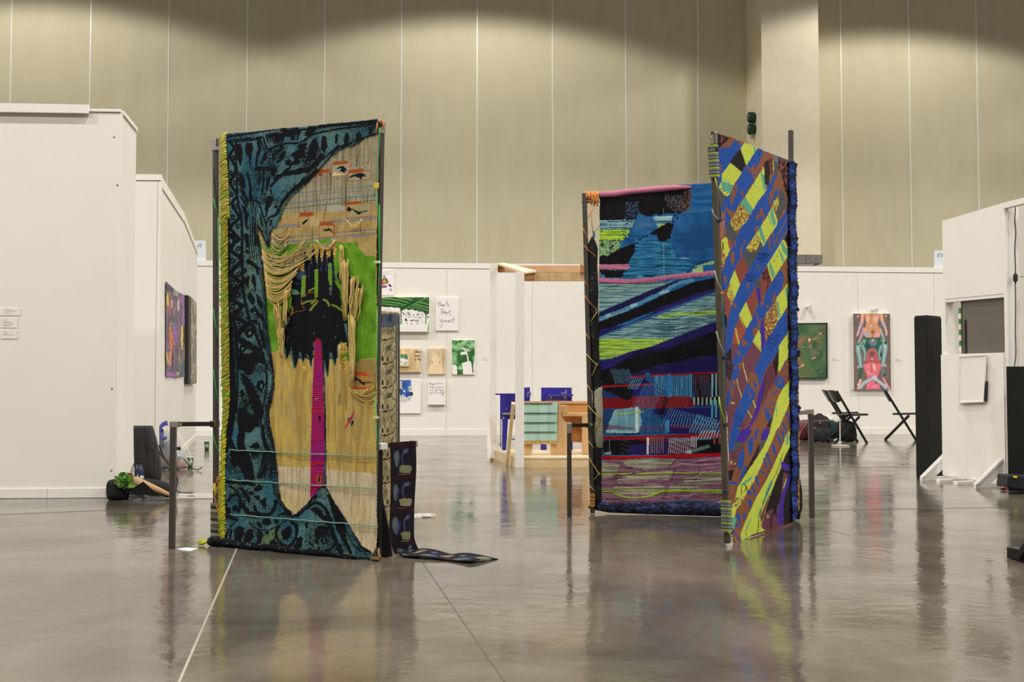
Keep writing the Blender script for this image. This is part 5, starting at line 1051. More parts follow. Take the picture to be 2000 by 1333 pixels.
# its side rail on the left
rp = G(1112, 1010); rz = D(1112, 831, rp.y).z; rq = BLP.P(1150, 831, .03)
MB().bar(rp, (rp.x, rp.y, rz), .030).obj('side_post', msteel, BLT, bevel=.002); MB().bar((rp.x, rp.y, rz), (rq.x, rq.y, rq.z), .026).obj('side_rail', mat('black_paint', (30, 27, 23), .55), BLT, bevel=.002)
MB().bar((rp.x, rp.y, rz-.055), (rp.x, rp.y, rz+.016), .034).obj('elbow_fitting', mgalv, BLT, bevel=.003); MB().bar(BLP.P(1146, 831, .035), BLP.P(1158, 831, .035), .036).obj('clamp_fitting', mat('olive_fitting', (96, 90, 50), .5, .2), BLT, bevel=.003)
MB().tube([BLP.P(1156, 830, .055), BLP.P(1156, 830, .062)], .007, 8).obj('bolt', mgalv, BLT)

# ================================================================ plaid tapestry (right wing)
PLP = Plane(G(1421, 1061).xy, G(1556, 1018).xy)
PLT = thing('tapestry_frame', 'steel frame with slanting blue, lime and rust lattice tapestry, navy knit band on its right', 'tapestry', PLP.w(PLP.L/2, 0))
def plaid_art():
    a = Art(PLP, (1396, 252, 1545, 1068), .0042, .025)
    B, Y, T, R, BR, MA, GY, K_, PU = (30, 74, 154), (186, 198, 70), (88, 158, 132), (128, 78, 50), (132, 64, 56), (104, 58, 74), (72, 76, 78), (26, 19, 20), (62, 34, 142)
    def p(c, s_, amp=.5): return a.poly(s_, c, amp, .5, 3, var=.06)
    a.T(0, 0, 1); a.streak('1380,240 1560,240 1560,1080 1380,1080', [(122, 72, 46), R, (136, 84, 56)], .3, .05, seed=1)
    a.poly('1380,640 1560,640 1560,1080 1380,1080', (112, 64, 62), mix=.6)
    a.T(1380, 250, 6.667)
    p(K_, '110,60 290,125 330,150 160,270'); a.line('200,80 190,180', 14, (130, 70, 60)); a.line('230,120 200,190', 12, (120, 62, 56)); p(R, '160,270 290,135 480,195 420,270 300,250')
    p(B, '160,285 210,255 300,250 350,160 400,180 420,230 480,200 500,400 400,600 250,900 160,900'); p(R, '185,480 205,480 205,555 190,560')
    p(K_, '430,270 500,500 440,585 300,445 340,380'); p(Y, '480,195 650,255 630,330 560,430 500,495 430,270'); p(T, '595,240 625,250 620,330 600,340'); a.line('520,430 530,470', 10, T)
    p(Y, '305,450 445,585 340,750 290,890 240,880 165,780 200,690 200,600 250,540'); p(T, '200,690 345,750 300,850 200,800'); a.line('165,780 290,860', 6, (90, 40, 30)); a.line('205,650 300,720', 8, T, amp=1); a.line('240,560 330,600', 4, (110, 140, 70), amp=1.2)
    p(GY, '165,800 250,890 290,900 230,1000 200,1120 165,1120')
    B2 = '650,275 760,310 700,360 640,470 560,560 480,500 440,590 380,700 300,860 220,960 180,1120 160,1160 240,1333 300,1220 400,1010 500,840 600,680 690,520 800,320'
    p(B, B2); p(B, '640,280 700,280 730,300 680,430 600,540 560,560 500,500 560,400'); a.line('690,290 650,400', 8, K_)
    p(R, '730,300 800,330 800,420 700,500 640,600 600,690 580,640 540,560 500,510 570,540 640,470 690,400'); p(R, '560,530 620,440 640,450 590,540'); p(B, '610,440 700,320 720,330 660,470 600,550'); a.line('570,610 640,630', 14, B)
    p(R, '330,780 385,720 385,850 350,920 320,1000 300,990 310,880'); a.ell((352, 800), 12, 18, B); p(R, '425,820 460,820 460,880 430,870'); p(R, '485,560 505,560 505,585 490,585'); p(R, '240,1020 290,1060 350,1100 320,1200 290,1130 250,1080'); p((140, 90, 62), '200,1080 245,1100 240,1333 170,1333'); p(B, '165,1080 200,1060 190,1150 165,1160'); p(B, '245,1100 300,1160 290,1260 240,1333')
    def mott(s_, c1, c2, th=.5, fx=1.2, fy=.45, rot=0.):
        I = a.sel(s_, .6, .5); x, y = a.X[I], a.Y[I]; ca, sa = math.cos(rot), math.sin(rot); k = vnoise((x*ca+y*sa)*fx, (-x*sa+y*ca)*fy, 4) > th; a.C[I] = np.where(k[:, None], np.array(c1, float), np.array(c2, float))
    p(T, '480,910 580,1050 550,1140 420,980'); p(Y, '690,560 740,700 755,800 590,1080 480,900'); p(T, '690,550 715,600 755,790 720,830 680,620'); a.line('600,700 605,780', 6, T); p(Y, '715,500 745,610 710,620 695,560')
    mott('420,990 545,1140 440,1333 340,1333 300,1220 370,1100', Y, (140, 62, 50), .55, 1.1, .5, .5); p(GY, '290,1230 340,1333 240,1333')
    p(B, '790,700 800,1080 740,1180 640,1300 600,1333 450,1333 540,1150 640,960 750,820'); p(R, '680,1060 710,1045 700,1110 740,1150 720,1230 650,1240 630,1150 670,1120'); a.ell((683, 1175), 25, 24, B); p(R, '520,1200 550,1210 550,1260 525,1270'); p(R, '600,1333 610,1290 650,1280 650,1333')
    a.T(1450, 300, 6.06)
    p(K_, '240,110 340,50 350,130 300,280 290,380 240,360'); mott('300,60 345,45 350,200 310,260', (130, 60, 54), K_, .5); mott('415,50 545,90 545,500 470,430 450,230 400,190', (132, 66, 56), K_, .46, .6, .25); a.line('460,200 490,350 535,510', 24, K_, amp=1)
    p((92, 110, 118), '365,30 418,45 416,100 360,90'); p(GY, '358,90 416,100 415,180 370,230 350,200'); a.line('352,90 352,200', 10, Y, amp=1)
    p(R, '395,200 450,220 480,380 450,430 420,440 340,560 320,600 300,500 320,430 380,330'); p(B, '400,210 395,280 350,350 330,440 290,470 285,390 330,290'); p(B, '375,430 415,425 415,470 330,600 320,560')
    p(GY, '420,430 470,440 520,610 440,720 405,800 370,700 400,640 415,520'); mott('350,560 405,520 410,600 380,690 335,630', Y, (140, 60, 48), .5)
    p(B, '255,450 290,480 320,620 230,800 100,1000 0,1180 -60,1180 100,740'); p(R, '180,650 215,650 215,700 240,730 230,800 200,830 150,820 135,740 180,710'); a.ell((194, 767), 24, 24, B); p(R, '125,870 165,860 165,940 130,950'); p(R, '50,790 75,800 70,850 45,840'); p(R, '270,480 300,560 320,640 290,620'); a.line('285,560 300,640', 10, (90, 60, 60))
    p(Y, '335,625 400,810 380,880 310,960 230,1105 150,940 240,790'); p(T, '335,625 350,740 380,830 350,870 300,720'); p(T, '195,860 260,1040 235,1080 165,900'); a.line('280,720 320,850', 9, T, amp=1); a.line('225,840 275,990', 6, Y)
    mott('140,950 185,1040 150,1150 80,1165 40,1120', Y, (150, 70, 54), .45); p(GY, '40,1140 100,1170 150,1155 190,1060 230,1110 130,1333 60,1333 0,1170')
    p(B, '540,620 556,700 556,860 500,960 430,1060 330,1250 110,1333 140,1290 230,1110 370,880 480,720'); p(B, '230,1110 430,1060 380,1190 310,1333 100,1333'); a.line('556,690 480,830 420,920 395,1040', 10, R); a.line('556,840 500,940 420,1040 390,1070', 10, R); a.line('350,950 370,1120', 14, R, amp=.8); a.line('300,1010 315,1130', 18, R, amp=1); a.line('410,950 400,1050', 8, R)
    for k in range(6): a.line([(180+k*6, 1180+k*16), (270+k*4, 1190+k*18)], 6, (14, 34, 100), amp=1, h=-.004)
    p(K_, '556,880 580,1180 520,1060 490,1010'); p(Y, '470,1015 500,1050 556,1190 440,1333 330,1333 300,1300 420,1120'); p(T, '440,1080 470,1060 530,1200 500,1280 430,1190'); p(T, '320,1270 345,1250 350,1333 310,1333'); p(R, '556,1190 580,1190 580,1333 470,1333'); p(B, '530,1290 560,1260 560,1333 525,1333')
    a.T(1395, 430, 6.06)
    p(B, '-20,0 130,-20 170,0 120,130 100,200'); p((150, 96, 70), '70,0 130,0 115,190 75,250'); p(GY, '180,30 270,185 225,280 120,200'); p(Y, '85,240 125,200 170,220 185,340 150,430 110,480 85,330'); mott('150,200 220,275 190,350 170,330', (150, 70, 60), BR, .5); mott('85,330 125,420 120,520 90,600', Y, (150, 72, 56), .6); a.line('100,270 105,350', 12, K_)
    B3 = '380,0 540,0 540,60 480,150 370,320 330,430 270,520 200,680 150,800 100,840 90,600 130,480 210,320 260,200 300,90'
    p(B, B3); p(R, '455,90 500,80 520,60 470,170'); p(R, '335,240 355,235 355,280 338,275'); p(R, '190,380 235,380 240,480 220,550 190,480'); p(R, '305,310 325,310 325,420 300,450'); p(R, '235,250 255,250 250,340'); p(R, '100,640 140,680 140,760 105,720')
    mott('480,160 525,230 520,300 470,370 420,385 370,330', Y, (150, 64, 50), .42); p(GY, '525,230 555,320 400,580 330,420 370,340 420,388 480,370 520,310')
    p(BR, '320,430 405,585 310,770 240,590 270,520'); p(Y, '240,590 310,770 235,940 180,730'); mott('180,730 240,920 205,1020 140,880', Y, BR, .5); p(BR, '105,830 140,880 205,1030 165,1170 110,1060'); p(K_, '110,1110 145,1150 145,1333 110,1200')
    B4 = '690,190 740,0 890,0 890,80 820,220 700,360 620,520 560,650 490,790 400,960 320,1110 240,1300 130,1333 150,1190 210,1000 250,900 310,770 405,585 550,330'
    p(B, B4)
    for k in range(9): a.line([(500+6*k % 30, 395+k*12), (650-k*9, 410+k*13)], 5, (14, 36, 104), amp=1.2, h=-.005)
    for k in range(7): a.line([(370, 640+k*14), (500-k*4, 655+k*14)], 5, (14, 36, 104), amp=1.2, h=-.005)
    a.line('840,0 740,180 715,270', 12, R); a.line('890,50 800,210 740,260', 12, R); a.line('675,140 700,330', 12, R, amp=.8); a.line('630,210 645,350', 18, R, amp=1); a.line('500,530 540,590', 12, R); p(R, '385,740 410,740 415,820 390,800'); p(R, '235,980 265,990 260,1040 230,1040'); a.line('480,710 460,800', 8, (90, 80, 90))
    p(GY, '550,680 555,800 500,800 500,700'); p(PU, '497,805 553,805 568,960 540,1010 525,930'); mott('560,640 620,570 670,730 630,830 560,700', (140, 66, 52), K_, .55); p(BR, '550,690 640,740 610,870 600,960 570,930'); p(BR, '490,810 525,950 460,1170 390,960'); p(Y, '385,965 465,1165 400,1300 300,1120'); a.line('395,965 470,1150', 3, (100, 50, 40)); a.line('300,1130 380,1300', 6, Y); a.line('320,1140 390,1290', 3, (70, 50, 30))
    p(BR, '300,1150 380,1300 370,1333 240,1333'); p(R, '570,900 610,880 600,1040 570,1080'); a.ell((588, 950), 9, 12, B)
    p(Y, '800,230 890,395 840,460 760,600 680,730 620,530 720,360'); p(T, '770,280 800,260 880,400 860,440 800,370'); p(T, '740,340 790,400 830,480 800,500'); p(T, '650,480 720,650 690,700 640,540'); a.ell((735, 430), 9, 11, R); a.line('690,470 700,500', 8, R)
    p(R, '895,395 910,400 910,700 830,780 780,640 800,560'); p(B, '870,500 905,490 890,540 865,560'); p(B, '780,580 830,680 800,820 720,960 620,1130 590,1180 560,1060 600,980 610,870 680,740'); p(R, '720,820 735,960 690,970'); a.line('750,690 830,680', 10, R, amp=1); p(R, '630,1000 660,1010 655,1060 635,1040'); a.line('710,760 705,820', 6, (30, 40, 90))
    p(Y, '905,690 910,970 850,1050 770,1210 740,930'); p(T, '840,800 870,800 890,990 860,960'); p(T, '745,960 770,980 790,1150 770,1170')
    p(R, '910,980 910,1280 870,1270 850,1070'); mott('620,1120 740,960 765,1200 700,1333 630,1333', Y, BR, .62); p(B, '520,1020 560,980 600,1180 570,1333 380,1333 400,1280 470,1160'); a.line('520,1110 540,1220', 16, R, amp=1); a.line('570,1180 520,1333', 22, R, amp=1); p(PU, '575,1180 605,1180 600,1333 570,1333'); p(B, '850,1060 870,1280 860,1333 710,1333 760,1210'); p(Y, '530,1333 555,1300 560,1333'); p(Y, '890,1290 910,1280 910,1333 860,1333')
    a.T(1395, 640, 6.06)
    p(B, '140,0 240,0 200,230 150,310 130,300'); p((150, 74, 58), '240,0 390,0 370,60 290,200 215,190'); a.line('255,20 300,210', 18, Y, amp=1, mix=.85); p(K_, '200,230 200,380 230,420 180,640 130,560 130,320'); mott('130,380 215,380 210,560 150,600', (88, 50, 50), K_, .5)
    p(B, '390,0 560,0 480,170 440,260 380,360 300,330 250,420 220,440 200,400 270,300 300,200 370,90'); p(R, '475,0 560,0 520,100 480,110'); p(R, '345,130 425,190 380,210 330,230'); p(R, '280,280 310,270 320,380 290,350')
    p(MA, '205,190 290,200 270,290 220,400 200,370'); p(Y, '545,30 575,100 572,290 470,170'); a.line('480,180 570,270', 3, (60, 40, 40)); a.line('490,165 572,250', 3, (60, 40, 40)); p(PU, '565,0 615,0 620,180 600,240 575,300 570,100'); mott('615,0 700,0 680,60 640,160 620,100', Y, BR, .6)
    p(MA, '470,185 575,300 560,400 480,500 430,640 380,650 340,440 400,290'); p(B, '730,0 870,0 870,60 800,170 780,280 700,380 620,500 600,560 540,690 480,520 560,330 600,230')
    for k in range(14): a.line([(640, 90+k*15), (800-k*8, 100+k*15)], 4.5, (16, 40, 110), amp=1, h=-.004)
    p(Y, '905,10 912,300 850,390 765,540 775,220'); p(K_, '775,260 770,400 740,590 700,640 700,420'); mott('620,520 700,400 740,600 640,760 590,900 600,600', (100, 56, 66), (84, 40, 50), .5); p(R, '905,310 915,560 800,560 770,540 850,390'); a.line('840,400 820,520', 10, B); a.line('900,480 880,570', 16, B)
    p(B, '270,290 300,350 340,330 330,420 300,500 290,560 250,640 210,780 150,960 150,800 190,640 230,440'); p(R, '275,420 340,420 330,500 300,510'); p(R, '240,460 260,460 255,500 240,500'); p(R, '185,700 230,610 260,650 220,820 185,800'); a.ell((222, 700), 14, 26, B)
    p(MA, '300,510 340,450 400,630 310,830 240,1000 200,1200 150,1240 150,960 230,760'); a.line('265,620 320,830', 9, Y, amp=1); a.line('345,430 375,560 405,650', 12, Y, amp=1); a.ell((215, 895), 26, 16, Y, mix=.7)
    p(B, '400,650 490,780 460,850 400,970 300,1170 200,1320 190,1290 240,1000 320,830'); p(R, '430,520 520,560 530,700 500,780 400,650'); p(B, '470,600 510,690 500,740 475,700'); p(R, '285,930 320,960 310,975'); p(R, '385,690 440,820 425,830')
    for k in range(9): a.line([(230+8*(k % 3), 1040+k*18), (330, 1030+k*19)], 4, (14, 40, 110), amp=1.4, h=-.004)
    p(MA, '410,970 500,800 470,900 500,880 430,1000 330,1230 290,1300 280,1220'); a.line('460,870 480,950', 12, Y, amp=1); a.line('390,990 435,1070', 9, Y)
    p(PU, '610,560 590,720 550,900 520,1000 440,1140 330,1300 270,1340 200,1340 290,1280 400,1160 470,1000 520,780'); a.line('620,560 560,900', 10, (40, 24, 34), amp=1)
    p(R, '590,890 640,770 720,700 780,720 760,800 720,920 700,1010 680,1040 590,1190 530,1333 400,1333 450,1150 540,1030'); p(B, '770,560 825,620 830,690 780,740 720,680 730,620'); a.ell((778, 640), 15, 30, R); a.line('745,750 640,830', 18, B, 6); a.line('720,900 620,890', 14, B, 8); p(B, '580,930 660,1040 640,1130 600,1080'); a.line('610,940 700,990', 12, B); p(K_, '690,1040 670,1100 630,1190 595,1170'); p(PU, '590,1180 640,1220 600,1333 530,1333')
    p(Y, '918,590 925,780 860,960 780,1130 690,1333 600,1333 650,1200 690,1040 740,860 800,740'); p(T, '885,690 915,650 900,830 870,830'); a.line('730,920 725,1050', 9, T, amp=1); a.line('640,1230 620,1333', 6, (90, 80, 40), amp=1)
    p(R, '930,780 930,1140 860,1230 800,1333 690,1333 780,1130 860,960'); 
    for q in ('850,1020 880,1110 860,1140', '800,1140 850,1230 820,1250', '740,1200 790,1290', '900,900 930,990', '720,1280 760,1333'): a.line(q, 26, B, 12, amp=1.2)
    p(Y, '930,1140 935,1200 850,1333 805,1333'); mott('935,1200 935,1333 860,1333', (30, 24, 24), K_, .5)
    a.T(1395, 840, 5.795)
    p(B, '180,0 280,0 260,100 180,280 160,200'); mott('180,250 330,170 250,420 180,440', MA, (90, 50, 60), .5); p(PU, '300,0 420,0 330,140 235,140 260,80'); p(GY, '235,142 330,142 270,210 200,260'); p(R, '420,0 520,0 500,110 450,200 350,500 240,560 320,420 330,200'); p(B, '450,0 490,0 450,130 440,100'); p(B, '360,140 420,60 420,200 400,300 370,260'); p(B, '325,210 325,340 290,480 250,390 280,260'); p(PU, '530,0 615,0 570,115 505,110'); p(GY, '505,115 565,115 540,190 490,230')
    mott('490,150 490,230 440,370 330,550 270,620 370,400', (70, 36, 48), K_, .55); p(B, '330,410 360,410 320,520 260,580'); p(Y, '215,385 240,375 235,395 200,385')
    p(Y, '600,60 690,0 640,130 560,280 440,560 360,700 300,830 240,900 200,1100 175,1080 175,950 230,760 260,640 340,500 450,330 530,200'); p(T, '510,310 440,460 390,570 300,640 280,620 400,530 470,400'); mott('230,760 320,760 300,840 200,890', (110, 60, 70), Y, .5); p(T, '190,990 240,980 240,1080 210,1130 175,1040'); a.line('300,640 300,740', 8, (90, 50, 50), amp=1); a.line('330,620 380,700', 12, (90, 50, 50), amp=1)
    p(R, '150,560 250,420 240,600 180,890 150,800 140,700'); a.line('155,640 170,600 250,610', 22, B, amp=1); p(K_, '150,460 220,450 190,580 160,570')
    p(R, '690,0 790,0 790,90 640,300 560,500 400,900 330,1080 300,1280 200,1260 220,1120 260,900 340,740 440,560 560,280')
    for q, w_ in (('640,190 680,290', 40), ('570,280 620,400', 34), ('540,330 570,440', 26), ('500,470 580,520', 26), ('455,540 480,640', 34), ('370,700 400,740', 40), ('420,650 450,760', 26), ('385,810 390,900', 44), ('260,960 270,1060', 40), ('325,960 325,1020', 30), ('700,60 740,170', 40), ('760,20 780,120', 26), ('230,1080 300,1100', 26)): a.line(q, w_, B, w_*.4, amp=1.4)
    p((140, 82, 62), '200,1170 300,1150 290,1260 270,1290 205,1275'); a.line('180,1110 260,1230 310,1260', 16, B)
    p(Y, '870,0 800,90 700,290 600,500 440,800 330,1060 285,1170 290,1250 330,1255 400,1195 470,1165 560,1140 520,1100 500,980 560,830 640,640 740,420 820,200 900,60 900,0'); p(T, '810,60 840,50 830,150 800,180'); p(T, '560,700 620,560 640,600 560,800 520,900'); a.line('500,900 480,1000', 12, T, amp=1.2); a.line('400,1010 350,1130 345,1230', 10, T, amp=1); a.line('820,200 760,280 700,440 620,620 540,800 490,1000 480,1160', 7, K_, amp=.8)
    p(K_, '900,60 890,360 800,440 740,420 830,190'); mott('830,190 900,60 890,200', (140, 100, 50), K_, .5); p(K_, '740,440 860,460 800,800 720,1060 620,1120 640,900 560,960 600,760'); p(Y, '800,190 870,110 900,60 890,110 780,310 700,500 560,900 530,1050 500,1120 540,1000 620,690'); a.line('720,480 600,780 500,1100', 4, (60, 40, 30), amp=.8)
    mott('560,940 640,890 720,1060 700,1110 560,1140 520,1100', MA, (90, 46, 60), .5); a.line('700,800 640,980 620,1120', 20, K_, 14, amp=1.2); p(MA, '770,480 830,500 790,640 740,760 690,900 700,1050 720,1060 720,900'); a.line('805,560 770,660', 12, Y, amp=.8); p(PU, '740,350 830,405 885,390 870,430 800,465 740,430'); p(PU, '860,460 870,520 800,700 770,850 765,1090 725,1095 700,970 730,800 780,650'); p(K_, '870,500 880,1045 770,1080 770,850 810,700'); a.line('350,640 330,700', 6, K_); a.ell((190, 370), 14, 26, Y, mix=.6); a.ell((590, 980), 20, 20, Y, mix=.5)
    a.T(0, 0, 1)
    a.cut('1398,258 1404,260 1440,272 1500,298 1541,318 1542,600 1546,800 1547,1026 1520,1034 1490,1042 1464,1050 1451,1056 1444,1062 1432,1062 1429,1055 1429,1043 1423,1020 1424,990 1419,975 1421,940 1424,900 1420,800 1417,700 1414,600 1404,430 1400,330', .5, .5)
    return a
pa = plaid_art(); pa.build('tapestry', vm, PLT, thick=.004, bend=lambda U, Z: .012*np.sin(Z*4)*np.sin(U*3)+.02*np.clip(.25-Z, 0, .25))
# navy knit band with a bumpy outer edge
def knit():
    a = Art(PLP, (1539, 312, 1561, 1022), .0045, .036); a.T(0, 0, 1)
    a.C[:] = (16, 24, 52); a.streak('1500,300 1600,300 1600,1100 1500,1100', [(10, 14, 28), (22, 38, 84), (16, 26, 60)], .6, .5, seed=4, contrast=3, h=.006)
    for k in range(24):
        y = 332+k*29.5; x = 1547+min(6, k*.5)*.6
        for sg in (-1, 1): a.line([(x, y-10), (x+sg*4, y-3), (x+sg*3.5, y+6), (x, y+12)], 2.4, (34, 66, 140))
        a.ell((x, y+2), 2, 5, (40, 76, 156)); a.line([(x-4, y+14), (x, y+10), (x+4, y+14)], 1.6, (8, 10, 20))
    a.cut('1540,316 1546,314 1555,320 1554,430 1556,520 1557,700 1558,830 1559,930 1556,1000 1551,1016 1545,1018 1545,800 1541,600', 1.4, .5)
    return a
kn = knit(); kn.build('knit_band', vm, PLT, thick=.01, bend=lambda U, Z: .006*np.sin(Z*22))
bumps = MB()
for (x, y, r_) in ((1559, 605, .012), (1561, 688, .014), (1560, 694, .012), (1562, 797, .014), (1560, 803, .012), (1559, 560, .009), (1557, 905, .010), (1560, 912, .010), (1556, 470, .008)):
    c = PLP.P(x-2, y, .036)
    for k in range(5): bumps.tube([c, c+Vector((.012*math.cos(k*1.3), -.01, .012*math.sin(k*1.3)))], [r_*.7, r_*.35], 6, (26, 46, 100) if k % 2 else (18, 28, 60))
tag(bumps.obj('knit_tufts', vmy, PLT, smooth=True), kind='stuff')
fz_ = MB()
for k in range(330):
    y = 320+k*2.0; x = float(np.interp(y, [320, 430, 520, 700, 830, 1000], [1553.5, 1553, 1555, 1556, 1557.5, 1557])); c = PLP.P(x, y, .036); fz_.tube([c, PLP.P(x+2.3+rs.rand()*1.4, y+rs.rand()*2-1, .034)], [.003, .0012], 4, [(26, 44, 96), (18, 28, 56), (60, 110, 90), (30, 60, 130)][k % 4])
tag(fz_.obj('knit_fuzz', vmy, PLT), kind='stuff')
of = MB()
for k in range(120):
    y = 650+k*2.9
    if 690 < y < 700: continue
    y = min(y, 995); xo = float(np.interp(y, [650, 760, 860, 1000], [1557, 1558.5, 1560, 1560])); of.tube([PLP.P(xo-3, y, .02), PLP.P(xo+1.2, y+.6, .026)], .004, 4, [(206, 110, 70), (200, 150, 70), (190, 90, 80), (210, 170, 60), (150, 160, 60)][(k*7) % 5])
tag(of.obj('orange_fringe', vmy, PLT), kind='stuff')
MB().tube([PLP.P(1558, 925, .0), PLP.P(1561, 960, .0), PLP.P(1561, 990, .0), PLP.P(1558, 1014, .0)], [.010, .020, .022, .012], 8).obj('dark_hem', furmat('dark_fur', (15, 17, 18), (58, 64, 66)), PLT, smooth=True)
# posts of the plaid wing
post(PLP, 1421, 1061, 1393, 262, .030, 'post', mat('bronze_steel', (78, 70, 56), .4, var=.1), PLT, o=.05, d=.03)
MB().bar(PLP.P(1394, 282, .05), PLP.P(1393, 259, .05), .038).obj('corner_fitting', mgalv, PLT, bevel=.003); MB().bar(PLP.P(1391.5, 262, .074), PLP.P(1391.7, 257.5, .074), .018, .006).obj('open_end', mat('black_plastic', (18, 17, 16), .4), PLT)
MB().tube([PLP.P(1389, 268.5, .07), PLP.P(1386, 268.8, .085)], .006, 8).obj('bolt', mgalv, PLT)
post(PLP, 1549, 1016, 1544.5, 255, .028, 'rear_post', msteel, PLT, o=-.03)
MB().bar(PLP.P(1396, 266, .0), PLP.P(1552, 323, .0), .026).obj('top_rail', msteel, PLT); MB().bar(PLP.P(1425, 1040, .0), PLP.P(1552, 1005, .0), .024).obj('bottom_rail', msteel, PLT)
wr = MB()
def wrap(pl, x0, y0, x1, y1, n, w, cols, o):
    for k in range(n):
        t = (k+.5)/n; x = x0+(x1-x0)*t; y = y0+(y1-y0)*t; h_ = (pl.P(x, y, o)-pl.P(x, y+(y1-y0)/n, o)).length
        a_ = pl.P(x-w, y, o); b_ = pl.P(x+w, y+.6, o); wr.bar(a_, b_, .042, h_*.96, up=(0, 0, 1)); wr.c += [tuple(lin(cols[k % len(cols)]))]*8
WCL = [(170, 190, 60), (120, 124, 120), (90, 94, 96), (140, 142, 136), (84, 86, 88)]
wrap(PLP, 1392, 283, 1396, 347, 22, 3.3, WCL, .052); wrap(PLP, 1418, 978, 1419.5, 1040, 22, 3.3, WCL, .052)
tag(wr.obj('yarn_wrapping', vmy, PLT), kind='stuff')
mlc = cordm('lime', (170, 190, 60)); mwc = cordm('white', (176, 184, 176))
for q, m_ in ((((1397, 348), (1400, 362), (1404, 376)), mlc), (((1391, 410), (1394, 420), (1403, 429)), mwc), (((1396, 530), (1402, 552), (1411, 570)), mwc), (((1399, 648), (1405, 668), (1414, 692)), mwc), (((1404, 776), (1408, 800), (1416, 826)), mlc), (((1412, 575), (1410, 640)), cordm('dkgreen', (50, 80, 60))), (((1404, 380), (1407, 425)), cordm('dark', (44, 44, 40))), (((1424, 1040), (1430, 1050), (1436, 1058)), mlc)):
    lace(PLP, q, m_, .0034, 'lacing_cord', PLT, .085)
mnk = mat('navy_knot', (32, 36, 58), .9)
for (x, y) in ((1399, 291), (1405, 430), (1415, 698), (1417, 830), (1417, 961)): MB().bar(PLP.P(x-3, y, .07), PLP.P(x+3, y, .07), .02, .02).obj('cord_knot', mnk, PLT, bevel=.004)
MB().bar(PLP.P(1409, 572, .08), PLP.P(1412, 572, .08), .012, .012).obj('orange_bead', mor, PLT)
# side rail on the right
rp = G(1585.5, 1012); rz = D(1585.5, 805, rp.y).z; rq = PLP.P(1552, 807.5, -.03)
MB().bar(rp, (rp.x, rp.y, rz), .032).obj('side_post', msteel, PLT, bevel=.002); MB().bar((rp.x, rp.y, rz), (rq.x, rq.y, rq.z), .026).obj('side_rail', mat('olive_grey', (128, 122, 108), .4, .2), PLT, bevel=.002)
MB().bar((rp.x-.035, rp.y, rz), (rp.x+.018, rp.y, rz), .036).obj('elbow_fitting', mgalv, PLT, bevel=.003)
for y, x1 in ((836, 1552), (845, 1556)): pass
# ================================================================ drawings and paintings on the walls
def picture(name, label, cat, pl, box, th, fn, step=.0055, side=(224, 220, 212), group=None, body='canvas', sheet='picture'):
    x0, y0, x1, y1 = box; t = thing(name, label, cat, pl.P((x0+x1)/2, y1), group)
    bd = MB().slab(pl, [(x0, y1), (x1, y1), (x1, y0), (x0, y0)], th, th).obj(body, mat('edge_%d_%d_%d' % side, side, .7), t)
    a = Art(pl, box, step, th+.003); fn(a); a.build(sheet, vmp, bd); return t
WH = (224, 219, 216); INKC = (40, 38, 42)
def scribble(a, x, y, w, h, col=INKC, lw=1.0, n=None, seed=0):   # a handwritten word
    r = np.random.RandomState(seed); n = n or max(4, int(w/ (h*.35))); p = []
    for k in range(n+1):
        xx = x+w*k/n; up = (h*(.55 if r.rand() < .75 else 1.15)) if k % 2 == 0 else -(h*.05 if r.rand() < .85 else h*.55); p.append((xx+r.rand()*h*.12, y-up))
    a.line(p, lw, col)
def art1(a):
    a.C[:] = WH; a.T(740, 520, 9.52); P_ = (120, 80, 104)
    for q in ('-60,150 130,110 285,80', '-40,175 110,160 235,140 285,200', '-60,40 0,100 65,170'): a.line(q, 5, (150, 116, 140))
    a.poly('30,355 60,270 75,230 110,200 135,225 160,270 180,315 90,345', (60, 50, 40), .4); a.poly('75,250 130,250 145,310 85,335', (196, 160, 90), .5); a.poly('30,355 70,270 80,280 85,335', (196, 60, 40), .4); a.poly('145,300 180,310 150,330', (200, 70, 40)); a.ell((97, 190), 17, 17, (110, 60, 36)); a.poly('95,210 115,225 100,245 88,240', WH); a.line('65,240 130,232 160,262', 9, INKC); a.line('90,270 150,290', 7, INKC)
    a.line('180,290 195,270 200,300', 4, (140, 110, 130)); a.poly('-60,385 140,355 158,395 -60,440', P_, 1); a.poly('165,345 205,330 255,380 200,392', (96, 60, 84), .5); a.ell((218, 443), 25, 25, (140, 104, 130)); a.ell((218, 443), 14, 14, (190, 160, 180)); a.line('-60,520 170,475', 3, (190, 180, 184)); a.line('170,400 180,530', 3, (190, 180, 184))
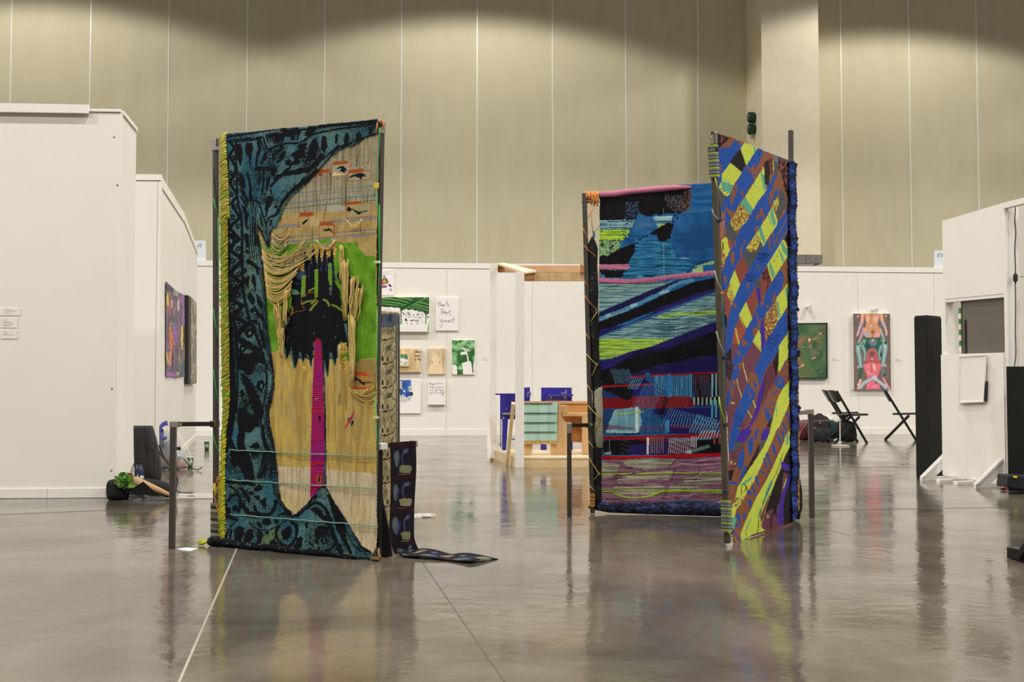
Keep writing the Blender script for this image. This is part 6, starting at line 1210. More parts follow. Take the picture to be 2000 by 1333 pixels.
def art2(a):
    D1, D2, D3 = (30, 74, 38), (64, 120, 60), (120, 160, 84)
    a.C[:] = WH; a.T(740, 520, 9.52); a.poly('-80,580 940,580 940,860 870,885 700,830 540,800 430,780 380,775 0,745 -80,740', D1, 2); a.streak('-80,580 940,580 940,860 700,830 430,780 0,745 -80,740', [(24, 62, 32), (40, 90, 46), (66, 122, 60)], .03, .5, .15, seed=2, amp=1)
    for q, w_ in (('-80,600 200,615 400,640 560,690', 16), ('-80,640 200,665 380,690 520,735', 12), ('-80,700 200,720 350,740', 10), ('350,585 500,600 650,645', 18), ('640,740 800,790 920,830', 12), ('660,705 800,740 930,780', 16), ('750,670 840,690 930,720', 18), ('620,770 760,810 900,850', 8)): a.line(q, w_, D3)
    for q, w_ in (('-80,625 300,650 540,710', 10), ('-80,720 300,755 480,765', 12), ('680,640 930,700', 10), ('640,790 930,860', 14)): a.line(q, w_, (18, 46, 26))
    a.poly('380,790 480,740 640,630 700,590 880,590 780,650 560,760 430,835', (34, 84, 44), .6); a.line('450,820 620,730 760,650 860,600', 12, (104, 156, 84)); a.line('430,800 560,720 680,630', 14, (18, 50, 28))
    a.poly('390,780 440,810 418,850 420,1080 400,1080 402,850', (44, 92, 50)); a.poly('400,1020 425,1020 430,1082 392,1082', (84, 140, 70)); a.poly('830,860 935,860 935,885 890,905 876,1060 866,1060 864,905', (44, 92, 50)); a.poly('862,1030 880,1030 885,1070 858,1070', (70, 126, 60)); a.poly('905,1150 935,1010 935,1212 895,1195', (120, 170, 90))
    for k in range(30): a.line([(430+k*5.6, 850+((k*7) % 11)), (432+k*5.6, 905)], 2.5, (150, 144, 146))
    for q in ('370,840 372,905', '480,890 600,860', '480,950 660,930', '540,960 730,950', '660,940 760,940 760,980', '480,910 640,915', '760,960 860,945', '370,930 480,925', '600,1000 760,985', '380,1000 440,990', '900,940 930,935'): a.line(q, 4, INKC)
    a.poly('480,990 505,970 535,1020 505,1030 485,1015', INKC); a.poly('565,1025 600,1000 640,1005 630,1020', INKC); a.poly('650,1010 735,1010 735,1028 640,1022', INKC); a.poly('700,870 715,900 750,875 740,910 710,920', (80, 76, 80)); a.poly('645,885 660,890 655,920 640,920', (70, 66, 70)); a.poly('740,950 760,950 760,975 745,970', INKC); a.poly('905,940 930,940 930,955 915,960 912,980 900,980', (80, 40, 30))
    for x, y in ((518, 1065), (608, 1072), (712, 1068)): a.ell((x, y), 16, 18, (90, 86, 90)); a.ell((x, y), 8, 9, WH)
    for k in range(9): a.ell((780+(k % 3)*20, 880+(k//3)*22), 6, 6, INKC)
    for x in (445, 740, 780, 800): a.line([(x, 990), (x+4, 1055)], 4, (110, 104, 108))
    for x in (120, 150, 180, 210): a.line([(x+20, 860), (x, 800)], 4, (120, 114, 120)); a.line([(x-30, 850), (x-50, 815)], 3, (150, 144, 150))
def art3(a):
    a.C[:] = WH; a.T(740, 520, 9.52); c = (62, 56, 60)
    for q in ('1102,655 1118,762', '1138,650 1150,755', '1098,708 1152,700', '1186,712 1192,750 1204,722 1212,750 1224,708', '1262,645 1270,756', '1245,690 1292,680', '1160,808 1170,918', '1148,806 1190,795 1212,818 1192,850 1166,862', '1190,850 1196,890', '1190,866 1206,852', '1234,832 1240,918', '1222,864 1252,858', '1262,880 1276,868 1262,862 1258,880 1278,888', '1296,862 1284,872 1296,884', '1320,804 1326,922', '1300,850 1336,842', '1134,980 1140,1028 1164,1034 1182,985', '1178,970 1176,1090 1152,1134 1120,1104', '1226,1010 1228,1040 1242,1040 1246,1010', '1258,1014 1262,1046', '1262,1024 1276,1012', '1298,1010 1286,1020 1300,1034 1288,1050', '1308,1036 1322,1026 1312,1018 1306,1036 1324,1046', '1346,985 1352,1046', '1410,944 1386,950 1380,1064', '1352,1002 1412,994'):
        a.line(q, 7, c)
    for x, y, rx, ry in ((1168, 728, 12, 18), (1296, 735, 11, 22), (1214, 872, 9, 14), (1206, 1024, 12, 16)): a.ell((x, y), rx, ry, c); a.ell((x, y), rx-6, ry-7, WH)
WOOD = [(196, 170, 128), (212, 188, 148), (220, 198, 160)]
def art4(a):
    a.streak('700,600 900,600 900,800 700,800', WOOD, .25, .03, seed=2)
def art5(a):
    a.streak('700,600 900,600 900,800 700,800', WOOD, .3, .02, seed=4); a.T(770, 650, 7.02)
    for k in range(34):
        x = 462+k*7; y1 = 300+60*abs(math.sin(k*2.1))+ (140 if k < 8 or k > 26 else 0); a.line([(x, 228), (x+4*math.sin(k), y1)], 2.6, [(150, 140, 130), (130, 140, 150), (166, 140, 100)][k % 3], mix=.8)
    a.poly('560,300 590,330 620,370 640,400 600,420 660,480 680,565 480,565 480,480 530,420 510,400 540,350', WOOD[2], 1); a.poly('505,385 530,400 520,430', (140, 116, 80)); a.poly('640,390 605,410 625,420', (140, 116, 80)); a.line('695,330 688,380', 5, (80, 60, 50))
def art6(a):
    a.streak('800,600 1000,600 1000,800 800,800', [(40, 84, 46), (62, 118, 66), (104, 158, 104), (150, 190, 140)], .12, .10, .5, seed=5, contrast=2.6); a.T(770, 650, 7.02)
    a.poly('790,260 830,260 870,300 840,400 790,440', (130, 176, 120), 2, mix=.7); a.poly('870,240 1000,230 1080,260 1090,400 900,390 880,500 940,570 880,570 860,430', (44, 92, 44), 3, mix=.8)
    for q in ('795,450 830,440 850,450 862,480 866,575 795,575', '925,420 1000,400 1050,395 1060,440 1078,500 1095,385 1100,385 1100,575 945,575 938,500', '912,275 975,255 990,290 1000,300 1022,398 1008,400 992,310 980,300 915,312'): a.poly(q, WH, .5)
    a.line('935,208 980,245', 16, WH); a.line('972,215 1005,250 1030,250', 10, WH, amp=.6); a.line('1000,215 1030,250', 10, WH); a.line('1063,395 1075,490 1080,545', 16, (34, 76, 38)); a.line('990,255 1020,398', 12, WH)
def art7(a):
    a.C[:] = WH; a.T(770, 650, 7.02); a.streak('20,645 228,645 240,730 215,800 260,850 165,885 110,850 60,830 -20,800', [(40, 72, 140), (66, 104, 172), (90, 130, 190)], .1, .1, seed=3, amp=1)
    a.ell((138, 805), 18, 18, (226, 226, 220), soft=.5); a.poly('-30,660 60,652 105,670 108,790 70,800 -30,760', (196, 190, 180), 1)
    for k in range(9): a.line([(66, 668+k*13), (104, 676+k*13)], 3, (150, 140, 130))
    for q in ('195,745 240,735 245,800 205,810',): a.poly(q, (206, 200, 194))
    for q in ('208,765 216,762 216,785 208,785', '226,762 234,760 234,785 226,785', '212,822 250,810 255,850 225,840', '60,760 100,775 100,800 65,790', '70,840 110,850 100,875', '215,840 258,855 250,868 215,858'): a.poly(q, INKC, .5)
    for q in ('90,870 160,920 220,880 258,850', '100,895 165,940 240,880', '120,870 150,890 200,860', '70,880 110,905', '85,930 90,950', '100,905 108,960', '125,930 130,965', '150,925 158,960', '205,890 210,945', '75,860 60,900', '165,905 200,880'): a.line(q, 5, INKC, amp=.6)
def art8(a):
    a.C[:] = WH; a.T(770, 650, 7.02); c = (90, 92, 104)
    for k, (x, y, w_) in enumerate(((482, 712, 18), (510, 712, 42), (560, 710, 36), (604, 708, 56), (488, 755, 18), (520, 758, 40), (575, 757, 14), (605, 758, 66), (490, 800, 34), (545, 800, 50), (605, 798, 72), (485, 835, 26), (525, 835, 40), (575, 834, 40), (625, 832, 62), (650, 857, 28))): scribble(a, x, y, w_, 24, c, 4.2, seed=k+3)
FT = 'drawings and panels on the far white wall'
picture('drawing', 'small drawing of a figure and violet shapes, topmost at the palm tapestry edge', 'drawing', FW, (727, 527, 770, 576.5), .02, art1)
picture('painting', 'large white canvas with green bridge underside over little cars', 'painting', FW, (734, 581, 838, 648), .09, art2)
picture('drawing', 'white sheet handwritten How to Protect Yourself in big letters', 'drawing', FW, (851, 581.5, 895, 646), .03, art3)
t4 = picture('plywood_panel', 'plywood panel with black type and a tiny picture block on it', 'panel', FW, (748, 681.5, 822, 727), .07, art4, side=(186, 160, 118))
mty = mat('type_black', (30, 28, 28), .6)
for k, w_ in enumerate(('Abno', 'Lear', 'a Ma')): text_obj('type_line', w_, FW, 810, 689.5+k*7.3, 4.6, mty, t4, off=.077, sx=.92)
MB().slab(FW, [(778, 716), (799.5, 716), (799.5, 690.5), (778, 690.5)], .05, .12).obj('picture_block', mat('block_wood', (214, 192, 152), .7), t4)
def art4b(a):
    a.C[:] = WH; a.T(770, 650, 7.02); a.streak('80,298 182,298 182,375 130,350 80,345', [(30, 70, 40), (60, 120, 70), (110, 150, 110)], .3, .5, .2, seed=2); a.poly('150,330 182,330 182,380', (30, 80, 50)); a.line('85,350 150,360', 6, (150, 160, 150))
    for q in ('90,400 110,410', '150,402 178,412', '135,425 165,430'): a.line(q, 9, INKC)
aa = Art(FW, (782, 692.5, 796, 712.5), .005, .123); art4b(aa); aa.build('tiny_picture', vmp, t4)
picture('plywood_panel', 'small plywood panel with faint drawn figure, above the handwritten note', 'panel', FW, (836, 681, 869, 731), .06, art5, side=(196, 170, 128))
picture('painting', 'green wash painting with a white bare arm shape, right of the plywood panels', 'painting', FW, (883, 665, 927, 732), .03, art6)
picture('painting', 'white canvas with blue sky between toppling buildings, low on the wall', 'painting', FW, (758, 742, 821.5, 808), .03, art7)
picture('drawing', 'small white canvas with five lines of handwritten note', 'drawing', FW, (836, 742, 869, 791), .07, art8)
def lab(pl, box, label, rows, c=(180, 172, 166), off=.006):
    x0, y0, x1, y1 = box; t = thing('wall_label', label, 'label', pl.P((x0+x1)/2, y1)); MB().slab(pl, [(x0, y1), (x1, y1), (x1, y0), (x0, y0)], .004, off).obj('card', mlab, t)
    tx = MB()
    for y, xe_ in rows: tx.slab(pl, [(x0+1, y+.4), (xe_, y+.4), (xe_, y-.4), (x0+1, y-.4)], .001, off+.001)
    tx.obj('print', mat('print_%d' % c[0], c, .7), t)
lab(FW, (943, 696, 953, 703.5), 'tiny wall label left of the leaning white post on the far wall', [(698, 949), (700.5, 951)])
lab(FW, (1626, 698, 1639, 704), 'tiny wall label between the green painting and the figure painting', [(700, 1632), (702, 1634)])
lab(FW, (1749, 699, 1761, 705), 'tiny wall label right of the tall figure painting', [(701, 1755), (703, 1757)])
def art9(a):
    a.streak('1400,600 1700,600 1700,800 1400,800', [(54, 84, 60), (70, 100, 66), (86, 106, 68), (82, 86, 58)], .03, .05, .5, seed=5, contrast=2.4); a.T(1540, 590, 7.85)
    for c_, rx, ry, col, rot, mx in (((200, 590), 80, 60, (150, 104, 84), -.5, .9), ((150, 640), 60, 60, (160, 96, 84), .3, .8), ((330, 640), 40, 110, (120, 96, 62), .1, .8), ((250, 540), 110, 30, (116, 106, 70), .1, .7), ((320, 590), 26, 40, (220, 150, 140), 0, .9), ((320, 580), 12, 20, (250, 200, 200), 0, 1), ((430, 540), 70, 30, (140, 116, 84), -.6, .8), ((490, 485), 26, 20, (220, 150, 130), 0, .8), ((495, 485), 9, 9, (250, 210, 200), 0, 1), ((390, 572), 26, 14, (210, 150, 120), 0, .9), ((470, 610), 70, 24, (130, 108, 76), .1, .8), ((480, 690), 60, 44, (120, 106, 62), .4, .8), ((400, 780), 70, 80, (126, 112, 90), .7, .7), ((390, 862), 46, 12, (240, 160, 140), -.4, 1), ((150, 850), 40, 40, (150, 110, 70), 0, .8), ((190, 940), 60, 60, (130, 100, 60), 0, .8), ((215, 975), 38, 22, (236, 150, 130), -.4, .95), ((160, 1005), 40, 14, (220, 140, 120), -.2, .9), ((215, 1145), 40, 16, (160, 112, 70), 0, .8), ((300, 780), 40, 60, (50, 100, 70), 0, .5), ((450, 1015), 11, 11, (220, 110, 90), 0, 1), ((492, 1075), 22, 7, (220, 140, 110), -.9, 1), ((460, 790), 9, 9, (230, 190, 150), 0, 1), ((222, 690), 9, 9, (230, 190, 150), 0, 1), ((350, 470), 30, 18, (90, 120, 84), 0, .7), ((440, 400), 130, 24, (84, 124, 92), -.2, .7)):
        a.ell(c_, rx*1.2, ry*1.2, col, rot, mx, soft=.8)
    for q in ('420,580 450,560 480,570', '310,665 330,690', '350,660 350,720', '500,740 520,720', '180,700 220,690'): a.line(q, 4, (210, 180, 140))
t9 = picture('painting', 'green glossy painting in thin black frame half behind the plaid tapestry', 'painting', FW, (1500, 633, 1615, 738.5), .05, art9, side=(70, 60, 44))
for q in ([(1500, 634), (1616.5, 632), (1616.5, 630.8), (1500, 632.4)], [(1500, 739.8), (1617, 740), (1617, 738.4), (1500, 738)], [(1614.6, 739), (1616.8, 740), (1616.4, 631.2), (1614.2, 632)]): MB().slab(FW, q, .07, .065).obj('frame_rail', mat('black_case', (14, 13, 12), .6), t9)
def art10(a):
    a.streak('1600,600 1800,600 1800,800 1600,800', [(104, 88, 80), (122, 104, 98), (112, 92, 92)], .2, .2, seed=3); a.T(1650, 600, 7.84)
    def e(x, y, rx, ry, c, rot=0, mx=1, so=.35): a.ell((x, y), rx, ry, c, rot, mx, soft=so)
    def lim(q, w_, c, w2=None, hi=None): a.line(q, w_, c, w2); hi and a.line(q, w_*.4, hi, (w2 or w_)*.4, mix=.7)
    SK, SKL, SKP, LBL = (206, 146, 112), (232, 184, 156), (214, 150, 160), (150, 170, 214)
    lim('270,110 262,230 225,330 205,400', 62, SK, 34, SKL); lim('555,110 580,230 620,320 640,400', 62, SK, 34, SKL); lim('245,250 215,380', 34, LBL, 24); lim('585,240 625,330', 34, LBL, 24)
    lim('290,330 250,450 210,545', 40, (196, 140, 150), 26, LBL); lim('550,350 580,440 610,540', 40, (130, 170, 160), 24, LBL)
    a.poly('300,103 535,103 520,200 500,260 545,340 560,400 530,460 450,475 425,455 400,470 330,465 285,430 275,370 320,300 330,240 310,180', SK, .5, sm=False)
    e(350, 170, 40, 90, SKL, .1, .8, .8); e(470, 180, 45, 100, SKL, -.1, .8, .8); e(500, 160, 30, 60, (226, 160, 160), 0, .7, .8); a.line('402,110 400,220 400,280', 10, (140, 100, 80), mix=.6); e(335, 420, 55, 50, LBL, 0, .9, .7); e(500, 425, 52, 50, (220, 160, 180), 0, .8, .7); e(310, 360, 30, 30, SKL, 0, .7, .8); e(430, 385, 45, 34, (110, 96, 80), 0, .9, .6); e(425, 345, 12, 22, (120, 90, 70), 0, .7, .6); a.line('425,455 430,400', 8, (110, 80, 70))
    a.poly('290,460 330,470 400,475 430,460 460,478 530,470 570,500 600,560 540,640 500,700 350,700 300,640 280,560', (46, 92, 74), .5); e(430, 540, 85, 80, (110, 122, 130), 0, 1, .5); e(360, 600, 40, 50, (40, 60, 66), 0, .8); a.line('300,500 250,560', 20, (120, 170, 150)); a.line('320,510 290,570', 14, (150, 190, 170)); a.line('560,510 600,550', 20, (130, 170, 160))
    lim('215,580 200,640 225,760 240,880 250,960', 78, (112, 156, 146), 46, (160, 196, 190)); lim('270,600 310,700 300,810', 60, (100, 140, 130), 34, (150, 186, 180)); lim('610,580 620,640 600,780 580,920', 80, (120, 164, 154), 44, (176, 186, 206)); lim('560,600 530,690 540,800', 54, (96, 140, 126), 34, (150, 180, 200)); e(555, 735, 20, 40, (30, 74, 50)); e(200, 570, 36, 24, (84, 104, 110)); e(625, 550, 22, 26, (30, 60, 50))
    lim('250,960 230,1040 235,1110', 60, (60, 90, 76), 40); lim('570,940 590,1000 600,1080', 66, (110, 116, 116), 50); e(610, 1040, 22, 30, (40, 80, 50)); e(235, 1110, 30, 26, (40, 80, 56)); e(265, 1020, 14, 40, (40, 100, 60))
    a.poly('335,760 345,690 380,645 430,635 480,660 500,720 515,780 545,855 460,850 415,810 370,850 285,850', (178, 92, 92), .5, sm=False); e(420, 720, 60, 54, (120, 84, 84), 0, 1, .6); e(410, 715, 30, 34, (104, 70, 72), 0, .8, .7); a.line('345,700 380,650 430,640 480,665 500,720', 12, (200, 120, 124), mix=.8); a.line('285,852 370,850 415,812 460,850 545,855', 6, (110, 50, 56))
    a.poly('280,870 350,860 415,840 480,860 560,870 560,920 530,990 500,1060 520,1180 550,1258 325,1258 335,1180 340,1060 310,980 280,920', (214, 108, 126), .5); e(350, 910, 50, 50, (232, 130, 150), 0, .8, .8); e(450, 920, 34, 80, (232, 206, 150), -.3, .9, .8); e(505, 900, 40, 40, (220, 100, 110), 0, .7, .8); e(360, 1000, 30, 60, (222, 170, 140), 0, .7, .8); a.line('412,860 415,1000 410,1030', 14, (180, 60, 90), mix=.7); e(300, 890, 20, 20, (170, 150, 90), 0, .7, .6); e(370, 1190, 40, 60, (240, 120, 150), 0, .8, .8); e(470, 1210, 60, 50, (240, 140, 160), 0, .7, .8); e(480, 1160, 30, 40, (120, 90, 70), 0, .8, .6)
    lim('240,1230 300,1160 390,1110 430,1090', 66, (140, 156, 176), 44, (196, 206, 180)); lim('630,1230 560,1170 490,1120 440,1100', 60, (140, 156, 190), 44, (206, 210, 180)); e(455, 1080, 46, 38, (190, 196, 206), -.2, 1, .4); e(480, 1070, 14, 30, (206, 160, 160)); lim('240,1120 220,1190 205,1250', 40, (210, 150, 140), 34, (236, 200, 170)); lim('590,1100 640,1180 680,1250', 34, (210, 120, 120), 30, (226, 180, 160)); e(205, 400, 26, 36, SKP); e(640, 395, 24, 32, SKP)
    for x, y in ((203, 145), (628, 140), (403, 283), (192, 436), (637, 428), (426, 512), (212, 645), (618, 615), (417, 806), (203, 918), (625, 895), (410, 1024), (205, 1188), (628, 1200)):
        for an in (.6, 2.2): a.line([(x-13*math.cos(an), y-13*math.sin(an)), (x+13*math.cos(an), y+13*math.sin(an))], 8, (226, 222, 216)); a.ell((x+3, y+9), 6, 4, (60, 56, 60))
picture('painting', 'tall narrow painting of bare backs in peach, green and pink, pale star dots on it', 'painting', FW, (1668, 613.2, 1738.5, 761), .07, art10, step=.005)
mkn = mat('white_enamel', (228, 226, 222), .3)
for (x, y, l) in ((1576.5, 600, 'small white spot lamp on the wall above the green painting'), (1704.5, 606, 'small white spot lamp on the wall above the tall figure painting')):
    t = thing('wall_lamp', l, 'lamp', FW.P(x, y)); c = FW.P(x, y, .0); n = Vector((FW.n.x, FW.n.y, 0))
    MB().tube([c, c+n*.06], [.03, .012], 10).obj('bracket', mkn, t, smooth=True); MB().tube([c+n*.05+Vector((0, 0, .01)), c+n*.13+Vector((.01, 0, -.015))], [.034, .04], 14).obj('lamp_head', mkn, t)
# hangings on the second left booth's side wall
q0, q1 = S1.uz(323.5, 640)[0], S1.uz(357.6, 640)[0]
t = thing('painted_hanging', 'crowded purple and orange figure painting pinned to the left side wall', 'painting', S1.P(340, 738))
a = Art(S1, (323.5, 545, 360, 741), .006, .012); x_, y_ = a.X, a.Y
a.C[:] = (96, 70, 104); a.streak('300,500 400,500 400,800 300,800', [(66, 56, 70), (110, 84, 112), (132, 100, 140), (110, 96, 84), (84, 80, 90)], .35, .035, seed=5, contrast=3)
a.T(310, 540, 6.06)
a.poly('80,50 240,160 240,230 180,200 120,180 90,170', (72, 72, 82), .5); a.poly('175,150 215,150 235,200 225,240 170,230', (150, 150, 140), 1); a.poly('250,170 305,215 310,560 280,560 265,520 290,400 260,250', (138, 96, 166), 1)
for q, c in (('95,200 112,200 115,350 95,355', (214, 186, 50)), ('90,250 110,250 105,330 95,330', (214, 186, 50)), ('265,600 290,570 285,700 285,860 270,880 262,760', (222, 196, 90)), ('150,280 165,280 160,370 148,370', (200, 200, 170)), ('225,270 240,280 240,400 225,420 220,340', (190, 190, 180)), ('130,560 150,540 160,640 175,720 180,800 150,870 130,850 125,760 120,640', (222, 130, 84)), ('120,250 140,260 150,340 130,480 115,400', (160, 96, 90)), ('195,460 215,460 210,520 195,540', (70, 120, 80)), ('160,540 185,560 190,680 170,670', (110, 130, 180)), ('180,600 200,620 215,740 200,780 185,720', (140, 100, 180)), ('240,840 255,840 250,1100 235,1120', (130, 140, 70)), ('215,1130 265,1130 265,1170 210,1170', (210, 180, 70)), ('85,900 100,900 120,1020 100,1040', (200, 170, 50)), ('120,900 150,880 145,1060 120,1060', (200, 130, 100)), ('85,1130 210,1150 210,1200 85,1195', (150, 100, 160)), ('250,1000 300,1000 300,1195 230,1190', (84, 100, 110)), ('285,600 310,600 305,760 295,900', (50, 60, 50))): a.poly(q, c, .6, .5)
for k in range(9): a.line([(128, 590+k*30), (150, 575+k*30), (172, 600+k*30)], 7, (40, 30, 34), amp=.4)
rr_ = np.random.RandomState(8)
for k in range(90): x0, y0 = 90+rr_.rand()*205, 170+rr_.rand()*980; a.line([(x0, y0), (x0+rr_.rand()*16-8, y0+14+rr_.rand()*60)], 3.2, [(30, 26, 34), (200, 160, 90), (150, 120, 190), (40, 50, 44), (210, 130, 100)][k % 5], amp=.4)
a.T(0, 0, 1); a.cut('324,549.5 336,561 348,570 360,576.5 361,737 355,736 345,739 335,737 324,738', .4, .5); a.build('painted_sheet', vmp, t, thick=.004)
t = thing('painting', 'thick-edged canvas seen almost edge on beyond the purple hanging', 'painting', S2.P(378, 750))
MB().slab(S2, [(368, 751), (384, 749.5), (384, 592), (368, 577)], .05, .055).obj('canvas', mat('canvas_edge', (40, 34, 28), .7), t)
a = Art(S2, (372.2, 560, 384.5, 760), .008, .058); a.streak('300,500 400,500 400,800 300,800', [(110, 96, 80), (150, 140, 116), (176, 168, 150), (120, 100, 110), (110, 120, 90)], .35, .04, seed=7, contrast=3); a.cut('372.4,578.5 384,592.5 383.8,749.5 372.4,750.8'); a.build('picture', vmp, t)

# ================================================================ the timber platform with posts, bench and blue pieces
mpine = mat('pine', (214, 190, 146), .6, scale=5, stretch=(1, 6, 6), col2=(198, 168, 118)); mpine2 = mat('pine_light', (226, 210, 176), .6, scale=5, stretch=(1, 6, 6), col2=(212, 190, 150))
mfir = mat('fir', (200, 166, 120), .6, scale=4, stretch=(6, 6, 1), col2=(182, 142, 92)); mfird = mat('fir_dark', (176, 120, 66), .6, scale=4, stretch=(6, 6, 1), col2=(150, 96, 48))
mpw = mat('painted_timber', (222, 216, 208), .6, var=.02, scale=10, stretch=(4, 4, 1))
c0 = G(1007, 914); c1 = G(963, 897); yF = c0.y; yB = c1.y; H_ = .112
FPF = FP(yF); xR = D(1330, 800, yF).x
pt = thing('timber_platform', 'low pine platform on the floor carrying the bench and blue panels', 'platform', (c0.x+.8, (yF+yB)/2, 0))
MB().box((c0.x, yF, .0), (xR, yF+.03, H_-.02)).obj('front_board', mpine, pt)
MB().prism([c0+Vector((0, 0, .0)), c1, c1+Vector((0, 0, H_-.02)), c0+Vector((0, 0, H_-.02))], [c0+Vector((.03, .03, 0)), c1+Vector((.03, 0, 0)), c1+Vector((.03, 0, H_-.02)), c0+Vector((.03, .03, H_-.02))]).obj('side_board', mpine2, pt)
for k in range(10):
    ya = yF-.008+(yB-yF)*k/10; yb = yF-.008+(yB-yF)*(k+1)/10-.006; xa = c0.x+(c1.x-c0.x)*k/10; xb = c0.x+(c1.x-c0.x)*(k+1)/10
    MB().prism([(xa, ya, H_-.02), (xR, ya, H_-.02), (xR, yb, H_-.02), (xb, yb, H_-.02)], [(xa, ya, H_+.002*(k % 2)), (xR, ya, H_+.002*(k % 2)), (xR, yb, H_+.002*(k % 2)), (xb, yb, H_+.002*(k % 2))]).obj('deck_plank', mpine2, pt)
MB().box((c0.x+.1, yF+.05, 0), (xR-.05, yB-.05, H_-.025)).obj('joist_core', mpine, pt)
def ppost(x0, x1, yb, yt, dep, name, label):
    g = G(x0, yb); p = FP(g.y); t = thing(name, label, 'post', g)
    MB().slab(p, [(x0, yb), (x1, yb), (x1, yt), (x0, yt)], dep).obj('timber', mpw, t, bevel=.003); return t, g.y
ppost(1006.3, 1023.7, 915, 531.5, .04, 'timber_post', 'tall white post at the front left corner of the pine platform')
ppost(957, 970, 898, 515, .05, 'timber_post', 'tall white post at the back left corner of the pine platform')
fr = thing('roof_frame', 'pine roof beams across the tops of the two white posts', 'frame', D(1040, 540, yF))
zt = lambda y, Y: D(1000, y, Y).z
MB().slab(FP(yF+.06), [(1024, 549), (1340, 549), (1340, 532.5), (1024, 532.5)], .045).obj('front_beam', mfir, fr); MB().slab(FP(yB+.02), [(972, 532), (1340, 532), (1340, 519), (972, 519)], .045).obj('back_beam', mat('fir_rose', (214, 172, 128), .6, scale=4, stretch=(1, 6, 6), col2=(200, 150, 104)), fr)
MB().prism([D(971, 514, yB), D(985, 513.5, yB), D(1047, 528.5, yF-.05), D(1025, 532, yF-.05)], [D(971, 518, yB), D(985, 517.5, yB), D(1047, 532.5, yF-.05), D(1025, 535.5, yF-.05)]).obj('sloping_rafter', mpine2, fr)
MB().slab(FP(yF-.03), [(1027, 547), (1043, 545), (1046, 532), (1030, 534)], .05).obj('rafter_end', mfird, fr); MB().slab(FP(yB-.02), [(972, 531), (981, 529), (984, 520), (972, 519)], .05).obj('rafter_end', mfird, fr); MB().slab(FP(yF+.0), [(1134, 532), (1142, 532), (1142, 519), (1134, 516)], .05).obj('rafter_end', mfird, fr)
t = thing('leaning_plank', 'narrow plank leaning against the white front post of the platform', 'plank', G(990, 911)); ga = G(990, 911); gb = D(1002.5, 790, c0.y+.02)
pk = FP(ga.y-.02); MB().prism([D(987.5, 911, ga.y-.02), D(993.5, 911.5, ga.y-.02), D(1006.3, 791, yF-.06), D(999, 790, yF-.06)], [D(987.5, 911, ga.y-.02)+Vector((0, .04, .02)), D(993.5, 911.5, ga.y-.02)+Vector((0, .04, .02)), D(1006.3, 786, yF-.02), D(999, 785, yF-.02)]).obj('plank', mpine, t)
t = thing('leaning_board', 'small white board leaning at the foot of the back white post', 'board', G(955, 899)); Yb = G(956, 900).y
MB().prism([D(952, 896, Yb), D(960, 900, Yb), D(956, 815, Yb+.1), D(950, 813, Yb+.1)], [D(953, 896, Yb+.03), D(961, 900, Yb+.03), D(957, 815, Yb+.13), D(951, 813, Yb+.13)]).obj('board', mpw, t)
MB().box((D(957, 898, Yb-.06).x, Yb-.06, 0), (D(964, 898, Yb-.06).x, Yb-.03, .03)).obj('wood_foot', mfird, t)
# siding unit and bench
YS = yF+.30; S_ = FP(YS); S2_ = FP(YS+.10); S3 = FP(YS+.45)
bt3 = thing('timber_bench', 'wooden bench with mint shingled end and curved side board on the platform', 'bench', D(1080, 892, YS))
mmint = mat('mint_shingle', (150, 182, 166), .7, var=.05, scale=14, stretch=(1, 1, .3))
MB().slab(S_, [(1016, 866), (1088, 866), (1091, 788), (1016, 788)], .03, -.02).obj('end_panel', mfird, bt3)
for k, (ya, yb) in enumerate(((787.5, 806.5), (805.5, 825), (824, 843.5), (842, 861.5))):
    for j in range(4):
        xa = 1012+j*19.6+(k % 2)*.0; xb = min(xa+19.3, 1089-(k > 0)*.8); pt0 = [S_.shift(.035).w(*S_.shift(.035).uz(x, yb)) for x in (xa, xb)]; pt1 = [S_.shift(.004).w(*S_.shift(.004).uz(x, ya)) for x in (xb+.8*(j == 3), xa)]
        v = pt0+pt1; MB().prism(v, [q+Vector((0, .008, 0)) for q in v]).obj('shingle', mmint, bt3)
MB().slab(S_, [(1012, 788), (1079, 788), (1077, 784.2), (1012, 784.4)], .06, .03).obj('cap_board', mfir, bt3)
MB().slab(S_, [(1012, 868), (1088, 868.5), (1088, 861.5), (1012, 861)], .04, .03).obj('particle_strip', mat('particle_board', (206, 168, 96), .8, scale=70, col2=(150, 110, 56)), bt3)
MB().slab(S_, [(1016, 888), (1036, 888), (1039.5, 884), (1040, 867), (1016, 867)], .08, -.01).obj('leg_block', mfir, bt3, bevel=.004)
cur = [(1091, 788), (1093, 790), (1093.5, 800), (1095, 810), (1098, 818), (1102, 823), (1107, 826), (1107, 889), (1075.5, 889), (1075.5, 868), (1088.5, 868)]
MB().slab(S_, cur, .045, -.005).obj('side_board', mfir, bt3)
MB().slab(S3, [(1077, 789), (1300, 789), (1300, 784), (1075, 784)], .05, .02).obj('back_rail', mfir, bt3); MB().slab(S3, [(1092, 808), (1300, 808), (1300, 788), (1092, 788)], .03).obj('back_board', mat('fir_amber', (190, 144, 84), .6, scale=4, stretch=(1, 6, 6), col2=(170, 122, 66)), bt3)
MB().slab(S2_, [(1093, 808), (1109, 808), (1109.5, 795), (1107, 792.5), (1093, 792)], .2).obj('arm_block', mfir, bt3, bevel=.004)
MB().slab(S2_, [(1097, 808), (1300, 807), (1300, 813), (1103, 813.5)], .35).obj('seat_board', mfir, bt3)
MB().slab(S3, [(1101, 813), (1137, 813), (1137, 865), (1101, 863)], .03, .03).obj('under_panel', mfird, bt3); MB().slab(S2_, [(1137, 813), (1150, 813), (1150, 887.5), (1137, 887.5)], .05).obj('leg_board', mfir, bt3)
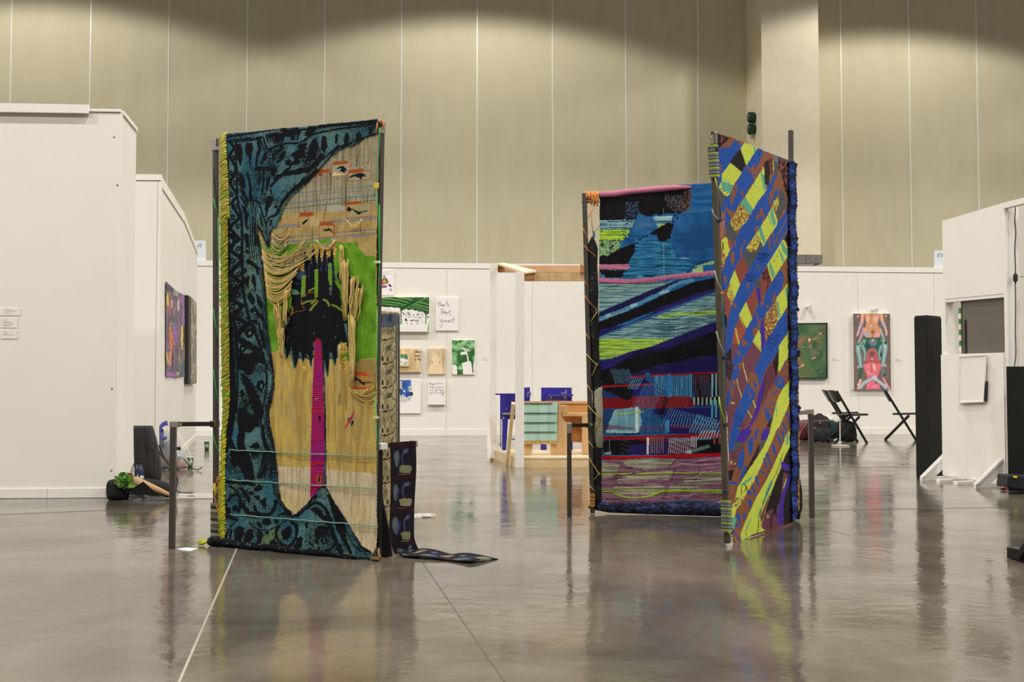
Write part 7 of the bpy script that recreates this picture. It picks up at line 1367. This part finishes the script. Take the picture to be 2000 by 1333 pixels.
MB().slab(S_, [(1100, 822), (1094, 808), (1097, 807), (1103, 818)], .05, -.02).obj('curve_edge', mfird, bt3)
# blue pieces
mbl = mat('ultramarine_paint', (42, 34, 142), .45, var=.08, scale=3); mbl2 = mat('ultramarine_edge', (72, 60, 164), .45); mmetal = mat('bare_metal', (176, 174, 170), .3, .7)
YB1 = yB-.55; A1 = FP(YB1)
t = thing('blue_stand', 'ultramarine blue stand with flanged top and metal bar, left of the white post', 'stand', D(985, 880, YB1))
MB().slab(A1, [(976.8, 819.5), (1010, 819.5), (1010, 769), (976.8, 769)], .03).obj('panel', mbl, t); MB().slab(A1, [(967, 771.6), (978, 772.4), (978, 769), (967, 769.4)], .05, .02).obj('flange', mbl, t)
MB().slab(A1, [(980.5, 880), (988.5, 880), (993, 811), (981, 811)], .03, .02).obj('leg', mbl, t); MB().slab(A1, [(981, 811), (1007, 810.5), (1007, 806), (981, 806.5)], .03, .05).obj('metal_bar', mmetal, t)
MB().slab(A1, [(981.5, 819), (985, 819), (985, 814.5), (981.5, 814.5)], .01, .045).obj('metal_plate', mmetal, t); MB().slab(A1, [(988, 801), (991, 800), (988.5, 796.5)], .01, .02).obj('metal_hook', mmetal, t)
MB().tube([D(978, 820, YB1+.02), D(978, 874, YB1+.02)], .007, 8).obj('pipe', mat('pipe_grey', (150, 150, 144), .4, .4), t); MB().slab(A1, [(973.5, 869), (980, 869), (980, 866.5), (973.5, 866.5)], .03, .0).obj('pipe_bracket', mmetal, t)
MB().slab(A1, [(999, 859.5), (1006, 859), (1006, 857), (999, 857.4)], .02, -.05).obj('blue_peg', mbl, t)
YC1 = yB-.15; A2 = FP(YC1)
t = thing('blue_post', 'narrow ultramarine board with small latch just right of the white post', 'stand', D(1030, 880, YC1))
MB().slab(A2, [(1018, 880), (1035.5, 880), (1035, 757), (1018, 757.5)], .03).obj('panel', mbl, t); MB().slab(A2, [(1029, 776), (1036, 776), (1037.5, 766), (1030, 765.5)], .02, .04).obj('latch', mmetal, t); MB().slab(A2, [(1031.5, 775), (1036, 775), (1036, 768), (1031.5, 768)], .02, .055).obj('latch_block', mbl2, t)
t = thing('blue_stand', 'wide ultramarine panel with ledge and brackets behind the wooden bench', 'stand', D(1087, 880, YC1))
MB().slab(A2, [(1057, 800), (1116, 800), (1116, 757.5), (1057, 757.5)], .04).obj('panel', mbl, t); MB().slab(A2, [(1115.5, 800), (1117.5, 800), (1117.5, 757.5), (1115.5, 757.5)], .04, .002).obj('rose_edge', mat('rose_edge', (160, 110, 150), .5), t)
MB().slab(A2, [(1070, 775), (1120, 774), (1120, 771), (1070, 770.3)], .10, .12).obj('ledge', mbl2, t); MB().slab(A2, [(1067, 784), (1110, 784), (1110, 774), (1067, 774)], .04, .05).obj('drop_board', mat('violet_panel', (78, 66, 150), .4), t)
for x in (1076.5, 1103.5): MB().slab(A2, [(x-2, 779), (x+2, 779), (x+2, 774.5), (x-2, 774.5)], .01, .065).obj('bracket', mat('brass_bracket', (206, 196, 150), .4, .3), t)
MB().slab(A2, [(1103.5, 770), (1107, 770), (1107, 762), (1103.5, 762)], .02, .02).obj('upright_plate', mmetal, t); MB().slab(A2, [(1096, 769.5), (1103, 770), (1103, 767), (1096, 767)], .02, .02).obj('hinge_plate', mmetal, t)
for x0, x1, yy in ((1056, 1067.5, 880.5), (1111, 1118.5, 880.5)): MB().slab(A2, [(x0, yy), (x1, yy), (x1, 800), (x0, 800)], .03, -.01).obj('leg', mbl, t)

# ================================================================ folding chairs
mch = mat('chair_black', (16, 15, 14), .35, var=.1)
def folding_chair(label, group):
    t = thing('folding_chair', label, 'chair', (0, 0, 0), group)
    W_ = .21
    def flat(a, b, w_, d, y): return MB().bar((a[0], y, a[1]), (b[0], y, b[1]), w_, d, up=(0, 1, 0))
    for s in (-1, 1):
        y = s*W_
        sr = flat((-.45, .79), (.0, .01), .034, .022, y).obj('side_rail', mch, t, bevel=.003)
        rl_ = flat((-.095, .40), (-.46, .01), .036, .022, y*.88).obj('rear_leg', mch, t, bevel=.003)
        MB().bar((-.475, y*.88, .012), (-.44, y*.88, .012), .03, .024).obj('rubber_foot', mk, rl_); MB().bar((-.015, y, .012), (.02, y, .012), .03, .024).obj('rubber_foot', mk, sr)
        MB().tube([(-.10, y*1.0+.012*s, .40), (-.10, y+.02*s, .40)], .008, 8).obj('rivet', mgalv, t)
    for k in (.14, .30): MB().bar((-.46+k*.94, -W_*.86, .01+k), (-.46+k*.94, W_*.86, .01+k), .02, .014).obj('cross_bar', mch, t)
    MB().bar((-.12, -W_, .22), (-.12, W_, .22), .018, .012).obj('cross_bar', mch, t)
    b = MB(); n = 12; fr_ = []; bk = []               # curved back panel with rounded top
    def bp(s, h): x = -.455+.045*(1-(s)**2)*-1+(.79-h)*.577; return x
    rows = [.80, .79, .77, .72, .66, .61]; wid = [.12, .17, .195, .205, .205, .20]
    for h, w_ in zip(rows, wid):
        for k in range(n+1):
            s = -1+2*k/n; hh = h+(.03*(s*s) if h == .61 else 0) ; x = -.456-.03*(1-s*s)+(.79-hh)*.577; b.v.append((x, s*w_, hh))
    for h, w_ in zip(rows, wid):
        for k in range(n+1):
            s = -1+2*k/n; hh = h+(.03*(s*s) if h == .61 else 0); x = -.456-.03*(1-s*s)+(.79-hh)*.577-.014; b.v.append((x, s*w_, hh))
    m_ = n+1; R_ = len(rows)
    for i in range(R_-1):
        for k in range(n): q = [i*m_+k, i*m_+k+1, (i+1)*m_+k+1, (i+1)*m_+k]; b.f.append(tuple(q)); b.f.append(tuple(z+R_*m_ for z in reversed(q)))
    for k in range(n): b.f.append((k, k+1, R_*m_+k+1, R_*m_+k)); j = (R_-1)*m_; b.f.append((j+k+1, j+k, R_*m_+j+k, R_*m_+j+k+1))
    for i in range(R_-1):
        for k in (0, n): b.f.append((i*m_+k, (i+1)*m_+k, R_*m_+(i+1)*m_+k, R_*m_+i*m_+k))
    b.obj('backrest', mch, t, smooth=True)
    st = [(-.30, -.17), (-.34, -.12), (-.35, 0), (-.34, .12), (-.30, .17), (-.10, .195), (.02, .185), (.06, .14), (.075, 0), (.06, -.14), (.02, -.185), (-.10, -.195)]
    MB().prism([(x, y, .405+.03*(x+.3)) for x, y in st], [(x, y, .432+.03*(x+.3)) for x, y in st]).obj('seat', mch, t, bevel=.006)
    return t
def put_chair(t, g, ang): t.location = g; t.rotation_euler = (0, 0, ang)
ch1 = folding_chair('black folding chair standing alone beside the tall black plinth', 'black folding chairs by the far wall')
put_chair(ch1, G(1789, 861), math.radians(-19))
def dup(root, label):
    r_ = root.copy(); COL.objects.link(r_); r_['label'] = label
    for c in list(root.children):
        d = c.copy(); COL.objects.link(d); d.parent = r_
        for e in list(c.children): f_ = e.copy(); COL.objects.link(f_); f_.parent = d
    return r_
ch2 = dup(ch1, 'nearer of two black folding chairs by the bags, its back turned open'); put_chair(ch2, G(1683, 864.5), math.radians(2))
ch3 = dup(ch1, 'farther of two black folding chairs by the bags, mostly hidden'); put_chair(ch3, G(1668, 858), math.radians(-12))
# bags on the right
mbag = mat('black_nylon', (22, 21, 22), .7, var=.2, scale=12, bump=.3, bscale=20); mred = mat('maroon_nylon', (92, 36, 32), .6, var=.15, scale=10, bump=.3, bscale=20)
def px(n, Y): return n*Y/F
g = G(1570, 862); t = thing('duffel_bag', 'maroon bag slumped beside the black backpack behind the side post', 'bag', g)
MB().blob(g+Vector((px(8, g.y), .05, px(19, g.y))), (px(26, g.y), .16, px(20, g.y)), amp=.18, fr=2.2, seed=2, fold=.03).obj('bag_body', mred, t, smooth=True)
MB().tube([D(x, y, g.y-.16) for x, y in ((1562, 850), (1567, 838), (1576, 829))], .008, 6).obj('zip', mat('zip_rose', (150, 90, 84), .5), t)
MB().tube([D(x, y, g.y-.14) for x, y in ((1566, 860), (1574, 850), (1582, 858))], .012, 6, flat=.4).obj('strap', mbag, t)
g = G(1602, 864); t = thing('backpack', 'black backpack upright on the floor with small pink tag', 'backpack', g)
MB().blob(g+Vector((0, .03, px(25, g.y))), (px(22, g.y), .15, px(26.5, g.y)), amp=.10, fr=1.7, seed=5, fold=.02).obj('bag_body', mbag, t, smooth=True)
MB().blob(g+Vector((px(2, g.y), -.12, px(15, g.y))), (px(17, g.y), .07, px(15, g.y)), amp=.08, fr=2, seed=6).obj('front_pocket', mbag, t, smooth=True)
MB().tube(catmull([tuple(D(x, y, g.y-.18)) for x, y in ((1603, 815), (1608, 830), (1611, 845), (1620, 858), (1628, 860))], False, 4), .016, 8, flat=.4).obj('strap', mat('strap_grey', (44, 42, 42), .8), t, smooth=True)
MB().slab(FP(g.y-.19), [(1600, 828), (1604, 828), (1603, 823), (1601, 823)], .004).obj('pink_tag', mat('pink_tag', (196, 70, 90), .6), t); MB().tube([D(1589, 835, g.y-.19), D(1594, 838, g.y-.19)], .005, 5).obj('zip_pull', mgalv, t)
MB().tube(catmull([tuple(D(x, y, g.y-.08)) for x, y in ((1592, 815), (1597, 809.5), (1604, 809.5), (1608, 814))], False, 4), .010, 6).obj('top_loop', mbag, t, smooth=True)
g = G(1624, 861); t = thing('tote_bag', 'pale bag with teal lining between the backpack and the chairs', 'bag', g+Vector((0, .2, 0)))
MB().blob(g+Vector((0, .28, px(24, g.y))), (px(16, g.y), .12, px(25, g.y)), amp=.25, fr=2.5, seed=8, fold=.05).obj('bag_body', mat('pale_cloth', (206, 200, 186), .8, var=.08), t, smooth=True)
MB().blob(g+Vector((px(5, g.y), .16, px(20, g.y))), (px(13, g.y), .07, px(20, g.y)), amp=.2, fr=2.5, seed=9).obj('teal_lining', mat('teal_cloth', (24, 56, 54), .8), t, smooth=True)
g = G(1656, 865); t = thing('rucksack', 'black rucksack on the floor under the nearer folding chair', 'bag', g+Vector((0, .1, 0)))
MB().blob(g+Vector((0, .10, px(21, g.y))), (px(19, g.y), .14, px(22, g.y)), amp=.14, fr=2, seed=3, fold=.02).obj('bag_body', mat('black_nylon_flat', (12, 12, 12), .8), t, smooth=True)
MB().tube([D(x, y, g.y-.06) for x, y in ((1650, 862), (1660, 852), (1672, 858))], .012, 6, flat=.5).obj('strap', mbag, t)
# low barrier stand with wire
g = G(1641, 872); t = thing('barrier_stand', 'slim grey low barrier stand with thin wire in front of the chairs', 'stand', g)
MB().box((g.x-px(14, g.y), g.y-.09, 0), (g.x+px(15, g.y), g.y+.09, .018)).obj('base_plate', mat('putty_metal', (186, 178, 164), .4), t, bevel=.004)
MB().tube([g+Vector((0, 0, .018)), Vector((g.x, g.y, D(1641, 818, g.y).z))], .010, 8).obj('pole', mat('putty_metal', (186, 178, 164), .4), t); zz = D(1641, 820, g.y).z
MB().tube([Vector((g.x, g.y, zz)), (D(1590, 823, g.y+.1)), D(1480, 830, g.y+.4)], .003, 5).obj('wire', mat('wire_grey', (150, 148, 144), .4), t)

# ================================================================ bags and bits by the left booth
def ringbag(mb, rows, n=24):                       # rows: (centre, halfwidth, halfdepth, crease)
    for c, hw, hd, cr in rows:
        for k in range(n):
            a_ = 2*math.pi*k/n; x = math.copysign(abs(math.cos(a_))**.6, math.cos(a_))*hw; y = math.copysign(abs(math.sin(a_))**.8, math.sin(a_))*hd
            y += cr*math.sin(a_*3+1) ; mb.v.append((c[0]+x, c[1]+y, c[2]))
    m_ = len(rows)
    for i in range(m_-1):
        for k in range(n): mb.f.append((i*n+k, i*n+(k+1) % n, (i+1)*n+(k+1) % n, (i+1)*n+k))
    mb.f.append(tuple(range(n-1, -1, -1))); mb.f.append(tuple(range((m_-1)*n, m_*n))); return mb
g = G(290, 942); Y = g.y; t = thing('tote_bag', 'tall black tote standing against the white partition with folded top', 'bag', g)
rows = []
for (xl, xr, y, hd) in ((270, 310, 941, .10), (267, 312, 930, .12), (266, 311, 905, .11), (264, 308, 880, .08), (262.5, 304, 855, .05), (261.5, 300, 840, .03), (261, 298, 832, .018)):
    c = D((xl+xr)/2, y, Y+.05); rows.append(((c.x, c.y, max(c.z, .004)), px((xr-xl)/2, Y), hd, hd*.25))
ringbag(MB(), rows).obj('bag_body', mat('black_canvas', (34, 32, 31), .75, var=.15, scale=8, bump=.3, bscale=14), t, smooth=True)
MB().tube(catmull([tuple(D(x, y, Y-.07)) for x, y in ((297, 868), (301, 862), (304, 866), (303, 880), (309, 900), (311, 920), (306, 936), (299, 941))], False, 5), .013, 8, flat=.5).obj('handle', mat('strap_dark', (40, 38, 36), .7), t, smooth=True)
MB().tube(catmull([tuple(D(x, y, Y-.02)) for x, y in ((303, 871), (316, 892), (330, 908), (345, 935), (347, 955))], False, 5), .008, 6, flat=.5).obj('strap', mbag, t, smooth=True)
MB().tube(catmull([tuple(D(x, y, Y-.03)) for x, y in ((283, 832), (285, 860), (287, 900), (290, 935))], False, 5), .008, 6).obj('fold_seam', mbag, t, smooth=True)
g = G(272, 942); Y = g.y-.16; g = Vector((D(272, 940, Y).x, Y, 0)); t = thing('water_bottle', 'navy water bottle with black loop cap beside the black tote', 'bottle', g); R_ = px(9, Y); zb = D(272, 920, Y).z; zs = D(272, 915, Y).z; zc = D(272, 909, Y).z; zc2 = D(272, 903, Y).z
MB().lathe(g, [(R_*.95, 0), (R_, .006), (R_, zb), (R_*.82, zs), (R_*.6, zc)], 20).obj('bottle_body', mat('navy_enamel', (34, 42, 72), .35), t, smooth=True)
MB().lathe(g, [(R_*.62, zc), (R_*.62, zc+.006)], 16).obj('steel_neck', mgalv, t); MB().lathe(g, [(R_*.7, zc+.006), (R_*.7, zc2)], 16).obj('cap', mk, t)
MB().tube(catmull([(g.x-R_*.6, g.y, zc2-.01), (g.x-R_*.7, g.y, zc2+.03), (g.x, g.y, zc2+.045), (g.x+R_*.7, g.y, zc2+.03), (g.x+R_*.6, g.y, zc2-.01)], False, 4), .006, 6).obj('carry_loop', mk, t, smooth=True)
fp = FP(Y-R_-.001); mwl = mat('white_print', (232, 232, 232), .5)
MB().slab(fp, [(277+4.2*math.cos(k*.52), 934+5*math.sin(k*.52)) for k in range(12)], .002).obj('sticker', mwl, t)
em = MB()
for q in (((269, 928.5), (269, 932.5)), ((267, 935), (269, 932)), ((271, 935), (269, 932)), ((267, 930), (269, 931)), ((271, 930), (269, 931)), ((269, 926.5), (269, 927.6))): em.tube([fp.P(x, y) for x, y in q], .0022, 4)
tag(em.obj('bottle_emblem', mwl, t), kind='stuff')
# lying bag, bouquet in kraft paper, grey board
g = G(240, 976); Y = g.y; t = thing('duffel_bag', 'black soft bag lying on the floor at the end of the nearest partition', 'bag', g+Vector((.1, .1, 0)))
mb = MB(); pts_ = [D(x, y, Y+.10) for x, y in ((219, 960), (232, 952), (250, 950), (275, 952), (300, 952), (322, 958), (334, 964))]
rad = [.045, .078, .082, .078, .072, .06, .03]; pts_ = [Vector((p.x, p.y, r_*.98)) for p, r_ in zip(pts_, rad)]
mb.tube(catmull([tuple(p) for p in pts_], False, 4), [float(np.interp(k/4, range(7), rad)) for k in range(25)], 14).obj('bag_body', mat('black_felt', (14, 14, 14), .9), t, smooth=True)
MB().blob(Vector((D(232, 960, Y+.02).x, Y+.02, .075)), (px(20, Y), .12, .082), amp=.12, fr=2, seed=4).obj('bag_flap', mat('black_felt', (14, 14, 14), .9), t, smooth=True)
MB().tube(catmull([tuple(D(x, y, Y+.2)) for x, y in ((330, 936), (342, 928), (347, 940), (344, 955), (350, 962), (377, 963.5))], False, 5), .009, 6, flat=.5).obj('strap', mbag, t, smooth=True)
g2 = G(285, 972); t = thing('bouquet', 'green leafy bouquet wrapped in brown kraft paper on the black bag', 'bouquet', g2+Vector((0, .05, 0)))
a0 = D(250, 940, Y-.02); b0 = D(336, 968, Y-.06); mb = MB(); n = 14
pp_ = [(250, 938, 15, -.02), (268, 943, 17, -.04), (290, 951, 13, -.06), (312, 959, 9, -.06), (334, 968, 5, -.06)]
cs_ = [D(x, y, Y+o_) for x, y, r_, o_ in pp_]
mb.tube(cs_, [px(r_, Y)*.62 for x, y, r_, o_ in pp_], 12).obj('kraft_paper', mat('kraft', (172, 140, 102), .8, var=.06, scale=12, bump=.4, bscale=18), t, smooth=False)
MB().prism([D(248, 962, Y-.13), D(280, 941, Y-.15), D(308, 966, Y-.13), D(262, 966, Y-.13)], [D(248, 963, Y-.12), D(280, 942, Y-.14), D(308, 967, Y-.12), D(262, 967, Y-.12)]).obj('black_wrap', mat('black_felt', (14, 14, 14), .9), t)
rl = np.random.RandomState(21); mlf = [mat('leaf_%d' % k, c, .5, var=.12, scale=30) for k, c in enumerate(((52, 98, 30), (84, 134, 42), (38, 72, 28), (132, 172, 62)))]
for k in range(70):
    x = 228+rl.rand()*32; y = 926+rl.rand()*26 if x > 236 else 934+rl.rand()*12; c = D(x, y, Y-.03-rl.rand()*.10); L_ = .016+rl.rand()*.020; an = rl.rand()*6.28; ti = rl.rand()*1.2-.6
    dx = Vector((math.cos(an), ti*.6, math.sin(an))).normalized(); dy = dx.cross(Vector((0, 1, .2))).normalized(); nn = dx.cross(dy)
    out = [c-dx*L_*.9, c-dx*L_*.35+dy*L_*.42+nn*.005, c+dx*L_*.15+dy*L_*.36, c+dx*L_*.35+dy*L_*.50+nn*.004, c+dx*L_, c+dx*L_*.35-dy*L_*.50+nn*.004, c+dx*L_*.15-dy*L_*.36, c-dx*L_*.35-dy*L_*.42+nn*.005]
    MB().prism(out, [q-nn*.0015 for q in out]).obj('leaf', mlf[k % 4 if rl.rand() < .6 else 1], t)
for k, (x, y) in enumerate(((254, 930), (256, 934), (252, 932), (255, 926))): MB().lathe(D(x, y, Y-.08), [(.002, -.008), (.009, -.002), (.010, .006), (.004, .012)], 8).obj('red_bud', mat('red_bud', (170, 60, 50), .5), t, smooth=True)
for q in (((252, 932), (258, 912), (264, 902)), ((255, 930), (262, 908), (266, 904))): MB().tube([D(x, y, Y-.05) for x, y in q], .0025, 5).obj('thin_stem', mat('stem_dark', (60, 46, 40), .7), t)
g3 = G(286, 978); Yg = g3.y; t = thing('grey_board', 'grey flat board propped low against the black bag on the floor', 'board', g3)
MB().prism([D(251, 978, Yg), D(323, 977, Yg), D(323, 963.5, Yg+.03), D(252, 965, Yg+.03)], [D(251, 977.5, Yg+.012), D(323, 976.5, Yg+.012), D(323, 963, Yg+.042), D(252, 964.5, Yg+.042)]).obj('board', mat('board_grey', (62, 58, 56), .35), t)
# the clear tote with purple scarf behind
g = G(345, 918); Y = g.y; t = thing('clear_bag', 'clear plastic tote with white handles full of things behind the side post', 'bag', g)
rows = []
for (xl, xr, y, hd) in ((316, 362, 917.5, .12), (312, 368, 908, .14), (312, 360, 890, .12), (313, 350, 870, .09), (314, 344, 850, .06), (318, 340, 842, .04)):
    c = D((xl+xr)/2, y, Y+.05); rows.append(((c.x, c.y, max(c.z, .004)), px((xr-xl)/2, Y), hd, hd*.22))
mcl = mat('clear_plastic', (186, 194, 200), .12, var=.02, alpha=.32); ringbag(MB(), rows).obj('bag_body', mcl, t, smooth=True)
ins = [((322, 900), (.05, .07, .10), (150, 112, 90), 1), ((340, 905), (.07, .08, .07), (70, 62, 66), 2), ((355, 908), (.05, .06, .045), (176, 120, 84), 3), ((330, 880), (.04, .05, .09), (120, 130, 150), 4), ((343, 886), (.03, .05, .06), (190, 186, 176), 5)]
for (x, y), r_, c_, sd_ in ins:
    c = D(x, y, Y+.03); c.z = max(c.z, r_[2]*.95); MB().blob(c, r_, 14, 9, .3, 2.5, sd_).obj('bag_content', mat('content_%d' % sd_, c_, .8, var=.2, scale=20), t, smooth=True)
mhd = mat('white_handle', (222, 214, 196), .5)
for q in (((341, 846), (350, 852), (362, 868), (370, 888), (374, 905)), ((343, 850), (352, 862), (360, 880), (364, 895)), ((330, 862), (338, 848), (346, 850))): MB().tube(catmull([tuple(D(x, y, Y-.10)) for x, y in q], False, 5), .009, 8, flat=.5).obj('white_handle', mhd, t, smooth=True)
MB().tube(catmull([tuple(D(x, y, Y-.14)) for x, y in ((358, 895), (366, 906), (377, 916), (388, 917.5), (395, 913))], False, 5), .010, 6, flat=.5).obj('black_strap', mbag, t, smooth=True)
MB().tube(catmull([tuple(D(x, y, Y-.14)) for x, y in ((311, 870), (318, 890), (328, 905), (340, 916))], False, 5), .010, 6, flat=.5).obj('black_strap', mbag, t, smooth=True)
MB().slab(FP(Y-.14), [(344, 874), (352, 873), (353, 880), (345, 880)], .01).obj('clip', mk, t)
MB().slab(FP(Y+.02), [(311, 915), (322, 917), (318, 840), (311.5, 836)], .03).obj('dark_sleeve', mat('black_felt', (14, 14, 14), .9), t)
t = thing('scarf', 'purple blue scarf draped over the top of the clear tote', 'scarf', D(318, 845, Y))
sc = MB(); sp = catmull([tuple(D(x, y, Y-.05)) for x, y in ((312, 848), (313, 838), (317, 831), (322, 828), (327, 827))], False, 5)
sc.tube(sp, [.012+.016*(k/(len(sp)-1)) for k in range(len(sp))], 9, flat=.35).obj('scarf_cloth', mat('purple_cloth', (84, 84, 176), .8, var=.25, scale=24, bump=.4, bscale=30), t, smooth=True)
MB().tube(catmull([tuple(D(x, y, Y-.07)) for x, y in ((313, 846), (316, 854), (321, 858), (325, 853))], False, 4), [.008]*4+[.018]*4+[.016]*4+[.006], 8, flat=.4).obj('scarf_end', mat('purple_cloth', (84, 84, 176), .8), t, smooth=True)
# paper cups
mcup = mat('cup_green', (44, 78, 34), .5); mrim = mat('cup_white', (226, 224, 216), .5)
for (x, yb, yt, lab_) in ((404, 879.5, 862, 'green paper cup alone on the floor by the far wall'), (371, 914, 893, 'green paper cup behind the clear tote and side post')):
    g = G(x, yb); t = thing('paper_cup', lab_, 'cup', g); zt_ = D(x, yt, g.y).z; r_ = px(5.2, g.y) if x > 400 else px(6.5, g.y)
    MB().lathe(g, [(r_*.72, 0), (r_*.78, .01), (r_*.98, zt_-.006), (r_*.9, zt_-.01)], 20).obj('cup_body', mcup, t, smooth=True); MB().tube([g+Vector((r_*math.cos(k*.3307), r_*math.sin(k*.3307), zt_-.004)) for k in range(20)], .0035, 5).obj('cup_rim', mrim, t)
    cf = FP(g.y-r_*.93); cm_ = MB()
    for q in (((-3, .50), (-1.5, .62), (0, .48), (1.5, .62), (3, .5)), ((-2.6, .42), (2.6, .42)), ((-1, .30), (1.5, .30))): cm_.tube([D(x+a_*(1 if x > 400 else 1.25), yb-(yb-yt)*b_, g.y-r_*.97) for a_, b_ in q], .004, 4)
    tag(cm_.obj('cup_print', mrim, t), kind='stuff')
